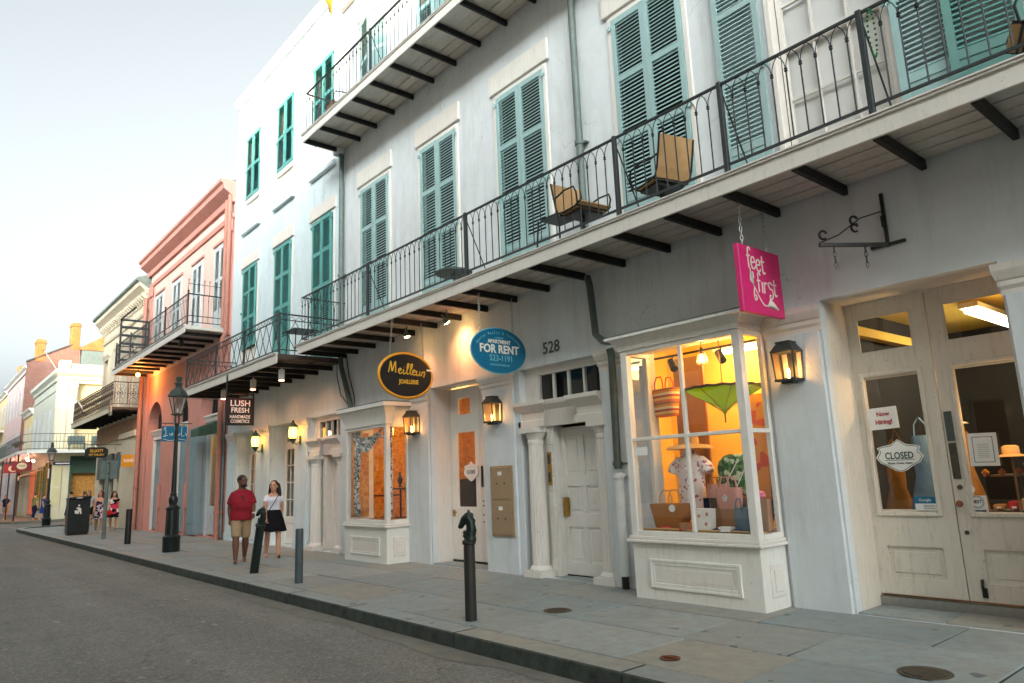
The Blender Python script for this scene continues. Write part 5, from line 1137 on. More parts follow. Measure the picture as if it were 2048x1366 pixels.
# gallery round the corner
GY=5.5; GX=-54.9
dk_=MB(); dk_.prism([(-76,7.5),(-76,GY),(GX-1.6,GY),(GX-.5,GY+.35),(GX,GY+1.4),(GX,15),(EX1,15),(EX1,7.5)],lambda u,v,d:(u,v,d),4.25,4.45); dE=put('gallery_deck',dk_,M['trim'],E_,world=True)
pth=[(-76,GY+.05),(GX-1.6,GY+.05),(GX-.53,GY+.4),(GX-.05,GY+1.4),(GX-.05,15)]
m=MB()
for z in (5.5,5.0,4.55): m.tube([(p[0],p[1],z) for p in pth],.02,5)
RE=put('railing',m,M['iron'],E_,world=True)
bb_=MB(); bb_.tube([(0,0,0),(0,0,1.0)],.012,4); BE=bb_.mesh('baluster'); BE.materials.append(M['iron'])
for k in range(60): put('baluster',BE,None,RE,(-56.6-k*.32,GY+.05,4.5))
for k in range(40): put('baluster',BE,None,RE,(GX-.05,GY+1.45+k*.2,4.5))
for (x,y) in ((-57.2,GY+.1),(-62,GY+.1),(-67,GY+.1),(-72,GY+.1)): m=MB(); m.tube([(x,y,-.05),(x,y,4.25)],.05,8); put('gallery_post',m,M['iron'],E_,world=True)
# neighbours further down
def townhouse(name,x0,x1,z,label,wallm,cols,rows,shm,roofh,gable=None,win=(.9,2.0),y0=7.5,depth=9,flip=False,grp=None,awn=None):
    o=root(name,((x0+x1)/2,y0,0),label,'building',grp); mb=MB(); W=x1-x0; ops=[]; s=-1 if flip else 1
    cs=[x0+W*(i+.5)/cols for i in range(cols)]
    for (zz,hh) in rows: ops+=[(c-win[0]/2,c+win[0]/2,zz,zz+hh) for c in cs]
    wall_open(mb,x0,x1,-.1,z,0,.35,ops); mb.v=[(p[0],y0+s*p[1],p[2]) for p in mb.v]; put('wall',merged(mb,'wall'),wallm,o,world=True)
    m=MB(); ya,yb=sorted((y0+s*.351,y0+s*depth)); m.box(x0,x0+.3,ya,yb,-.1,z); m.box(x1-.3,x1,ya,yb,-.1,z); m.box(x0+.3,x1-.3,min(y0+s*(depth-.3),y0+s*depth),max(y0+s*(depth-.3),y0+s*depth),-.1,z); put('side_wall',m,gable or wallm,o,world=True)
    m=MB()
    if roofh>.3: m.prism([(y0-s*.35,z-.02),(y0-s*.35,z+.1),(y0+s*depth/2,z+roofh),(y0+s*depth,z+.1),(y0+s*depth,z-.02)],lambda u,v,d:(d,u,v),x0,x1)
    else: m.box(x0+.01,x1-.01,ya,yb,z-.3,z)
    put('roof',m,M['roof'],o,world=True)
    if not flip:
        m=MB(); m.mould([(0,z-.5),(.12,z-.5),(.15,z-.3),(.35,z-.12),(.35,z),(0,z)],x0,x1,y0-.001); put('cornice',m,M['trim'],o,world=True)
    for (zz,hh) in rows:
        for c in cs:
            m=MB(); m.box(c-win[0]/2,c+win[0]/2,min(y0+s*.2,y0+s*.22),max(y0+s*.2,y0+s*.22),zz,zz+hh); w_=put('window',m,M['glassO'],o,world=True)
            if shm is not None and not flip:
                m=MB(); slats(m,c-win[0]/2-.02,c-.01,y0-.001,zz,zz+hh,9); slats(m,c+.01,c+win[0]/2+.02,y0-.001,zz,zz+hh,9); put('shutter',m,shm,o,world=True)
            else:
                m=MB(); a_,b_=sorted((y0+s*.15,y0+s*.199)); ring(m,c-win[0]/2,c+win[0]/2,zz,zz+hh,a_,b_,.07); m.box(c-win[0]/2,c+win[0]/2,a_,b_,zz+hh/2-.03,zz+hh/2+.03); put('window_frame',m,M['trim'],o,world=True)
    return o
M['glassO']=plain('dark_window',S(40,44,48),.08,0,.2,3,0)
townhouse('ochre_house',-74.6,-69.05,8.6,'narrow low ochre house between the ivory and the rose houses',M['stY'],2,[(4.8,2.4),(.2,3.0)],M['greyl'],.2)
GH=townhouse('rose_house',-91,-74.65,12.9,'three storey rose pink house with exposed brick gable and chimneys',M['stG'],6,[(.2,3.2),(4.9,2.4),(8.9,2.4)],M['greyl'],0)
# brick gable, parapet, chimneys, dormer
m=MB(); m.prism([(7.3,0),(7.3,13.2),(10.6,15.0),(11.3,15.0),(11.3,13.2),(17,13.2),(17,0)],lambda u,v,d:(d,u,v),-74.9,-74.601); put('brick_gable',m,M['brick'],GH,world=True)
m=MB(); m.prism([(7.25,13.2),(7.25,13.32),(10.6,15.12),(10.6,15.0)],lambda u,v,d:(d,u,v),-75.0,-74.5); put('gable_coping',m,M['roof'],GH,world=True)
M['brickSun']=brickmat('sun_orange_brick',S(204,108,50),S(184,92,42),S(190,150,110))  # low sun's orange put into the brick colour
for (y0_,y1_,z0_,z1_) in ((7.9,8.6,13.3,15.3),(10.5,11.2,14.6,17.1)):
    m=MB(); m.box(-75.6,-74.58,y0_,y1_,z0_,z1_); m.box(-75.66,-74.52,y0_-.06,y1_+.06,z1_-.35,z1_-.15); put('chimney',m,M['brickSun'],GH,world=True,bevel=.02)
m=MB(); m.box(-75,-74.5,11.4,15,12.2,14.6); put('dormer',m,M['gpipe'],GH,world=True); 
for i in range(9): m=MB(); m.box(-74.5,-74.46,11.8,15,12.4+i*.22,12.6+i*.22); put('dormer_slat',m,M['gpipe'],GH,world=True)
m=MB(); m.prism([(11.2,14.6),(11.2,14.75),(14,16.6),(15,16.6),(15,14.6)],lambda u,v,d:(d,u,v),-78,-74.4); put('dormer_roof',m,M['brickSun'],GH,world=True)
m=MB(); m.box(-92,-90.6,8.2,8.9,13,15.2); put('chimney',m,M['brickSun'],GH,world=True)
HH=townhouse('tan_house',-112,-91.05,12.6,'tan three storey house at the far left end of the street',M['stY'],7,[(.2,3.2),(4.9,2.4),(8.9,2.4)],M['greyl'],1.4)
m=MB(); m.box(-112,-91.3,6.4,7.5,4.4,4.6); m.box(-100,-92,6.6,7.5,8.3,8.5); put('balcony_deck',m,M['trim'],HH,world=True)
for (xa,xb,z) in ((-112,-91.3,4.6),(-100,-92,8.5)):
    m=MB(); 
    for zz in (z+.05,z+.95): m.box(xa,xb,6.45,6.5,zz,zz+.04)
    n=int((xb-xa)/.2)
    for i in range(n): m.box(xa+i*.2,xa+i*.2+.03,6.46,6.49,z+.05,z+.95)
    put('railing',m,M['iron'],HH,world=True)
townhouse('grey_house',-150,-112.1,11.5,'grey house at the end of the row beyond the tan one',M['stEs'],10,[(.2,3.2),(4.9,2.4),(8.2,2.2)],M['greyl'],1.4)
# unseen street side behind the camera; heights set for shade, walls paled for bounce
og='houses across the street'
townhouse('facing_house',-43.1,-32.1,11.3,'sand coloured two storey house across the street near the side street',M['stO'],4,[(.3,2.8),(4.8,2.6)],None,.2,y0=-6.5,flip=True,grp=og)
townhouse('facing_house',-57.9,-43.2,15.2,'sand coloured three storey house across the street, added to shade the ivory house front',M['stO'],5,[(.3,2.8),(4.8,2.6),(9.4,2.6)],None,.2,y0=-6.5,flip=True,grp=og)  # stretched over the side street's gap and raised to shade the ivory house
townhouse('facing_house',-32,-8.1,15.4,'sand coloured three storey house across the street opposite the white house',M['stO'],9,[(.3,2.8),(4.8,2.8),(9.4,2.6)],None,.2,y0=-6.5,flip=True,grp=og)
townhouse('facing_house',-8,26,15.4,'sand coloured three storey house across the street opposite the grey shop house',M['stD'],12,[(.3,2.8),(4.8,2.8),(9.4,2.6)],None,.2,y0=-6.5,flip=True,grp=og)
townhouse('facing_house',-110,-58,17.5,'sand coloured tall house across the street beyond the side street',M['stO'],16,[(.3,2.8),(4.8,2.8),(9.4,2.6)],None,.2,y0=-6.5,flip=True,grp=og)

M['awnC']=cloth('cream_awning',S(222,206,180),.12); M['leaf']=plain('fern_leaf',S(62,92,48),.6,0,.5,8,.1)
o=root('awning',(-62,7.4,2.9),'cream cloth awning over the shop under the far gallery','awning'); m=MB(); m.prism([(0,.5),(-1.4,.0),(-1.4,-.25),(-1.37,-.25),(-1.35,.0),(0,.45)],lambda u,v,d:(d,u,v),-1.6,1.6); put('cloth',m,M['awnC'],o); m=MB(); m.tube([(-1.5,-1.35,-.02),(1.5,-1.35,-.02)],.02,6); m.tube([(-1.5,0,.1),(-1.5,-1.35,-.02)],.015,6); m.tube([(1.5,0,.1),(1.5,-1.35,-.02)],.015,6); put('frame',m,M['iron'],o)
o=root('gallery_banner',(-66.5,5.5,4.55),'pale grey banner panel tied to the far gallery railing','banner'); m=MB(); m.box(-2.2,2.2,-.03,0,0,.85); put('panel',m,M['gpipe'],o); m=MB(); m.box(-2.2,2.2,-.035,-.0305,.8,.85); put('hem',m,M['trim'],o)
for k,(x,lb) in enumerate(((-58.2,'nearest'),(-60.6,'middle'),(-70.2,'farthest'))):
    o=root('hanging_fern',(x,5.75,5.0),lb+' green fern basket on the far gallery railing','plant'); m=MB(); m.lathe([(.06,-.1),(.16,.0),(.18,.1)],(0,0,0),10); put('basket',m,M['leather'],o); m=MB()
    for i in range(90):
        w=rnd(0,6.28); r=rnd(.1,.42); z=.2-.5*r*r+rnd(-.1,.1); d=Vector((math.cos(w),math.sin(w),-.4)); q=Vector((-math.sin(w),math.cos(w),.2))*.035; b_=Vector((r*.4*math.cos(w),r*.4*math.sin(w),.12)); e=Vector((r*math.cos(w),r*math.sin(w),z)); m.add([b_-q*.5,b_+q*.5,e+q*.3,e-q*.3],[(0,1,2,3)])
    stuff(put('fronds',m,M['leaf'],o))
# ================================================================ hanging signs
def ellipse(a,b,n=48): return [(a*math.cos(2*math.pi*i/n),b*math.sin(2*math.pi*i/n)) for i in range(n)]
def onX(u,v,d): return (d,u,v)
def letter(par,key,y,z,mat,x=.022,sx=1.0,sz=1.0,rot=0,name='lettering'):
    me=TXT[key] if isinstance(key,str) else key
    me=me.copy(); me.transform(Matrix.Diagonal((sx,sz,1,1)))
    if rot: me.transform(Matrix.Rotation(rot,4,'Z'))
    me.transform(FX); return put(name,me,mat,par,(x,y,z))
def signchains(par,pts,top,mat=None):
    for (y0,z0,y1,z1) in pts:
        put('chain',chain_mesh((0,y0,z0),(0,y1,z1),.05,.0045),mat or M['chain'],par)
# jeweller
s=root('hanging_sign',(-10.6,6.55,3.32),'black oval jeweller sign with gold rim and script lettering hanging on chains','sign')
m=MB(); m.prism(ellipse(.53,.38),onX,-.018,.018); put('board',m,M['black'],s)
m=MB(); m.tube([(0,.54*math.cos(t),.39*math.sin(t)) for t in [2*math.pi*i/48 for i in range(49)]],.028,8,False); put('rim',m.mesh('rim',60),M['gold'],s)
script=[[(0,0),(.06,.5),(.12,.98),(.17,.5),(.22,.12),(.30,.55),(.40,1.0),(.42,.5),(.44,.02)],
 [(.62,.2),(.76,.34),(.72,.46),(.62,.36),(.62,.1),(.72,.0),(.84,.12)],[(.92,.42),(.9,.1),(.96,.0),(1.04,.1)],[(.94,.6),(.95,.62)],
 [(1.06,.1),(1.2,.6),(1.24,.92),(1.16,.9),(1.12,.4),(1.14,.05),(1.24,.05)],[(1.28,.1),(1.42,.6),(1.46,.92),(1.38,.9),(1.34,.4),(1.36,.05),(1.46,.05)],
 [(1.5,.2),(1.64,.34),(1.6,.46),(1.5,.36),(1.5,.1),(1.6,.0),(1.7,.1)],[(1.74,.42),(1.73,.1),(1.82,.0),(1.92,.14),(1.94,.42),(1.95,.06),(2.02,.04)],[(2.06,.0),(2.1,.4),(2.14,.3),(2.24,.42),(2.26,.25),(2.2,-.1)]]
me=ribbon([[(q[0]*.325-.36,q[1]*.2+.02) for q in st] for st in script],.019,.004).mesh('lettering'); me.transform(Matrix.Rotation(-.05,4,'Z')); me.transform(FX); put('lettering',me,M['goldT'],s,(.022,0,0))
letter(s,'joai',.05,-.115,M['goldT'],sx=.78)
signchains(s,[(-.33,.33,-.26,.97),(.37,.29,.33,.97)],0); m=MB(); m.box(-.01,.03,.42,.53,.1,.13); put('price_tag',m,M['white'],s)
# apartment for rent
s=root('hanging_sign',(-8.4,6.87,3.43),'blue oval apartment for rent sign hanging on chains','sign')
m=MB(); m.prism(ellipse(.54,.35),onX,-.016,.016); put('board',m,M['blueS'],s); m=MB(); m.tube([(0,.545*math.cos(t),.355*math.sin(t)) for t in [2*math.pi*i/48 for i in range(49)]],.012,6,False); put('rim',m,M['cyanT'],s)
letter(s,'apt',0,.135,M['whiteT'],sx=.9,sz=.9); letter(s,'rent',0,.015,M['whiteT'],sx=.88,sz=.95); letter(s,'phone',.03,-.125,M['cyanT'],sx=.92); letter(s,'web',.0,-.225,M['cyanT'],sx=.66); letter(s,'comp',0,.195,M['cyanT'])
n=len(CIRC)
for i,me in enumerate(CIRC):
    t=math.pi*(1-.12)-math.pi*.76*i/(n-1)
    if len(me.vertices)==0: continue
    r=me.copy(); r.transform(Matrix.Rotation(math.atan2(.28*math.cos(t)*-1,.46*math.sin(t))*-1*-1 if False else (math.pi/2-t)*-.55,4,'Z')); r.transform(FX); put('lettering',r,M['cyanT'],s,(.02,.455*math.cos(t),.28*math.sin(t)))
signchains(s,[(-.36,.27,-.36,.87),(.30,.30,.30,.87)],0)
# pink shoe shop sign
s=root('hanging_sign',(-3.95,6.935,3.475),'bright pink rectangular shoe shop sign hanging on chains','sign',rz=R_(0))
m=MB(); m.box(-.03,.03,-.41,.41,-.37,.37); put('board',m,M['pinkS'],s,bevel=.006)
def feetfirst():
    st=[]
    def ad(sts,x,y,sc): st.extend([[(p[0]*sc+x,p[1]*sc+y) for p in q] for q in sts])
    f_=[[(.35,1.0),(.28,1.14),(.12,1.1),(.1,.9),(.1,0)],[(-.05,.66),(.3,.7)]]; e_=[[(.0,.34),(.36,.4),(.3,.64),(.1,.62),(.0,.3),(.1,.04),(.3,.02),(.4,.16)]]; t_=[[(.12,1.0),(.12,.2),(.2,.02),(.36,.1)],[(-.06,.68),(.34,.7)]]
    i_=[[(.05,.62),(.05,.0)]]; r_=[[(.05,.62),(.05,.0)],[(.05,.4),(.2,.6),(.36,.6)]]; s_=[[(.4,.62),(.2,.72),(.05,.55),(.2,.36),(.42,.3),(.46,.0),(.3,-.22),(.12,-.18),(.14,-.02),(.24,-.04)]]
    ad(f_,-.26,.1,.2); ad(e_,-.19,.1,.2); ad(e_,-.09,.085,.2); ad(t_,.01,.07,.2)
    ad(f_,-.1,-.15,.19); ad(i_,-.02,-.15,.2); ad(r_,.02,-.15,.2); ad(s_,.105,-.155,.2); ad(t_,.215,-.16,.19)
    return st
me=ribbon(feetfirst(),.016,.003,1.0).mesh('lettering'); me.transform(FX); put('lettering',me,M['whiteT'],s,(.033,.0,.02))
sh=ribbon([[(-.22,.1),(-.21,-.02),(-.17,-.1),(-.1,-.2),(-.02,-.28),(.05,-.29),(.14,-.29),(.27,-.31)],[(-.17,-.1),(-.19,-.2),(-.17,-.25),(-.14,-.22),(-.17,-.19)],[(-.21,-.02),(-.17,.0),(-.18,.06),(-.22,.03)]],.014,.003).add([(-.23,.1,.003),(-.25,-.04,.003),(-.17,-.1,.003),(-.18,0,.003)],[(0,1,2,3)]).add([(.06,-.28,.003),(.12,-.2,.003),(.2,-.24,.003),(.29,-.31,.003),(.12,-.3,.003)],[(0,4,3,2,1)]).mesh('emblem'); sh.transform(FX); put('emblem',sh,M['whiteT'],s,(.0335,0,.02))
signchains(s,[(-.27,.38,-.27,.98),(.21,.38,.21,.98)],0)
# black cosmetics sign
s=root('hanging_sign',(-17.8,6.2,3.36),'black square cosmetics shop sign with white capitals on a black frame','sign')
m=MB(); m.box(-.03,.03,-.35,.35,-.34,.34); put('board',m,M['black'],s); m=MB()
for y in (-.33,.33): m.box(-.02,.02,y-.015,y+.015,.34,.9)
m.box(-.02,.02,-.34,.34,.42,.45); put('hanger',m,M['black'],s)
letter(s,'lush',0,.2,M['whiteT'],.034,.88,.86); letter(s,'fresh',0,.03,M['whiteT'],.034,.82,.86); letter(s,'hand',0,-.13,M['whiteT'],.034,.78); letter(s,'cosm',0,-.24,M['whiteT'],.034,.78)
# teal script sign on the salmon house
s=root('hanging_sign',(-26.2,6.93,3.42),'teal rectangular sign with white script on the salmon house','sign')
m=MB(); m.box(-.025,.025,-.40,.40,-.26,.26); put('board',m,M['blueS'],s); m=MB(); m.tube([(0,-.4,.36),(0,.6,.36)],.015,6); m.tube([(0,-.3,.26),(0,-.3,.36)],.008,5); m.tube([(0,.3,.26),(0,.3,.36)],.008,5); put('bracket',m,M['iron'],s)
scr=[[(-.3,.1),(-.26,.2),(-.24,.0),(-.3,-.08),(-.18,-.04)],[(-.14,.02),(-.1,-.05),(-.06,.03),(-.05,-.05)],[(.0,.18),(.02,-.06)],[(.0,.16),(.08,.18),(.07,.06),(.02,.04)],[(.1,.02),(.12,-.05),(.16,.02)],[(.2,.2),(.2,-.06),(.28,-.04)],[(.3,.03),(.34,-.05),(.36,.02)],[(-.3,-.15),(-.1,-.2),(.1,-.15),(.34,-.19)]]
me=ribbon([[(q[0]*1.15,q[1]*1.15) for q in st] for st in scr],.015,.003).mesh('lettering'); me.transform(FX); put('lettering',me,M['whiteT'],s,(.028,0,0))
# gallery and yellow signs on the cream house
s=root('hanging_sign',(-36,6.35,3.3),'dark green art gallery sign with gold lettering hung from a bar','sign')
m=MB(); m.prism([(-.45,-.13),(-.3,-.23),(.3,-.23),(.45,-.13),(.45,.13),(.3,.23),(-.3,.23),(-.45,.13)],onX,-.025,.025); put('board',m,M['blackG'],s); letter(s,'ell',0,.07,M['goldT'],.028,.8); letter(s,'art',0,-.1,M['goldT'],.028,.8); m=MB(); m.tube([(0,-.4,.34),(0,1.15,.34)],.015,6); put('hanger',m,M['iron'],s)
s=root('hanging_sign',(-33.5,7.12,2.82),'yellow sign with blue edge projecting beside the salmon downpipe','sign')
m=MB(); m.box(-.025,.025,-.3,.34,-.26,.26); put('board',m,M['gold'],s); m=MB(); m.box(-.03,.03,-.37,-.3005,-.26,.26); put('edge',m,M['blueS'],s); letter(s,'yel',.0,.02,M['whiteT'],.028,.7)
# red candy shop signs under the far gallery
M['redS']=plain('red_sign',S(150,40,46),.5,0,.1,6,0); M['creamS']=plain('cream_oval',S(236,220,180),.5,0,.1,6,0)
for (x,y,lb) in ((-56.6,5.75,'nearer red and cream candy shop sign under the gallery of the ivory house'),(-61.5,5.75,'farther red and cream candy shop sign under the gallery of the ivory house')):
    s=root('shop_sign',(x,y,3.5),lb,'sign'); m=MB(); m.box(-.03,.03,-.55,.55,-.3,.3); put('board',m,M['redS'],s); m=MB(); m.prism(ellipse(.28,.22,24),onX,.03,.045); put('oval',m,M['creamS'],s); letter(s,'ohlala',0,0,M['redT'],.05,.8); m=MB(); m.tube([(0,-.4,.3),(0,-.4,.75)],.02,6); m.tube([(0,.4,.3),(0,.4,.75)],.02,6); put('hanger',m,M['iron'],s)
# empty sign bracket on the grey house
s=root('sign_bracket',(-2.8,7.5,3.68),'empty black wrought iron sign bracket with two short chains','sign bracket')
m=MB(); m.bar((0,-.02,-.02),(0,-.02,.55),.03,.03); m.bar((-.17,-.02,0),(.17,-.02,0),.03,.03); m.bar((0,-.02,0),(-.42,-.62,.0),.035,.035); put('arm',m,M['black'],s)
m=MB(); tip=Vector((-.42,-.62,.0)); top=Vector((0,-.03,.36)); m.tube([top,top.lerp(tip,.35)+Vector((0,0,.05)),top.lerp(tip,.7)+Vector((0,0,.0)),tip+Vector((0,0,.02))],.007,6)
for (t,dz,r) in ((.45,.06,.045),(.45,-.02,.04),(.93,.08,.045)):
    c_=top.lerp(tip,t)+Vector((0,0,dz)); m.tube([c_+Vector((r*.5*math.cos(w),r*.8*math.cos(w),r*math.sin(w))) for w in [.4+5*i/9 for i in range(10)]],.012,6)
m.tube([(0,-.02,.33),(0,-.1,.28),(0,-.09,.18),(0,-.02,.16)],.009,6); put('scrollwork',m,M['black'],s)
for t in (.35,.8): a=Vector((-.42*t,-.62*t,-.015)); put('chain',chain_mesh(a,a-Vector((0,0,.22)),.045,.005),M['black'],s)
# ================================================================ lanterns and spot lamps
def lantern(loc,label,rz=0):
    o=root('wall_lantern',loc,label,'lantern','square wall lanterns on the grey house',rz); w=.15;d=.12;h=.34
    m=MB(); m.add([(-w,-d*2.05,h),(w,-d*2.05,h),(w,0,h),(-w,0,h),(-w*.55,-d*1.6,h+.1),(w*.55,-d*1.6,h+.1),(w*.55,-d*.3,h+.1),(-w*.55,-d*.3,h+.1)],[(0,1,5,4),(1,2,6,5),(2,3,7,6),(3,0,4,7),(4,5,6,7),(3,2,1,0)]); m.box(-w*.6,w*.6,-d*1.68,-d*.25,h+.1,h+.12); put('cap',m,M['pipeG2'],o)
    m=MB()
    for x in (-w+.012,w-.012):
        for y in (-d*2+.012,-.012): m.tube([(x*.86,y if y>-.05 else y+.02,0),(x,y,h)],.011,4)
    m.box(-w*.88,w*.88,-d*2+.015,-.002,-.02,.008); m.box(-w*.5,w*.5,-d*1.5,-d*.5,-.05,-.02); m.box(-w*.98,w*.98,-d*2,-.002,h-.012,h); m.box(-.06,.06,-.002,.03,.0,h); put('frame',m,M['pipeG2'],o)
    for q in (((-w*.84,-d*2+.03,.01),(w*.84,-d*2+.03,.01),(w*.96,-d*2+.01,h-.01),(-w*.96,-d*2+.01,h-.01)),((w*.86,-d*2+.03,.01),(w*.86,-.01,.01),(w*.98,-.01,h-.01),(w*.98,-d*2+.01,h-.01)),((-w*.86,-d*2+.03,.01),(-w*.86,-.01,.01),(-w*.98,-.01,h-.01),(-w*.98,-d*2+.01,h-.01))):
        m=MB(); m.quad(*q); put('pane',m,M['glassL'],o)
    m=MB(); m.ball((0,-d,.10),(.018,.018,.035),8,6); m.tube([(0,-d,.0),(0,-d,.07)],.012,6); put('bulb',m,M['warm'],o)
    l=lamp('lantern_light',(0,-d,.14),.35,(1,.55,.2),.02); l.parent=o; o.scale=(.92,.92,.92); return o
M['pipeG2']=plain('dark_bronze',S(66,70,68),.5,.3,.3,10,.1)
lantern((-3.96,7.46,2.43),'square wall lantern right of the bag shop bay'); lantern((-9.22,7.46,2.41),'square wall lantern above the tan mailbox panel'); lantern((-11.72,7.46,2.41),'square wall lantern right of the jeweller bay')
def vlantern(loc,label):
    o=root('wall_lantern',loc,label,'lantern','green wall lanterns on the white house'); m=MB()
    m.lathe([(.005,.34),(.03,.3),(.04,.26),(.12,.19),(.13,.16),(.10,.15)],(0,-.2,0),10); m.lathe([(.10,-.12),(.06,-.18),(.02,-.24),(.012,-.27)],(0,-.2,0),10); m.box(-.04,.04,-.02,.0,-.28,-.05); m.tube([(0,-.01,-.2),(0,-.1,-.27),(0,-.2,-.2)],.014,6); put('frame',m,M['greenD'],o)
    m=MB(); 
    for i in range(8): w=2*math.pi*i/8; m.tube([(.10*math.cos(w),-.2+.10*math.sin(w),-.12),(.118*math.cos(w),-.2+.118*math.sin(w),.02),(.10*math.cos(w),-.2+.10*math.sin(w),.15)],.006,4)
    put('cage',m,M['greenD'],o); m=MB(); m.lathe([(.085,-.11),(.105,.02),(.085,.145)],(0,-.2,0),12); put('shade',m.mesh('shade',50),M['yelL'],o)
    l=lamp('lantern_light',(0,-.36,.02),1.6,(1,.6,.2),.06); l.parent=o
vlantern((-19.55,7.46,2.72),'green glass lantern with yellow glow between the two french doors'); vlantern((-17.05,7.46,2.78),'green glass lantern with yellow glow left of the white doorcase')
def canspot(loc,label):
    o=root('spot_lamp',loc,label,'lamp','white can spots under the lattice balcony'); m=MB(); m.lathe([(.065,0),(.07,.0),(.07,.24),(.02,.26),(.02,.3)],(0,0,0),14); put('housing',m.mesh('housing',40),M['trim'],o); m=MB(); m.lathe([(.06,-.006),(.06,.004)],(0,0,0),14); put('lens',m,M['redb'],o)
    sp=bpy.data.lights.new('spot','SPOT'); sp.energy=7; sp.color=(1,.5,.22); sp.spot_size=R_(120); sp.spot_blend=1; sp.shadow_soft_size=.05; q=bpy.data.objects.new('spot',sp); COL.objects.link(q); q.parent=o; q.location=(0,0,-.02); q.rotation_euler=(R_(35),0,0)
canspot((-15.6,6.35,3.87),'white can spot at the right end under the lattice balcony'); canspot((-17.35,6.35,3.87),'white can spot above the black square sign'); canspot((-19.5,6.35,3.87),'white can spot at the left end under the lattice balcony')
def gimbal(loc,label,tilt,pw=9):
    o=root('flood_lamp',loc,label,'lamp','flood bulbs under the lower balcony'); m=MB(); m.lathe([(.02,.16),(.02,.1),(.035,.08),(.06,.0),(.056,.0)],(0,0,0),12); m.xf(Matrix.Rotation(tilt,4,'X')); m.tube([(0,0,.1),(0,0,.22)],.012,6); put('housing',m.mesh('housing',50),M['gpipe'],o); m=MB(); m.ball((0,0,-.004),(.055,.055,.02),10,6); m.xf(Matrix.Rotation(tilt,4,'X')); put('bulb',m,M['warm2'],o)
    sp=bpy.data.lights.new('spot','SPOT'); sp.energy=pw; sp.color=(1,.36,.13); sp.spot_size=R_(110); sp.spot_blend=1; sp.shadow_soft_size=.05; q=bpy.data.objects.new('spot',sp); COL.objects.link(q); q.parent=o; q.location=(0,0,-.03); q.rotation_euler=(tilt,0,0)
gimbal((-11.35,7.05,4.2),'lit flood bulb above the black oval sign',.25,12); gimbal((-10.1,7.1,4.24),'lit flood bulb between the two oval signs',.75,20)
o=root('flood_lamp',(-31.3,6.8,6.15),'orange bulb under the balcony of the salmon house','lamp'); m=MB(); m.ball((0,0,0),.075,10,8); put('bulb',m,emit('orange_bulb',(1,.3,.05,1),14),o); m=MB(); m.tube([(0,0,.05),(0,0,.28)],.03,8); put('socket',m,M['black'],o); l=lamp('bulb_light',(0,0,-.12),24,(1,.38,.08),.08); l.parent=o
o=root('flood_lamp',(-24.2,6.5,6.2),'dark twin flood lamp under the right end of the salmon house balcony','lamp'); m=MB(); m.ball((-.08,0,0),.09,10,8); m.ball((.1,-.05,0),.08,10,8); m.tube([(0,0,0),(0,0,.2)],.03,6); put('housing',m,M['black'],o)
for k in range(9):
    x=-57.5-k*1.3; o=root('party_bulb',(x,6.1+.5*(k%2),4.0-.1*(k%3)),('nearest','second','third','fourth','fifth','sixth','seventh','eighth','farthest')[k]+' small pink bulb under the gallery of the ivory house, counted from the corner','lamp','bulbs strung under the far gallery'); m=MB(); m.ball((0,0,0),.09,8,6); put('bulb',m,emit('pink_bulb%d'%k,(1,.35+.2*(k%2),.3,1),9),o); m=MB(); m.tube([(0,0,.08),(0,0,.3)],.012,5); put('cord',m,M['black'],o)
# interior lights of the shops
def pendant(x,y,z,label,par=None):
    o=root('pendant_bulb',(x,y,z),label,'lamp','caged bulbs in the bag shop window'); m=MB(); m.ball((0,0,0),(.028,.028,.04),10,8); put('bulb',m,M['warm'],o); m=MB(); m.tube([(0,0,.05),(0,0,.13)],.018,8); m.tube([(0,0,.13),(0,0,.35)],.005,5); put('holder',m,M['black'],o)
    m=MB(); m.lathe([(.03,.08),(.065,.0),(.07,-.06),(.05,-.08)],(0,0,0),12); put('glass_cage',m,M['glassL'],o); l=lamp('bulb_light',(0,0,-.02),6,(1,.66,.28),.03); l.parent=o
pendant(-5.06,7.35,2.84,'caged bulb hanging in the left of the bag shop window'); pendant(-4.45,7.9,2.95,'caged bulb near the right side pane of the bag shop window')
o=root('tube_lamp',(-5.4,8.7,3.1),'long fluorescent tube glowing inside the bag shop','lamp','tube lamps in the bag shop'); m=MB(); m.tube([(-.3,0,0),(1.0,0,0)],.022,8); put('tube',m,M['tubeE'],o); m=MB(); m.box(-.35,1.05,-.08,.08,.03,.09); put('housing',m,M['trim'],o)
o=root('tube_lamp',(-2.93,11.0,3.32),'fluorescent tube glowing behind the upper right door pane','lamp','tube lamps in the bag shop'); m=MB(); m.tube([(-.03,-.95,0),(-.03,.95,0)],.03,8); m.tube([(.06,-.9,0),(.06,.95,0)],.03,8); put('tube',m,M['tubeE'],o); m=MB(); m.box(-.1,.12,-1,1,.035,.1); put('housing',m,M['trim'],o)
m=MB(); m.box(-4.15,-4.02,9.3,12.8,3.14,3.26); put('ceiling_beam',m,M['yellowW'],A,world=True)
def roomlight(par,loc,p,c=(1,.55,.14),r=.25): return lamp('room_light',loc,p,c,r,par)
roomlight(A,(-2.6,10.2,3.2),2,(1,.62,.2)); roomlight(A,(-5.2,8.3,3.1),10,(1,.68,.26)); roomlight(A,(-2.9,8.36,2.35),3.6,(1,.6,.25),.05); roomlight(A,(-2.25,8.36,1.95),3.2,(1,.55,.2),.05); roomlight(A,(-12.6,9.2,2.9),16,(1,.6,.2)); roomlight(A,(-10.4,9.4,2.9),12,(1,.6,.2)); roomlight(B,(-19.5,9.2,2.8),10,(1,.6,.28)); roomlight(E_,(-58.5,10,3.5),170,(1,.38,.07)); roomlight(E_,(-63,9.5,3.4),60,(1,.6,.3)); roomlight(C,(-24.2,8.8,3.2),8)  # two lamps just behind the double door are added to brighten its goods
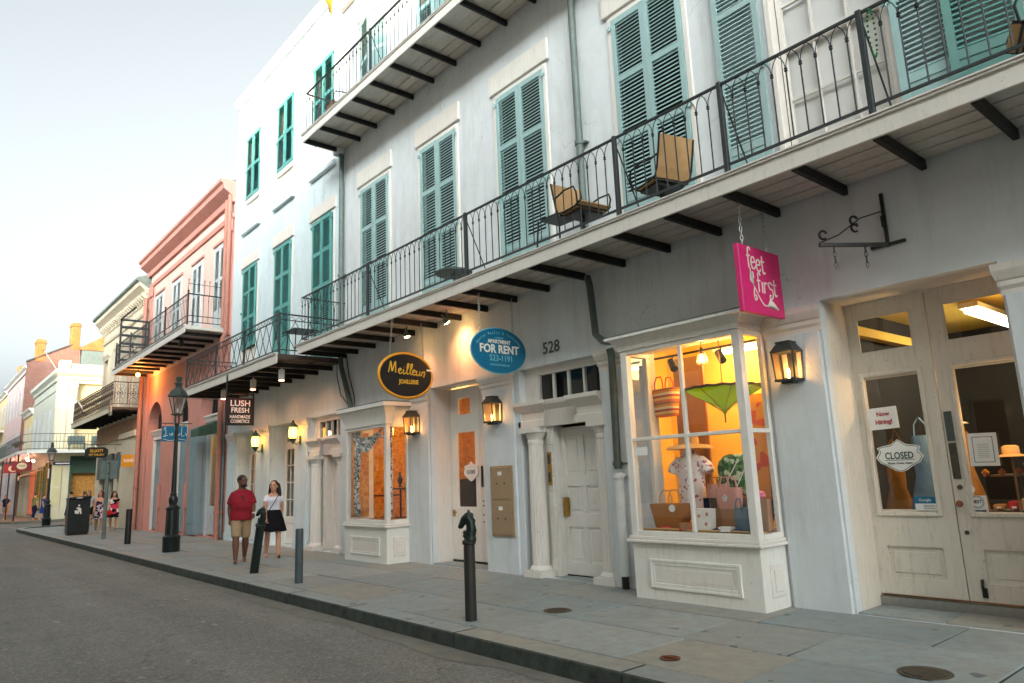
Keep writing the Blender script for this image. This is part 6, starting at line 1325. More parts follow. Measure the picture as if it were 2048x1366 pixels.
# ================================================================ street furniture
def streetlamp(loc,label,s=1.0,lit=False):
    o=root('street_lamp',loc,label,'street lamp','gas style street lamps'); 
    m=MB(); n=24
    def fl(z0,z1,r0,r1,dep):
        vs=[];fs=[]
        for z,r in ((z0,r0),(z1,r1)):
            for i in range(n): w=2*math.pi*i/n; a=r*(1-dep*(i%2)); vs.append((a*math.cos(w),a*math.sin(w),z))
        for i in range(n): i2=(i+1)%n; fs.append((i,i2,n+i2,n+i))
        m.add(vs,fs)
    m.lathe([(.20,0),(.20,.3),(.21,.32),(.21,.36),(.165,.4)],(0,0,0),16); fl(.4,1.0,.16,.145,.1); m.lathe([(.165,1.0),(.17,1.04),(.12,1.08),(.09,1.12),(.11,1.2),(.105,1.28),(.07,1.34),(.085,1.37),(.065,1.4)],(0,0,0),16); put('base',m.mesh('base',40),M['blackG'],o)
    m=MB(); m.lathe([(.062,1.4),(.05,2.2),(.042,3.05),(.06,3.07),(.06,3.1),(.035,3.12)],(0,0,0),14); put('shaft',m.mesh('shaft',40),M['blackG'],o)
    m=MB(); 
    for i in range(4): w=math.pi/4+math.pi/2*i; m.tube([(.03*math.cos(w),.03*math.sin(w),3.08),(.07*math.cos(w),.07*math.sin(w),3.2),(.05*math.cos(w),.05*math.sin(w),3.3),(.12*math.cos(w),.12*math.sin(w),3.36)],.012,5); m.tube([(.11*math.cos(w),.11*math.sin(w),3.34),(.235*math.cos(w),.235*math.sin(w),3.78)],.014,5)
    m.lathe([(.15,3.33),(.15,3.36)],(0,0,0),4); m.lathe([(.25,3.78),(.255,3.8),(.18,3.93),(.085,4.02),(.075,4.05),(.075,4.1),(.1,4.11),(.1,4.14),(.06,4.16),(.06,4.22),(.08,4.23),(.07,4.3),(.02,4.31)],(0,0,0),4); put('head',m,M['lampG'],o)
    for i in range(4):
        a=math.pi/4+math.pi/2*i; b=a+math.pi/2; q=MB(); q.quad((.11*math.cos(a),.11*math.sin(a),3.36),(.11*math.cos(b),.11*math.sin(b),3.36),(.225*math.cos(b),.225*math.sin(b),3.77),(.225*math.cos(a),.225*math.sin(a),3.77)); put('pane',q,M['glassF'],o)
    m=MB(); m.ball((0,0,3.45),(.02,.02,.05),8,6); put('mantle',m,M['white'],o); o.scale=(s,s,s); return o
M['lampG']=plain('verdigris_iron',S(58,72,68),.45,.3,.35,10,.2); M['glassF']=glass('lamp_glass',(.86,.88,.86,1),.3,.12)
streetlamp((-19.84,5.3,0),'tall black street lamp with glass lantern head left of the couple',1.035); streetlamp((-45.0,5.85,0),'smaller looking far street lamp at the street corner with a street sign',1.0)
sg=root('street_sign',(-45.0,5.85,3.18),'navy street name sign on the far corner lamp post','street sign'); m=MB(); m.box(-.02,.02,.1,.95,-.08,.1); put('blade',m,M['navyS'] if 'navyS' in M else M['denim'],sg); m=MB(); m.box(.021,.024,.2,.85,-.02,.04); put('lettering',m,M['whiteT'],sg)
m=MB(); m.box(-.015,.015,-.1,.02,-.75,-.25); put('notice_plate',m,M['whiteT'],sg)
def bollard(loc,label,h,r,mat,lean=0,horse=False,top='flat'):
    o=root('bollard',loc,label,'bollard',('horse-head hitching posts' if horse else 'plain bollards along the kerb')); o.rotation_euler=(0,lean,0)
    m=MB(); m.lathe([(r*1.05,-.05),(r*1.03,.0),(r,h-.03),(r*.96,h-.008),(r*.9,h)],(0,0,0),18); put('post',m.mesh('post',40),mat,o)
    if horse:
        q=MB(); q.lathe([(r*1.02,h-.01),(r*1.2,h+.0),(r*1.22,h+.03),(r*1.0,h+.045)],(0,0,0),18); put('collar',q.mesh('collar',40),mat,o); k=o_=put('horse_head',HORSE,M['horse'],o,(0,0,h+.04)); k.rotation_euler=(0,0,R_(38))
    return o
M['horse']=plain('weathered_bronze',S(38,52,50),.38,.4,.5,25,.3); M['postD']=plain('dark_post',S(46,44,42),.55,.1,.3,9,.2); M['postB']=plain('slate_blue_post',S(78,92,100),.5,.15,.4,9,.25); M['postG']=plain('dark_green_post',S(22,36,34),.45,.1,.25,9,.2)
bollard((-6.52,4.81,0),'upright dark post with a bronze horse head nearest the camera',.80,.062,M['postD'],0,True)
bollard((-13.2,4.94,0),'leaning dark green post with a horse head before the couple',.86,.075,M['postG'],.30,True)
bollard((-11.16,4.89,0),'plain blue grey bollard right of the couple',.83,.062,M['postB'])
bollard((-24.29,5.26,0),'plain dark bollard left of the tall street lamp',1.02,.085,M['black'])
tc=root('trash_can',(-32.4,5.22,0),'black square litter bin with a white figure symbol at the kerb','trash can')
m=MB(); m.box(-.3,.3,-.36,.36,.06,1.34); put('body',m,M['blackG'],tc,bevel=.02); m=MB(); m.prism([(-.39,1.34),(.39,1.34),(.39,1.46),(-.36,1.42)],lambda u,v,d:(d,u,v),-.33,.33); put('lid',m,M['blackG'],tc,bevel=.02); m=MB(); m.box(-.27,.27,-.33,.33,0,.06); put('foot',m,M['black'],tc)
m=MB(); m.box(.301,.306,.18,.36,.1,1.3); put('side_trim',m,M['black'],tc)
em=MB(); em.ball((.305,-.02,1.1),(.008,.035,.035),8,6); em.prism([(-.16,.86),(-.05,.86),(-.07,.74),(-.14,.74)],lambda u,v,d:(d,u,v+.06),.3005,.306); em.prism([(-.04,1.04),(.05,1.0),(.08,.78),(.03,.78),(.0,.9),(-.03,.78),(-.07,.79),(-.04,.95),(-.12,1.0)],lambda u,v,d:(d,u,v),.3005,.306); put('symbol',em,M['whiteT'],tc); m=MB(); m.box(.3305,.333,-.12,.08,1.37,1.4); put('label_plate',m,M['whiteT'],tc)
sp=root('sign_post',(-28.0,5.32,0),'grey metal street sign post with a small plate seen from behind','sign post'); m=MB(); m.tube([(0,0,-.05),(0,0,2.62)],.06,12); put('pole',m.mesh('pole',50),M['gpipe'],sp); m=MB(); m.box(-.05,-.03,-.22,.3,2.0,2.62); put('plate',m,M['gpipe'],sp); m=MB(); m.box(-.07,.07,-.03,.03,2.15,2.2); m.box(-.07,.07,-.03,.03,2.5,2.55); put('clamp',m,M['castI'],sp)
# ================================================================ balcony chairs and table
M['sling']=plain('tan_sling',S(192,152,104),.7,0,.15,14,.2)
def chair(loc,rz,label):
    o=root('patio_chair',loc,label,'chair','swivel sling chairs on the balconies',rz)
    m=MB(); P=[(.27,.44),(.15,.40),(-.1,.40),(-.22,.42),(-.27,.52),(-.32,.72),(-.36,.9)]
    def sl(u0,u1,seg):
        vs=[];fs=[]
        for x,z in seg: vs+=[(x,u0,z),(x,u1,z),(x+.006,u0,z-.014),(x+.006,u1,z-.014)]
        for i in range(len(seg)-1): a=4*i; fs+=[(a,a+1,a+5,a+4),(a+2,a+6,a+7,a+3),(a,a+4,a+6,a+2),(a+1,a+3,a+7,a+5)]
        fs+=[(0,2,3,1),(len(vs)-4,len(vs)-3,len(vs)-1,len(vs)-2)]; return MB().add(vs,fs)
    put('seat',sl(-.24,.24,P[:4]),M['sling'],o); put('backrest',sl(-.24,.24,P[3:]),M['sling'],o)
    for s in (-1,1):
        m=MB(); m.tube([(x,s*.255,z-.005) for x,z in P],.013,6); put('side_rail',m,M['black'],o); m=MB(); m.tube([(.22,s*.265,.41),(.24,s*.29,.55),(.2,s*.3,.64),(.0,s*.3,.66),(-.2,s*.29,.63),(-.31,s*.26,.66)],.013,6); put('armrest',m,M['black'],o)
    m=MB(); m.box(-.17,.17,-.2,.2,.34,.375); m.bar((-.2,-.25,.385),(-.2,.25,.385),.02,.02); m.bar((.2,-.25,.395),(.2,.25,.395),.02,.02); m.tube([(0,0,.08),(0,0,.35)],.028,8); put('pedestal',m,M['black'],o)
    for k in range(4): w=math.pi/4+k*math.pi/2; m=MB(); m.tube([(0,0,.12),(.17*math.cos(w),.17*math.sin(w),.09),(.27*math.cos(w),.27*math.sin(w),.012)],.016,6); put('leg',m,M['black'],o)
    return o
DZ=4.565
chair((-6.26,6.68,DZ),R_(-8),'tan sling chair facing right beside the grey downpipe'); chair((-5.08,6.86,DZ),R_(165),'tan sling chair facing left before the wide teal shutters'); chair((-1.12,6.95,DZ),R_(200),'dark seen chair at the top right corner of the balcony'); chair((-13.95,6.95,9.635),R_(-100),'tan chair at the left end of the top balcony')
tb=root('side_table',(-9.5,6.85,DZ),'small round green metal side table low behind the railing','side table'); m=MB(); m.lathe([(.3,.36),(.32,.37),(.32,.40),(.3,.41)],(0,0,0),24); put('top',m,M['pipeG'],tb); m=MB(); m.tube([(.02,0,.0),(0,0,.36)],.02,8); put('stem',m,M['pipeG'],tb); m=MB(); m.lathe([(.2,0),(.2,.015),(.03,.03)],(0,0,0),16); put('base',m,M['pipeG'],tb)
tb=root('patio_table',(-7.2,7.15,DZ),'dark metal table before the third pair of shutters','table'); m=MB(); m.box(-.2,.2,-.2,.2,.68,.71); put('top',m,M['black'],tb)
for sx in (-1,1):
    for sy in (-1,1): m=MB(); m.tube([(sx*.26,sy*.26,0),(sx*.22,sy*.22,.68)],.014,6); put('leg',m,M['black'],tb)
tb=root('patio_table',(-15.6,6.8,4.36),'dark metal table by the white house shutters on the lattice balcony','table'); m=MB(); m.box(-.35,.3,-.3,.3,.68,.7); put('top',m,M['black'],tb)
for sx in (-1,1):
    for sy in (-1,1): m=MB(); m.tube([(sx*.26,sy*.26,0),(sx*.22,sy*.22,.68)],.014,6); put('leg',m,M['black'],tb)
M['bead']=plain('green_beads',S(20,120,70),.3,.3,.1,10,0)
bd=MB(); 
for i in range(26): t=math.pi*2*i/26; bd.ball((.03*math.sin(t),-.02,-.2+.24*math.cos(t)),.012,6,4)
thing(put('bead_string',bd,M['bead'],None,(-2.27,6.42,5.55)),'string of green beads hanging on the balcony rail','beads')
fl=root('flag',(-12.9,6.3,11.5),'yellow cloth flag hanging at the top balcony','flag'); m=MB(); vs=[];fs=[]
for i in range(7):
    for j in range(9): u=j/8; v=i/6; vs.append((-.35*v*(1-.1*u)+.05*math.sin(5*u+v*3),-.1*v+.07*math.sin(6*u+2*v),1.5*(1-u)*(1-.1*v)+.35*u*v-.05))
for i in range(6):
    for j in range(8): a=i*9+j; fs.append((a,a+1,a+10,a+9))
m.add(vs,fs); q=put('cloth',m.mesh('cloth',60),M['gold'],fl); sm=q.modifiers.new('t','SOLIDIFY'); sm.thickness=.006; m=MB(); m.tube([(.0,.15,1.1),(-.42,-.25,1.9)],.015,6); put('staff',m,M['soffit'],fl)
# ================================================================ people
def person(key,loc,rz,label,grp=None,extra=None):
    b,skin,parts,J=FIG[key]; o=root('person',loc,label,'person',grp,rz); bd=put('body',b,skin,o)
    for nm,me,mt in parts: put(nm,me,mt,bd if nm in('eye','eyebrow','lips') else o)
    return o
person('man',(-15.3,5.43,.0),R_(-16),'man in red polo shirt and khaki shorts walking on the pavement')
person('woman',(-15.63,6.24,.0),R_(-14),'woman in white top and black skirt walking beside the man')
wg='people near the side street'
person('dress',(-33.0,6.07,0),R_(-12),'woman in patterned sleeveless dress behind the sign post',wg); person('black',(-34.4,6.85,0),R_(-10),'woman in black and white dress with long dark hair',wg)
person('teal',(-42.8,6.55,0),R_(-150),'person in teal t-shirt left of the litter bin',wg); person('cyan',(-39.3,6.6,0),R_(-10),'person in cyan top behind the litter bin',wg); person('white',(-41.0,7.05,0),R_(-10),'person in white top behind the patterned dress woman',wg); person('red',(-45.5,7.6,-.0),R_(0),'man in red top standing by the corner',wg); person('child',(-42.0,6.5,0),R_(-30),'small child in pink top beside the litter bin',wg)
person('olive',(-57.6,6.75,-.01),R_(110),'man in olive shirt and dark trousers before the candy shop',wg); person('blue',(-55.8,7.0,-.01),R_(70),'woman in blue dress behind the far lamp post',wg); person('navy',(-63.5,5.7,-.01),R_(-30),'person in navy shirt at the left edge of the picture',wg)
bg_=root('handbag',(-34.1,6.62,.62),'red and white handbag carried by the woman in black','handbag'); m=MB(); m.ball((0,0,.1),(.07,.13,.12),10,8); put('bag',m,M['redcl'],bg_); m=MB(); m.tube([(0,-.08,.18),(0,0,.42),(0,.08,.18)],.01,5); put('strap',m,M['white'],bg_)
# ================================================================ shop window contents
def straw(name,c1,c2,sc=60):
    t=NT(name); v=t.coord((1,1,1)); w=t.n('TexWave'); w.wave_type='BANDS'; w.bands_direction='DIAGONAL'; w.inputs['Scale'].default_value=sc; w.inputs['Distortion'].default_value=1.5; t.l(v,w.inputs['Vector']); col=t.mix(w.outputs['Fac'],c1,c2); t.bump(w.outputs['Fac'],.5,.01); return t.done(col,.8,0,.2)
def stripes(name,cs,sc=1.0,axis=2):
    t=NT(name); tc=t.n('TexCoord'); sp=t.n('SeparateXYZ'); t.l(tc.outputs['Object'],sp.inputs[0]); ml=t.n('Math'); ml.operation='MULTIPLY'; ml.inputs[1].default_value=sc; t.l(sp.outputs[axis],ml.inputs[0]); fr=t.n('Math'); fr.operation='FRACT'; t.l(ml.outputs[0],fr.inputs[0])
    r=t.n('ValToRGB'); r.color_ramp.interpolation='CONSTANT'; e=r.color_ramp.elements
    while len(e)<len(cs): e.new(.5)
    for i,c in enumerate(cs): e[i].position=i/len(cs); e[i].color=c
    t.l(fr.outputs[0],r.inputs[0]); return t.done(r.outputs[0],.8,0,.2)
M['straw']=straw('woven_straw',S(196,132,66),S(150,92,40)); M['strawL']=straw('pale_straw',S(226,186,130),S(200,156,100),90)
M['stripe']=stripes('striped_canvas',[S(224,120,70),S(236,200,120),S(190,80,60),S(240,220,180),S(226,150,60),S(160,110,80)],5.5)
M['dots']=blotch('dotted_fabric',[S(240,232,232)]*7+[S(190,110,130)],34); M['denimdot']=blotch('blue_print',[S(70,96,130),S(200,208,216),S(54,76,110),S(90,120,150)],40)
M['rosebag']=plain('rose_leather',S(214,152,140),.5,0,.12,12,.1); M['bluebag']=plain('blue_leather',S(98,128,148),.5,0,.12,12,.1); M['lime']=plain('lime_paper',S(196,206,50),.6,0,.3,14,.1); M['fern']=blotch('fern_print',[S(60,110,60),S(200,214,180),S(40,84,50),S(110,150,90)],22)
M['redS2']=plain('red_plastic',S(220,50,40),.4,0,.1,10,0); M['wallp']=plain('brown_screen',S(176,130,92),.7,0,.2,6,.1); M['orangeart']=blotch('orange_panel',[S(240,176,50)]*6+[S(230,100,40)],9)
def tote(loc,w,d,h,mat,hm,label,rz=0,hh=.16,flare=1.18):
    o=root('handbag',loc,label,'handbag',None,rz); m=MB(); n=20; vs=[];fs=[]
    for k,(z,f) in enumerate(((0,.86),(h*.1,.95),(h*.5,1.05),(h*.92,flare),(h,flare*1.02),(h*.96,flare*.95),(h*.2,.85))):
        for i in range(n):
            t=2*math.pi*i/n; c,s=math.cos(t),math.sin(t); e=.55
            vs.append((w/2*f*math.copysign(abs(c)**e,c),d/2*(f if k<4 else f*.9)*math.copysign(abs(s)**e,s),z))
    for k in range(6):
        for i in range(n): i2=(i+1)%n; fs.append((k*n+i,k*n+i2,(k+1)*n+i2,(k+1)*n+i))
    fs.append(tuple(range(n-1,-1,-1))); fs.append(tuple(6*n+i for i in range(n))); m.add(vs,fs); put('bag',m.mesh('bag',50),mat,o)
    for s in (-1,1): m=MB(); m.tube([(-w*.2,s*d*.5,h*.8),(-w*.19,s*d*.5,h+hh*.5),(-w*.1,s*d*.45,h+hh),(w*.1,s*d*.45,h+hh),(w*.19,s*d*.5,h+hh*.5),(w*.2,s*d*.5,h*.8)],.009,6); put('handle',m,hm,o)
    return o
zf=.80
bagA=tote((-5.64,7.26,zf),.46,.2,.30,M['straw'],M['strawL'],'large orange woven straw tote at the left of the window',R_(4)); m=MB(); m.lathe([(.045,0),(.045,.006)],(0,0,0),14); put('tag',m,M['white'],bagA,(.1,-.125,.25),rot=(R_(90),0,0))
tote((-5.1,7.5,zf+.24),.30,.14,.28,M['rosebag'],M['straw'],'pale rose backpack standing behind the white gift bag',0,.08,.9); b2=tote((-4.84,7.32,zf+.24),.32,.13,.24,M['rosebag'],M['rosebag'],'dusty rose handbag with a white flower charm on a stand',R_(-6),.12,1.05); m=MB()
for i in range(5): w=-.9+.45*i; m.prism([(0,0),(.02*math.cos(w-1.57)-.012,-.03-.01),(.05*math.sin(w),-.09*math.cos(w)),(.02*math.cos(w-1.57)+.02,-.03)],lambda u,v,d:(u,d,v),-.004,.004)
put('flower_charm',m,M['white'],b2,(.0,-.085,.17)); m=MB(); m.box(-.12,.12,-.06,.06,-.24,-.21); m.box(-.1,.1,-.05,.05,-.21,-.001); put('stand',m,M['wallp'],b2)
tote((-4.58,7.2,zf),.34,.14,.26,M['bluebag'],M['bluebag'],'slate blue handbag in the right corner of the window',R_(-30),.1,1.0)
tote((-5.86,7.6,2.2),.42,.18,.36,M['stripe'],M['redS2'],'striped beach bag with round red handles hung high at the left',R_(-12),.16,1.15)
o=root('gift_bag',(-5.08,7.16,zf),'white gift bag printed with small pink faces','gift bag'); m=MB(); m.prism([(-.1,0),(.1,0),(.115,.25),(-.115,.25)],lambda u,v,d:(u,d,v),-.05,.05); put('bag',m,M['white'],o); m=MB()
for (x,z) in ((-.05,.17),(.04,.08),(.06,.19)): m.ball((x,-.052,z),(.022,.004,.022),8,6)
put('print',m,M['rosebag'],o); 
o=root('postcard_rack',(-5.1,7.4,zf+.0),'small rack of dark postcards under the rose backpack','rack'); m=MB(); m.box(-.17,.17,0,.14,0,.22); put('box',m,M['wallp'],o)
for i in range(3): m=MB(); m.box(-.15+i*.1,-.07+i*.1,-.012,-.0005,.23,.36); put('postcard',m,[M['navy'],M['hairBr'],M['denim']][i],o)
# dotted blouse on a form with a straw hat
o=root('mannequin_torso',(-5.56,7.62,zf+.22),'white dotted blouse on a torso form with a straw sun hat','mannequin'); m=MB(); loft(m,[((0,0,.0),.12,.2),((0,0,.15),.115,.19),((0,0,.35),.115,.185),((0,0,.5),.12,.2),((0,0,.62),.1,.18),((0,0,.68),.06,.1),((0,0,.76),.05,.055)]); m.xf(Matrix.Rotation(-math.pi/2,4,'Z'))
for s in (-1,1): m.tube([(s*.14,0,.6),(s*.24,0,.52),(s*.27,-.01,.44)],[.075,.08,.085],10)
put('blouse',fuse(m,.02,3,'blouse'),M['dots'],o); m=MB(); m.tube([(0,0,-.5),(0,0,.05)],.02,8); m.lathe([(.14,-.52),(.14,-.5)],(0,0,0),16); put('stand',m,M['black'],o); m=MB(); m.lathe([(.30,.74),(.26,.78),(.13,.80),(.125,.9),(.09,.93),(0.01,.935)],(0,0,0),24); put('hat',m.mesh('hat',60),M['strawL'],o)
# cushion
o=root('cushion',(-4.86,7.56,zf+.42),'green cushion with white fern leaves leaning in the window','cushion'); m=MB(); m.ball((0,0,.2),(.26,.07,.24),16,10); m.v=[(p[0]*(1+.25*abs(p[2]-.2)/.24*abs(p[0])/.26),p[1],.2+(p[2]-.2)*(1+.25*abs(p[0])/.26)) for p in m.v]; put('cover',m.mesh('cover',60),M['fern'],o); m=MB(); m.box(-.2,.2,-.08,.1,-.42,-.05); put('box',m,M['wallp'],o)
for i,(a,b) in enumerate((((-.15,-.072,.05),(.05,-.075,.34)),((.0,-.075,.02),(.17,-.066,.3)))): m=MB(); m.tube([a,b],.006,5); put('leaf_print',m,M['white'],o)
# upside-down paper parasol
t=NT('lime_paper'); d_=t.n('BsdfDiffuse'); d_.inputs[0].default_value=S(120,140,40); tl_=t.n('BsdfTranslucent'); tl_.inputs[0].default_value=S(110,158,40); mx_=t.n('MixShader'); mx_.inputs[0].default_value=.4
t.l(d_.outputs[0],mx_.inputs[1]); t.l(tl_.outputs[0],mx_.inputs[2]); t.l(mx_.outputs[0],t.out.inputs[0]); M['lime']=t.m
o=root('paper_parasol',(-4.83,7.38,2.13),'lime green paper parasol hanging upside down','parasol'); m=MB(); n=16; vs=[];fs=[]; pr=[(.012,.0),(.04,.06),(.16,.14),(.34,.23),(.44,.29),(.45,.31)]
for r,z in pr:
    for i in range(n): w=2*math.pi*i/n; a=r*(1-.04*(i%2)); vs.append((a*math.cos(w),a*math.sin(w),z))
for k in range(len(pr)-1):
    for i in range(n): i2=(i+1)%n; fs.append((k*n+i,k*n+i2,(k+1)*n+i2,(k+1)*n+i))
m.add(vs,fs); put('canopy',m,M['lime'],o); m=MB(); m.tube([(.445*math.cos(2*math.pi*i/32),.445*math.sin(2*math.pi*i/32),.305+.012*(i%2)) for i in range(33)],.016,5,False); put('fringe',m,M['hairBr'],o); m=MB(); m.tube([(0,0,-.1),(0,0,.02)],.01,6); m.tube([(0,0,.02),(0,0,.9)],.006,6); put('rod',m,M['leather'],o)
for i in range(8): w=2*math.pi*i/8; m=MB(); m.tube([(.02*math.cos(w),.02*math.sin(w),.03),(.17*math.cos(w),.17*math.sin(w),.135),(.44*math.cos(w),.44*math.sin(w),.285)],.005,4); put('rib',m,M['leather'],o)
# blue printed dress at the right side pane
o=root('printed_dress',(-4.42,7.72,zf+.02),'blue printed dress hanging near the right side pane','dress'); m=MB(); loft(m,[((0,0,.1),.1,.17),((0,0,.5),.08,.14),((0,0,.8),.07,.13),((0,0,1.0),.06,.14),((0,0,1.12),.03,.06)]); put('dress',m.mesh('dress',60),M['denimdot'],o); m=MB(); m.tube([(0,0,1.1),(0,0,1.35)],.006,5); put('hanger',m,M['black'],o)
for i,(x,y,w,h,c,lb) in enumerate(((-4.78,7.12,.14,.05,'white','white'),(-5.34,7.12,.09,.08,'wallp','brown'),(-5.3,7.36,.16,.2,'strawL','straw coloured'),(-4.5,7.42,.2,.34,'wallp','tall brown'))):
    o=root('gift_box',(x,y,zf),lb+' box on the display floor of the bag shop','box'); m=MB(); m.box(-w/2,w/2,-.05,.05,0,h); put('box',m,M[c],o,bevel=.004); m=MB(); m.box(-w/2-.004,w/2+.004,-.054,.054,h-.02,h+.004); put('lid',m,M[c],o)
o=root('scarf',(-4.52,7.3,1.18),'folded pink scarf on the tall brown box in the bag shop','scarf'); m=MB(); m.ball((0,.1,.0),(.1,.06,.035),10,6); m.ball((.02,.08,.03),(.08,.05,.03),10,6); put('cloth',m.mesh('cloth',60),M['pinkcl'],o)
# background panels of the window
for (x0,x1,y,z0,z1,mt,lb) in ((-5.98,-5.5,7.98,.85,3.0,'wallp','brown board screen at the back left of the bag shop window'),(-4.95,-4.36,8.05,.85,2.4,'orangeart','yellow board with orange drawings at the back of the bag shop window')):
    o=root('back_board',((x0+x1)/2,y,z0),lb,'board'); m=MB(); m.box((x0-x1)/2,(x1-x0)/2,0,.03,0,z1-z0); put('board',m,M[mt],o); m=MB(); m.box((x1-x0)/2-.03,(x1-x0)/2+.01,-.02,-.0005,0,z1-z0); put('edge',m,M['straw'],o)
# track with two black spotlights
o=root('track_light',(-5.1,7.5,2.9),'black ceiling track with two spot heads in the bag shop window','track light'); m=MB(); m.box(-.8,.7,-.015,.015,.05,.075); put('track',m,M['black'],o)
for x in (-.5,.22): m=MB(); m.tube([(x,0,.05),(x,-.02,-.0)],.01,6); m.tube([(x-.05,.02,.0),(x+.05,-.06,-.12)],.05,12); put('spot_head',m,M['black'],o)
o=thing(put('notice_card',MB().box(-.1,.1,-.002,.002,-.05,.05),M['white'],None,(-5.83,7.0,1.75)),'small white card stuck in the lower left window corner','card')
for i,(x,c,lb) in enumerate(((-5.62,'redS2','red beads'),(-5.35,'redS2','red bracelet'),(-4.9,'navy','navy scarf'),(-4.62,'bluecl','blue scarf'),(-4.78,'white','white folded paper'))):
    m=MB(); 
    for k in range(6): m.ball((rnd(-.07,.07),rnd(-.03,.03),.02+rnd(0,.02)),(rnd(.02,.045),.03,.022),8,5)
    thing(put('trinket',m.mesh('trinket',60),M[c],None,(x,7.1+.01*i,zf-.02)),'small heap of '+lb+' on the window display floor','trinkets')
m=MB(); m.box(-.78,.78,-.03,.18,-.03,.0); m.tube([(-.78,-.03,.0),(-.4,-.035,.012),(0,-.03,.0),(.4,-.036,.01),(.78,-.03,0)],.014,6); thing(put('display_cloth',m,M['strawL'],None,(-5.17,7.12,zf-.0)),'cream cloth runner along the front of the window display','cloth')
# -------------------------------------------------------- notices on the double door
def card(par_x,z,w,h,y,label,mat='white',tilt=0): 
    o=root('notice',(par_x,y,z),label,'notice'); o.rotation_euler=(0,tilt,0); m=MB(); m.box(-w/2,w/2,-.0015,.0015,-h/2,h/2); put('paper',m,M[mat],o); return o
def ftext(par,key,x,z,mat,sx=1.0,sz=1.0):
    me=TXT[key].copy(); me.transform(Matrix.Diagonal((sx,sz,.25,1))); me.transform(FY); put('lettering',me,mat,par,(x,-.003,z))
YN=8.088
o=card(-3.33,1.965,.30,.235,YN,'white now hiring notice with red letters on the left door',tilt=R_(-2)); ftext(o,'now',0,.045,M['redT']); ftext(o,'hiring',0,-.04,M['redT'])
o=root('closed_sign',(-3.215,YN-.012,1.545),'white scalloped closed sign with green letters hanging in the left door','sign'); pts=[(-.24,.0),(-.2,.06),(-.22,.1),(-.16,.12),(-.08,.13),(0,.185),(.08,.13),(.16,.12),(.22,.1),(.2,.06),(.24,0),(.2,-.06),(.12,-.1),(.06,-.14),(0,-.16),(-.06,-.14),(-.12,-.1),(-.2,-.06)]
m=MB(); m.prism(pts,lambda u,v,d:(u,d,v),-.004,.004); put('board',m,M['white'],o); me=ribbon([[(p[0]*.92,p[1]*.92) for p in pts]+[(pts[0][0]*.92,pts[0][1]*.92)]],.006,.001).mesh('border'); me.transform(FY); put('border',me,M['greenT'],o,(0,-.0045,0)); ftext2=TXT['closed'].copy(); ftext2.transform(Matrix.Diagonal((.78,1.0,.25,1))); ftext2.transform(FY); put('lettering',ftext2,M['greenT'],o,(0,-.006,.01)); me=TXT['sorry'].copy(); me.transform(FY); put('lettering',me,M['greyT'],o,(0,-.006,-.065)); m=MB(); m.box(-.15,.15,-.0055,-.0045,-.035,-.03); put('underline',m,M['greenT'],o); m=MB(); m.tube([(-.06,.0,.14),(-.02,.0,.3),(.05,.0,.14)],.004,5); put('string',m,M['leather'],o)
o=card(-3.03,1.06,.2,.14,YN,'small blue and white search listing sticker at the foot of the left door','white'); m=MB(); m.box(-.1,.1,-.003,-.0016,.0,.07); put('band',m,M['blueS'],o); ftext(o,'goo',0,.035,M['whiteT'],.8,.8)
for k in range(3): m=MB(); m.box(-.02,.09,-.0025,-.0016,-.02-.015*k,-.015-.015*k); put('print_line',m,M['greyT'],o)
o=card(-2.43,1.58,.25,.32,YN,'white framed letter taped to the right door',tilt=R_(1)); m=MB(); ring(m,-.09,.09,-.125,.125,-.0028,-.0016,.006); put('border',m,M['greyT'],o)
for k in range(8): m=MB(); m.box(-.05,.05,-.0025,-.0016,.05-.018*k,.053-.018*k); put('print_line',m,M['greyT'],o)
o=card(-2.555,1.055,.17,.165,YN,'white winner sticker with a round black seal on the right door'); m=MB(); m.tube([(.058*math.cos(2*math.pi*i/24),-.0022,.02+.058*math.sin(2*math.pi*i/24)) for i in range(25)],.003,4,False); m.tube([(.048*math.cos(2*math.pi*i/24),-.0022,.02+.048*math.sin(2*math.pi*i/24)) for i in range(25)],.002,4,False); put('seal',m,M['greyT'],o); ftext(o,'best',0,.022,M['black'],.9,1); ftext(o,'winner',.02,-.066,M['black'],.9,1)
o=root('round_sticker',(-2.6,YN,1.2),'small round white sticker above the winner sticker','sticker'); m=MB(); m.prism(ellipse(.042,.042,20),lambda u,v,d:(u,d,v),-.0015,.0015); put('disc',m,M['white'],o); m=MB(); m.prism(ellipse(.012,.012,12),lambda u,v,d:(u,d,v),-.003,-.0016); put('mark',m,M['black'],o)
# goods behind the double door
def dress(loc,label,mat,h=1.1,w=.2):
    o=root('hanging_dress',loc,label,'dress'); m=MB(); n=28; vs=[];fs=[]; pr=[(0,.5,1.3),(.35*h,.42,1.15),(.62*h,.24,.9),(.8*h,.26,.8),(h,.22,.5)]
    for z,rr,q in pr:
        for i in range(n): t=2*math.pi*i/n; a=w*rr*2*(1+.08*math.sin(7*t)*(1-z/h)); vs.append((a*math.cos(t),a*.45*math.sin(t),z))
    for k in range(len(pr)-1):
        for i in range(n): i2=(i+1)%n; fs.append((k*n+i,k*n+i2,(k+1)*n+i2,(k+1)*n+i))
    fs.append(tuple((len(pr)-1)*n+i for i in range(n))); m.add(vs,fs); put('dress',m.mesh('dress',60),mat,o)
    for s in (-1,1): m=MB(); m.tube([(s*w*.3,0,h),(s*w*.25,0,h+.12),(0,0,h+.2)],.008,5); put('strap',m,mat,o)
    m=MB(); m.tube([(0,0,-1.0 if loc[2]>.9 else -loc[2]+.06),(0,0,h+.2)],.01,6); put('stand',m,M['black'],o); return o
M['chambray']=cloth('chambray',S(124,168,222),.15); M['ochre']=cloth('ochre_cloth',S(200,140,70),.2)
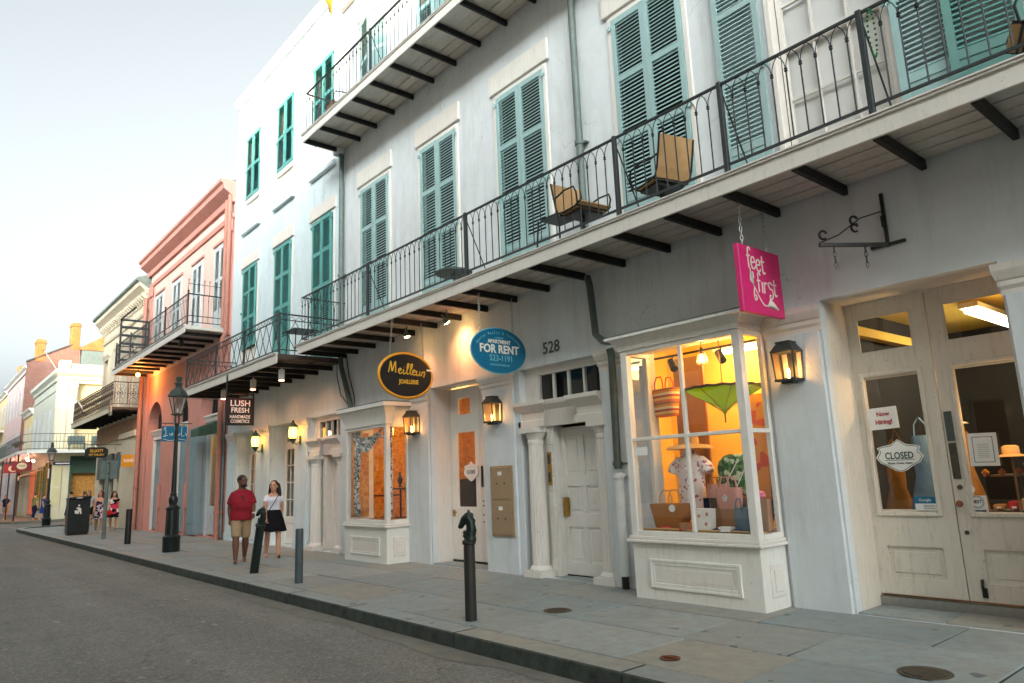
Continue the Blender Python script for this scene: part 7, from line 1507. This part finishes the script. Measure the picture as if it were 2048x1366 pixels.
dress((-3.15,8.55,.62),'long pale blue dress behind the closed sign',M['chambray'],1.15,.23); dress((-3.55,8.75,.6),'tan garment behind the left door pane',M['ochre'],.95,.2); dress((-2.98,9.2,.7),'ochre patterned blouse behind the blue dress',M['fern'] if False else M['ochre'],1.1,.2)
o=root('sun_hat',(-2.98,8.9,1.88),'orange felt hat displayed behind the left door','hat'); m=MB(); m.lathe([(.2,.0),(.18,.015),(.1,.03),(.095,.12),(.06,.14),(.01,.14)],(0,0,0),20); put('crown',m.mesh('crown',60),M['gold'],o); m=MB(); m.tube([(0,0,-.2),(0,0,.02)],.015,6); put('peg',m,M['black'],o)
for j,(z,x0,x1) in enumerate(((.95,-2.7,-1.9),(1.32,-2.6,-2.1),(.5,-2.6,-1.7))):
    o=root('display_shelf',((x0+x1)/2,9.0-.1*j,z),('lower','middle','bottom')[j]+' shelf of sandals behind the right door','shelf'); m=MB(); m.box((x0-x1)/2,(x1-x0)/2,-.18,.18,-.02,.0); put('board',m,M['woodF'],o)
    m=MB(); m.tube([(0,0,-z+.06),(0,0,-.02)],.03,8); put('leg',m,M['black'],o)
    for k in range(5):
        q=root('sandal',((x0+x1)/2+(k-2)*.15,9.0-.1*j-.08,z),('left','second','middle','fourth','right')[k]+' sandal on the '+('lower','middle','bottom')[j]+' shelf behind the right door','sandal','sandals on the shelves'); m=MB(); m.tube([(-.02,.1,.012),(0,0,.015),(0,-.1,.01)],[.03,.028,.034],8,True,.4); put('sole',m,M['leather'],q); m=MB(); m.tube([(-.032,-.05,.02),(0,-.05,.055),(.032,-.05,.02)],.012,5); put('strap',m,[M['redS2'],M['gold'],M['leather']][(k+j)%3],q)
for j,(x,y,z,lb) in enumerate(((-2.35,8.62,1.5,'left'),(-2.12,8.66,1.42,'right'))):
    o=root('sun_hat',(x,y,z),lb+' straw hat on a peg behind the right door','hat'); m=MB(); m.lathe([(.15,.0),(.14,.012),(.08,.025),(.075,.1),(.05,.115),(.01,.115)],(0,0,0),18); put('crown',m.mesh('crown',60),M['strawL'],o); m=MB(); m.tube([(0,0,-z+.06),(0,0,.02)],.012,6); put('peg',m,M['woodF'],o)
for j in range(6):
    o=root('folded_garment',(-2.55+.13*j,8.75+.02*(j%2),.97),('first','second','third','fourth','fifth','sixth')[j]+' folded garment from the left on the lower shelf behind the right door','garment','folded garments behind the right door'); m=MB(); m.box(-.055,.055,-.08,.08,0,.05+.03*(j%3)); put('stack',m,M[('ochre','redcl','strawL','gold','lime','leather')[j]],o,bevel=.012); m=MB(); m.box(-.02,.02,-.083,-.0805,.01,.03); put('tag',m,M['white'],o)
# -------------------------------------------------------- jeweller bay: curtains, stand, table
M['toile']=blotch('toile_fabric',[S(210,210,206),S(226,226,222),S(120,122,122),S(196,196,194),S(90,92,94)],26)
def curtain(name,pts,label,depth=.05):
    m=MB(); vs=[];fs=[]; n=22
    for (z,xa,xb) in pts:
        for i in range(n): t=i/(n-1); vs.append((xa+(xb-xa)*t,depth*math.sin(t*22)*.5,z))
    for k in range(len(pts)-1):
        for i in range(n-1): fs.append((k*n+i,k*n+i+1,(k+1)*n+i+1,(k+1)*n+i))
    m.add(vs,fs); return m
o=root('window_curtain',(-13.5,7.14,.85),'grey toile curtain drawn to the left of the jeweller window','curtain'); q=put('drape',curtain('c',[(1.7,-.12,.18),(1.2,-.12,.16),(.8,-.12,.08),(.4,-.12,.06),(0,-.12,.16)],'').mesh('drape',60),M['toile'],o); q.modifiers.new('t','SOLIDIFY').thickness=.006
o=root('window_curtain',(-12.2,7.14,.85),'grey toile curtain drawn to the right of the jeweller window','curtain'); q=put('drape',curtain('c',[(1.7,-.22,.1),(1.2,-.2,.1),(.8,-.06,.1),(.4,-.0,.1),(0,-.12,.1)],'').mesh('drape',60),M['toile'],o); q.modifiers.new('t','SOLIDIFY').thickness=.006
o=root('swag_curtain',(-12.95,7.1,2.28),'grey toile swag across the top of the jeweller window','curtain'); m=MB(); vs=[];fs=[]; n=20
for k in range(6):
    for i in range(n): t=i/(n-1); sag=4*t*(1-t); vs.append((-.68+1.2*t,.03*math.sin(k*2.2),.27-.34*sag*(.45+k/6)*.9-.01*k))
for k in range(5):
    for i in range(n-1): fs.append((k*n+i,k*n+i+1,(k+1)*n+i+1,(k+1)*n+i))
m.add(vs,fs); q=put('drape',m.mesh('drape',60),M['toile'],o); q.modifiers.new('t','SOLIDIFY').thickness=.006
o=root('display_table',(-12.75,7.6,.8),'dark wooden display tables with glass top in the jeweller window','table')
for (dx,h,w) in ((-.35,.42,.25),(.2,.55,.3)): m=MB(); m.box(dx-w,dx+w,-.15,.15,h,h+.03); put('top',m,M['black'],o); m=MB(); m.tube([(dx,0,0),(dx,0,h)],.02,8); m.lathe([(.12,0),(.12,.02)],(dx,0,0),14); put('leg',m,M['black'],o)
for (x,z,lb) in ((-13.05,1.26,'left'),(-12.6,1.39,'right'),(-12.35,1.2,'rear')):
    o=root('necklace_bust',(x,7.62,z),lb+' black necklace bust in the jeweller window','display bust'); m=MB(); m.lathe([(.05,0),(.05,.02),(.02,.04),(.06,.1),(.085,.17),(.04,.22),(.03,.3)],(0,0,0),14,1,.6); put('bust',m.mesh('bust',50),M['black'],o); m=MB(); m.tube([(-.04,-.04,.24),(-.02,-.06,.16),(.02,-.06,.16),(.04,-.04,.24)],.006,5); put('necklace',m,M['goldT'],o)
o=root('table_lamp',(-12.55,8.6,1.9),'small bright lamp deep inside the jeweller shop','lamp'); m=MB(); m.ball((0,0,0),.05,10,8); put('bulb',m,M['warm'],o); m=MB(); m.tube([(0,0,.05),(0,0,1.5)],.01,6); put('cord',m,M['brass'],o)
o=root('closed_sign',(-10.62,7.93,1.62),'white scalloped closed sign in the jeweller door','sign'); m=MB(); m.prism([(p[0]*.95,p[1]*1.05) for p in pts],lambda u,v,d:(u,d,v),-.004,.004); put('board',m,M['white'],o); me=TXT['closed'].copy(); me.transform(Matrix.Diagonal((.7,.9,.25,1))); me.transform(FY); put('lettering',me,M['greyT'],o,(0,-.006,.0)); m=MB(); m.tube([(-.06,0,.15),(0,0,.28),(.06,0,.15)],.004,5); put('string',m,M['leather'],o)
o=root('alarm_box',(-12.25,7.02,2.38),'small red box in the top right of the jeweller window','alarm box'); m=MB(); m.box(-.09,.09,0,.03,-.025,.025); put('case',m,M['redT'],o,bevel=.006); m=MB(); m.box(-.07,.07,-.003,-.0005,-.01,.01); put('label_strip',m,M['whiteT'],o)
# benches and baskets outside the far shops
for k,(x,y) in enumerate(((-56.8,9.2),(-56.8,10.0))):
    pass
for k,yy in enumerate((8.6,10.0)):
    o=root('gallery_chair',(-55.5,yy,4.46),('left','right')[k]+' grey bench with cushions on the far gallery','bench','benches on the far gallery'); m=MB(); m.box(-.25,.25,-.5,.5,.38,.44); put('seat',m,M['gpipe'],o); m=MB(); m.box(-.28,-.22,-.5,.5,.44,.95); put('backrest',m,M['gpipe'],o)
    for a in (-.2,.2):
        for b in (-.45,.45): m=MB(); m.box(a-.025,a+.025,b-.025,b+.025,0,.38); put('leg',m,M['gpipe'],o)
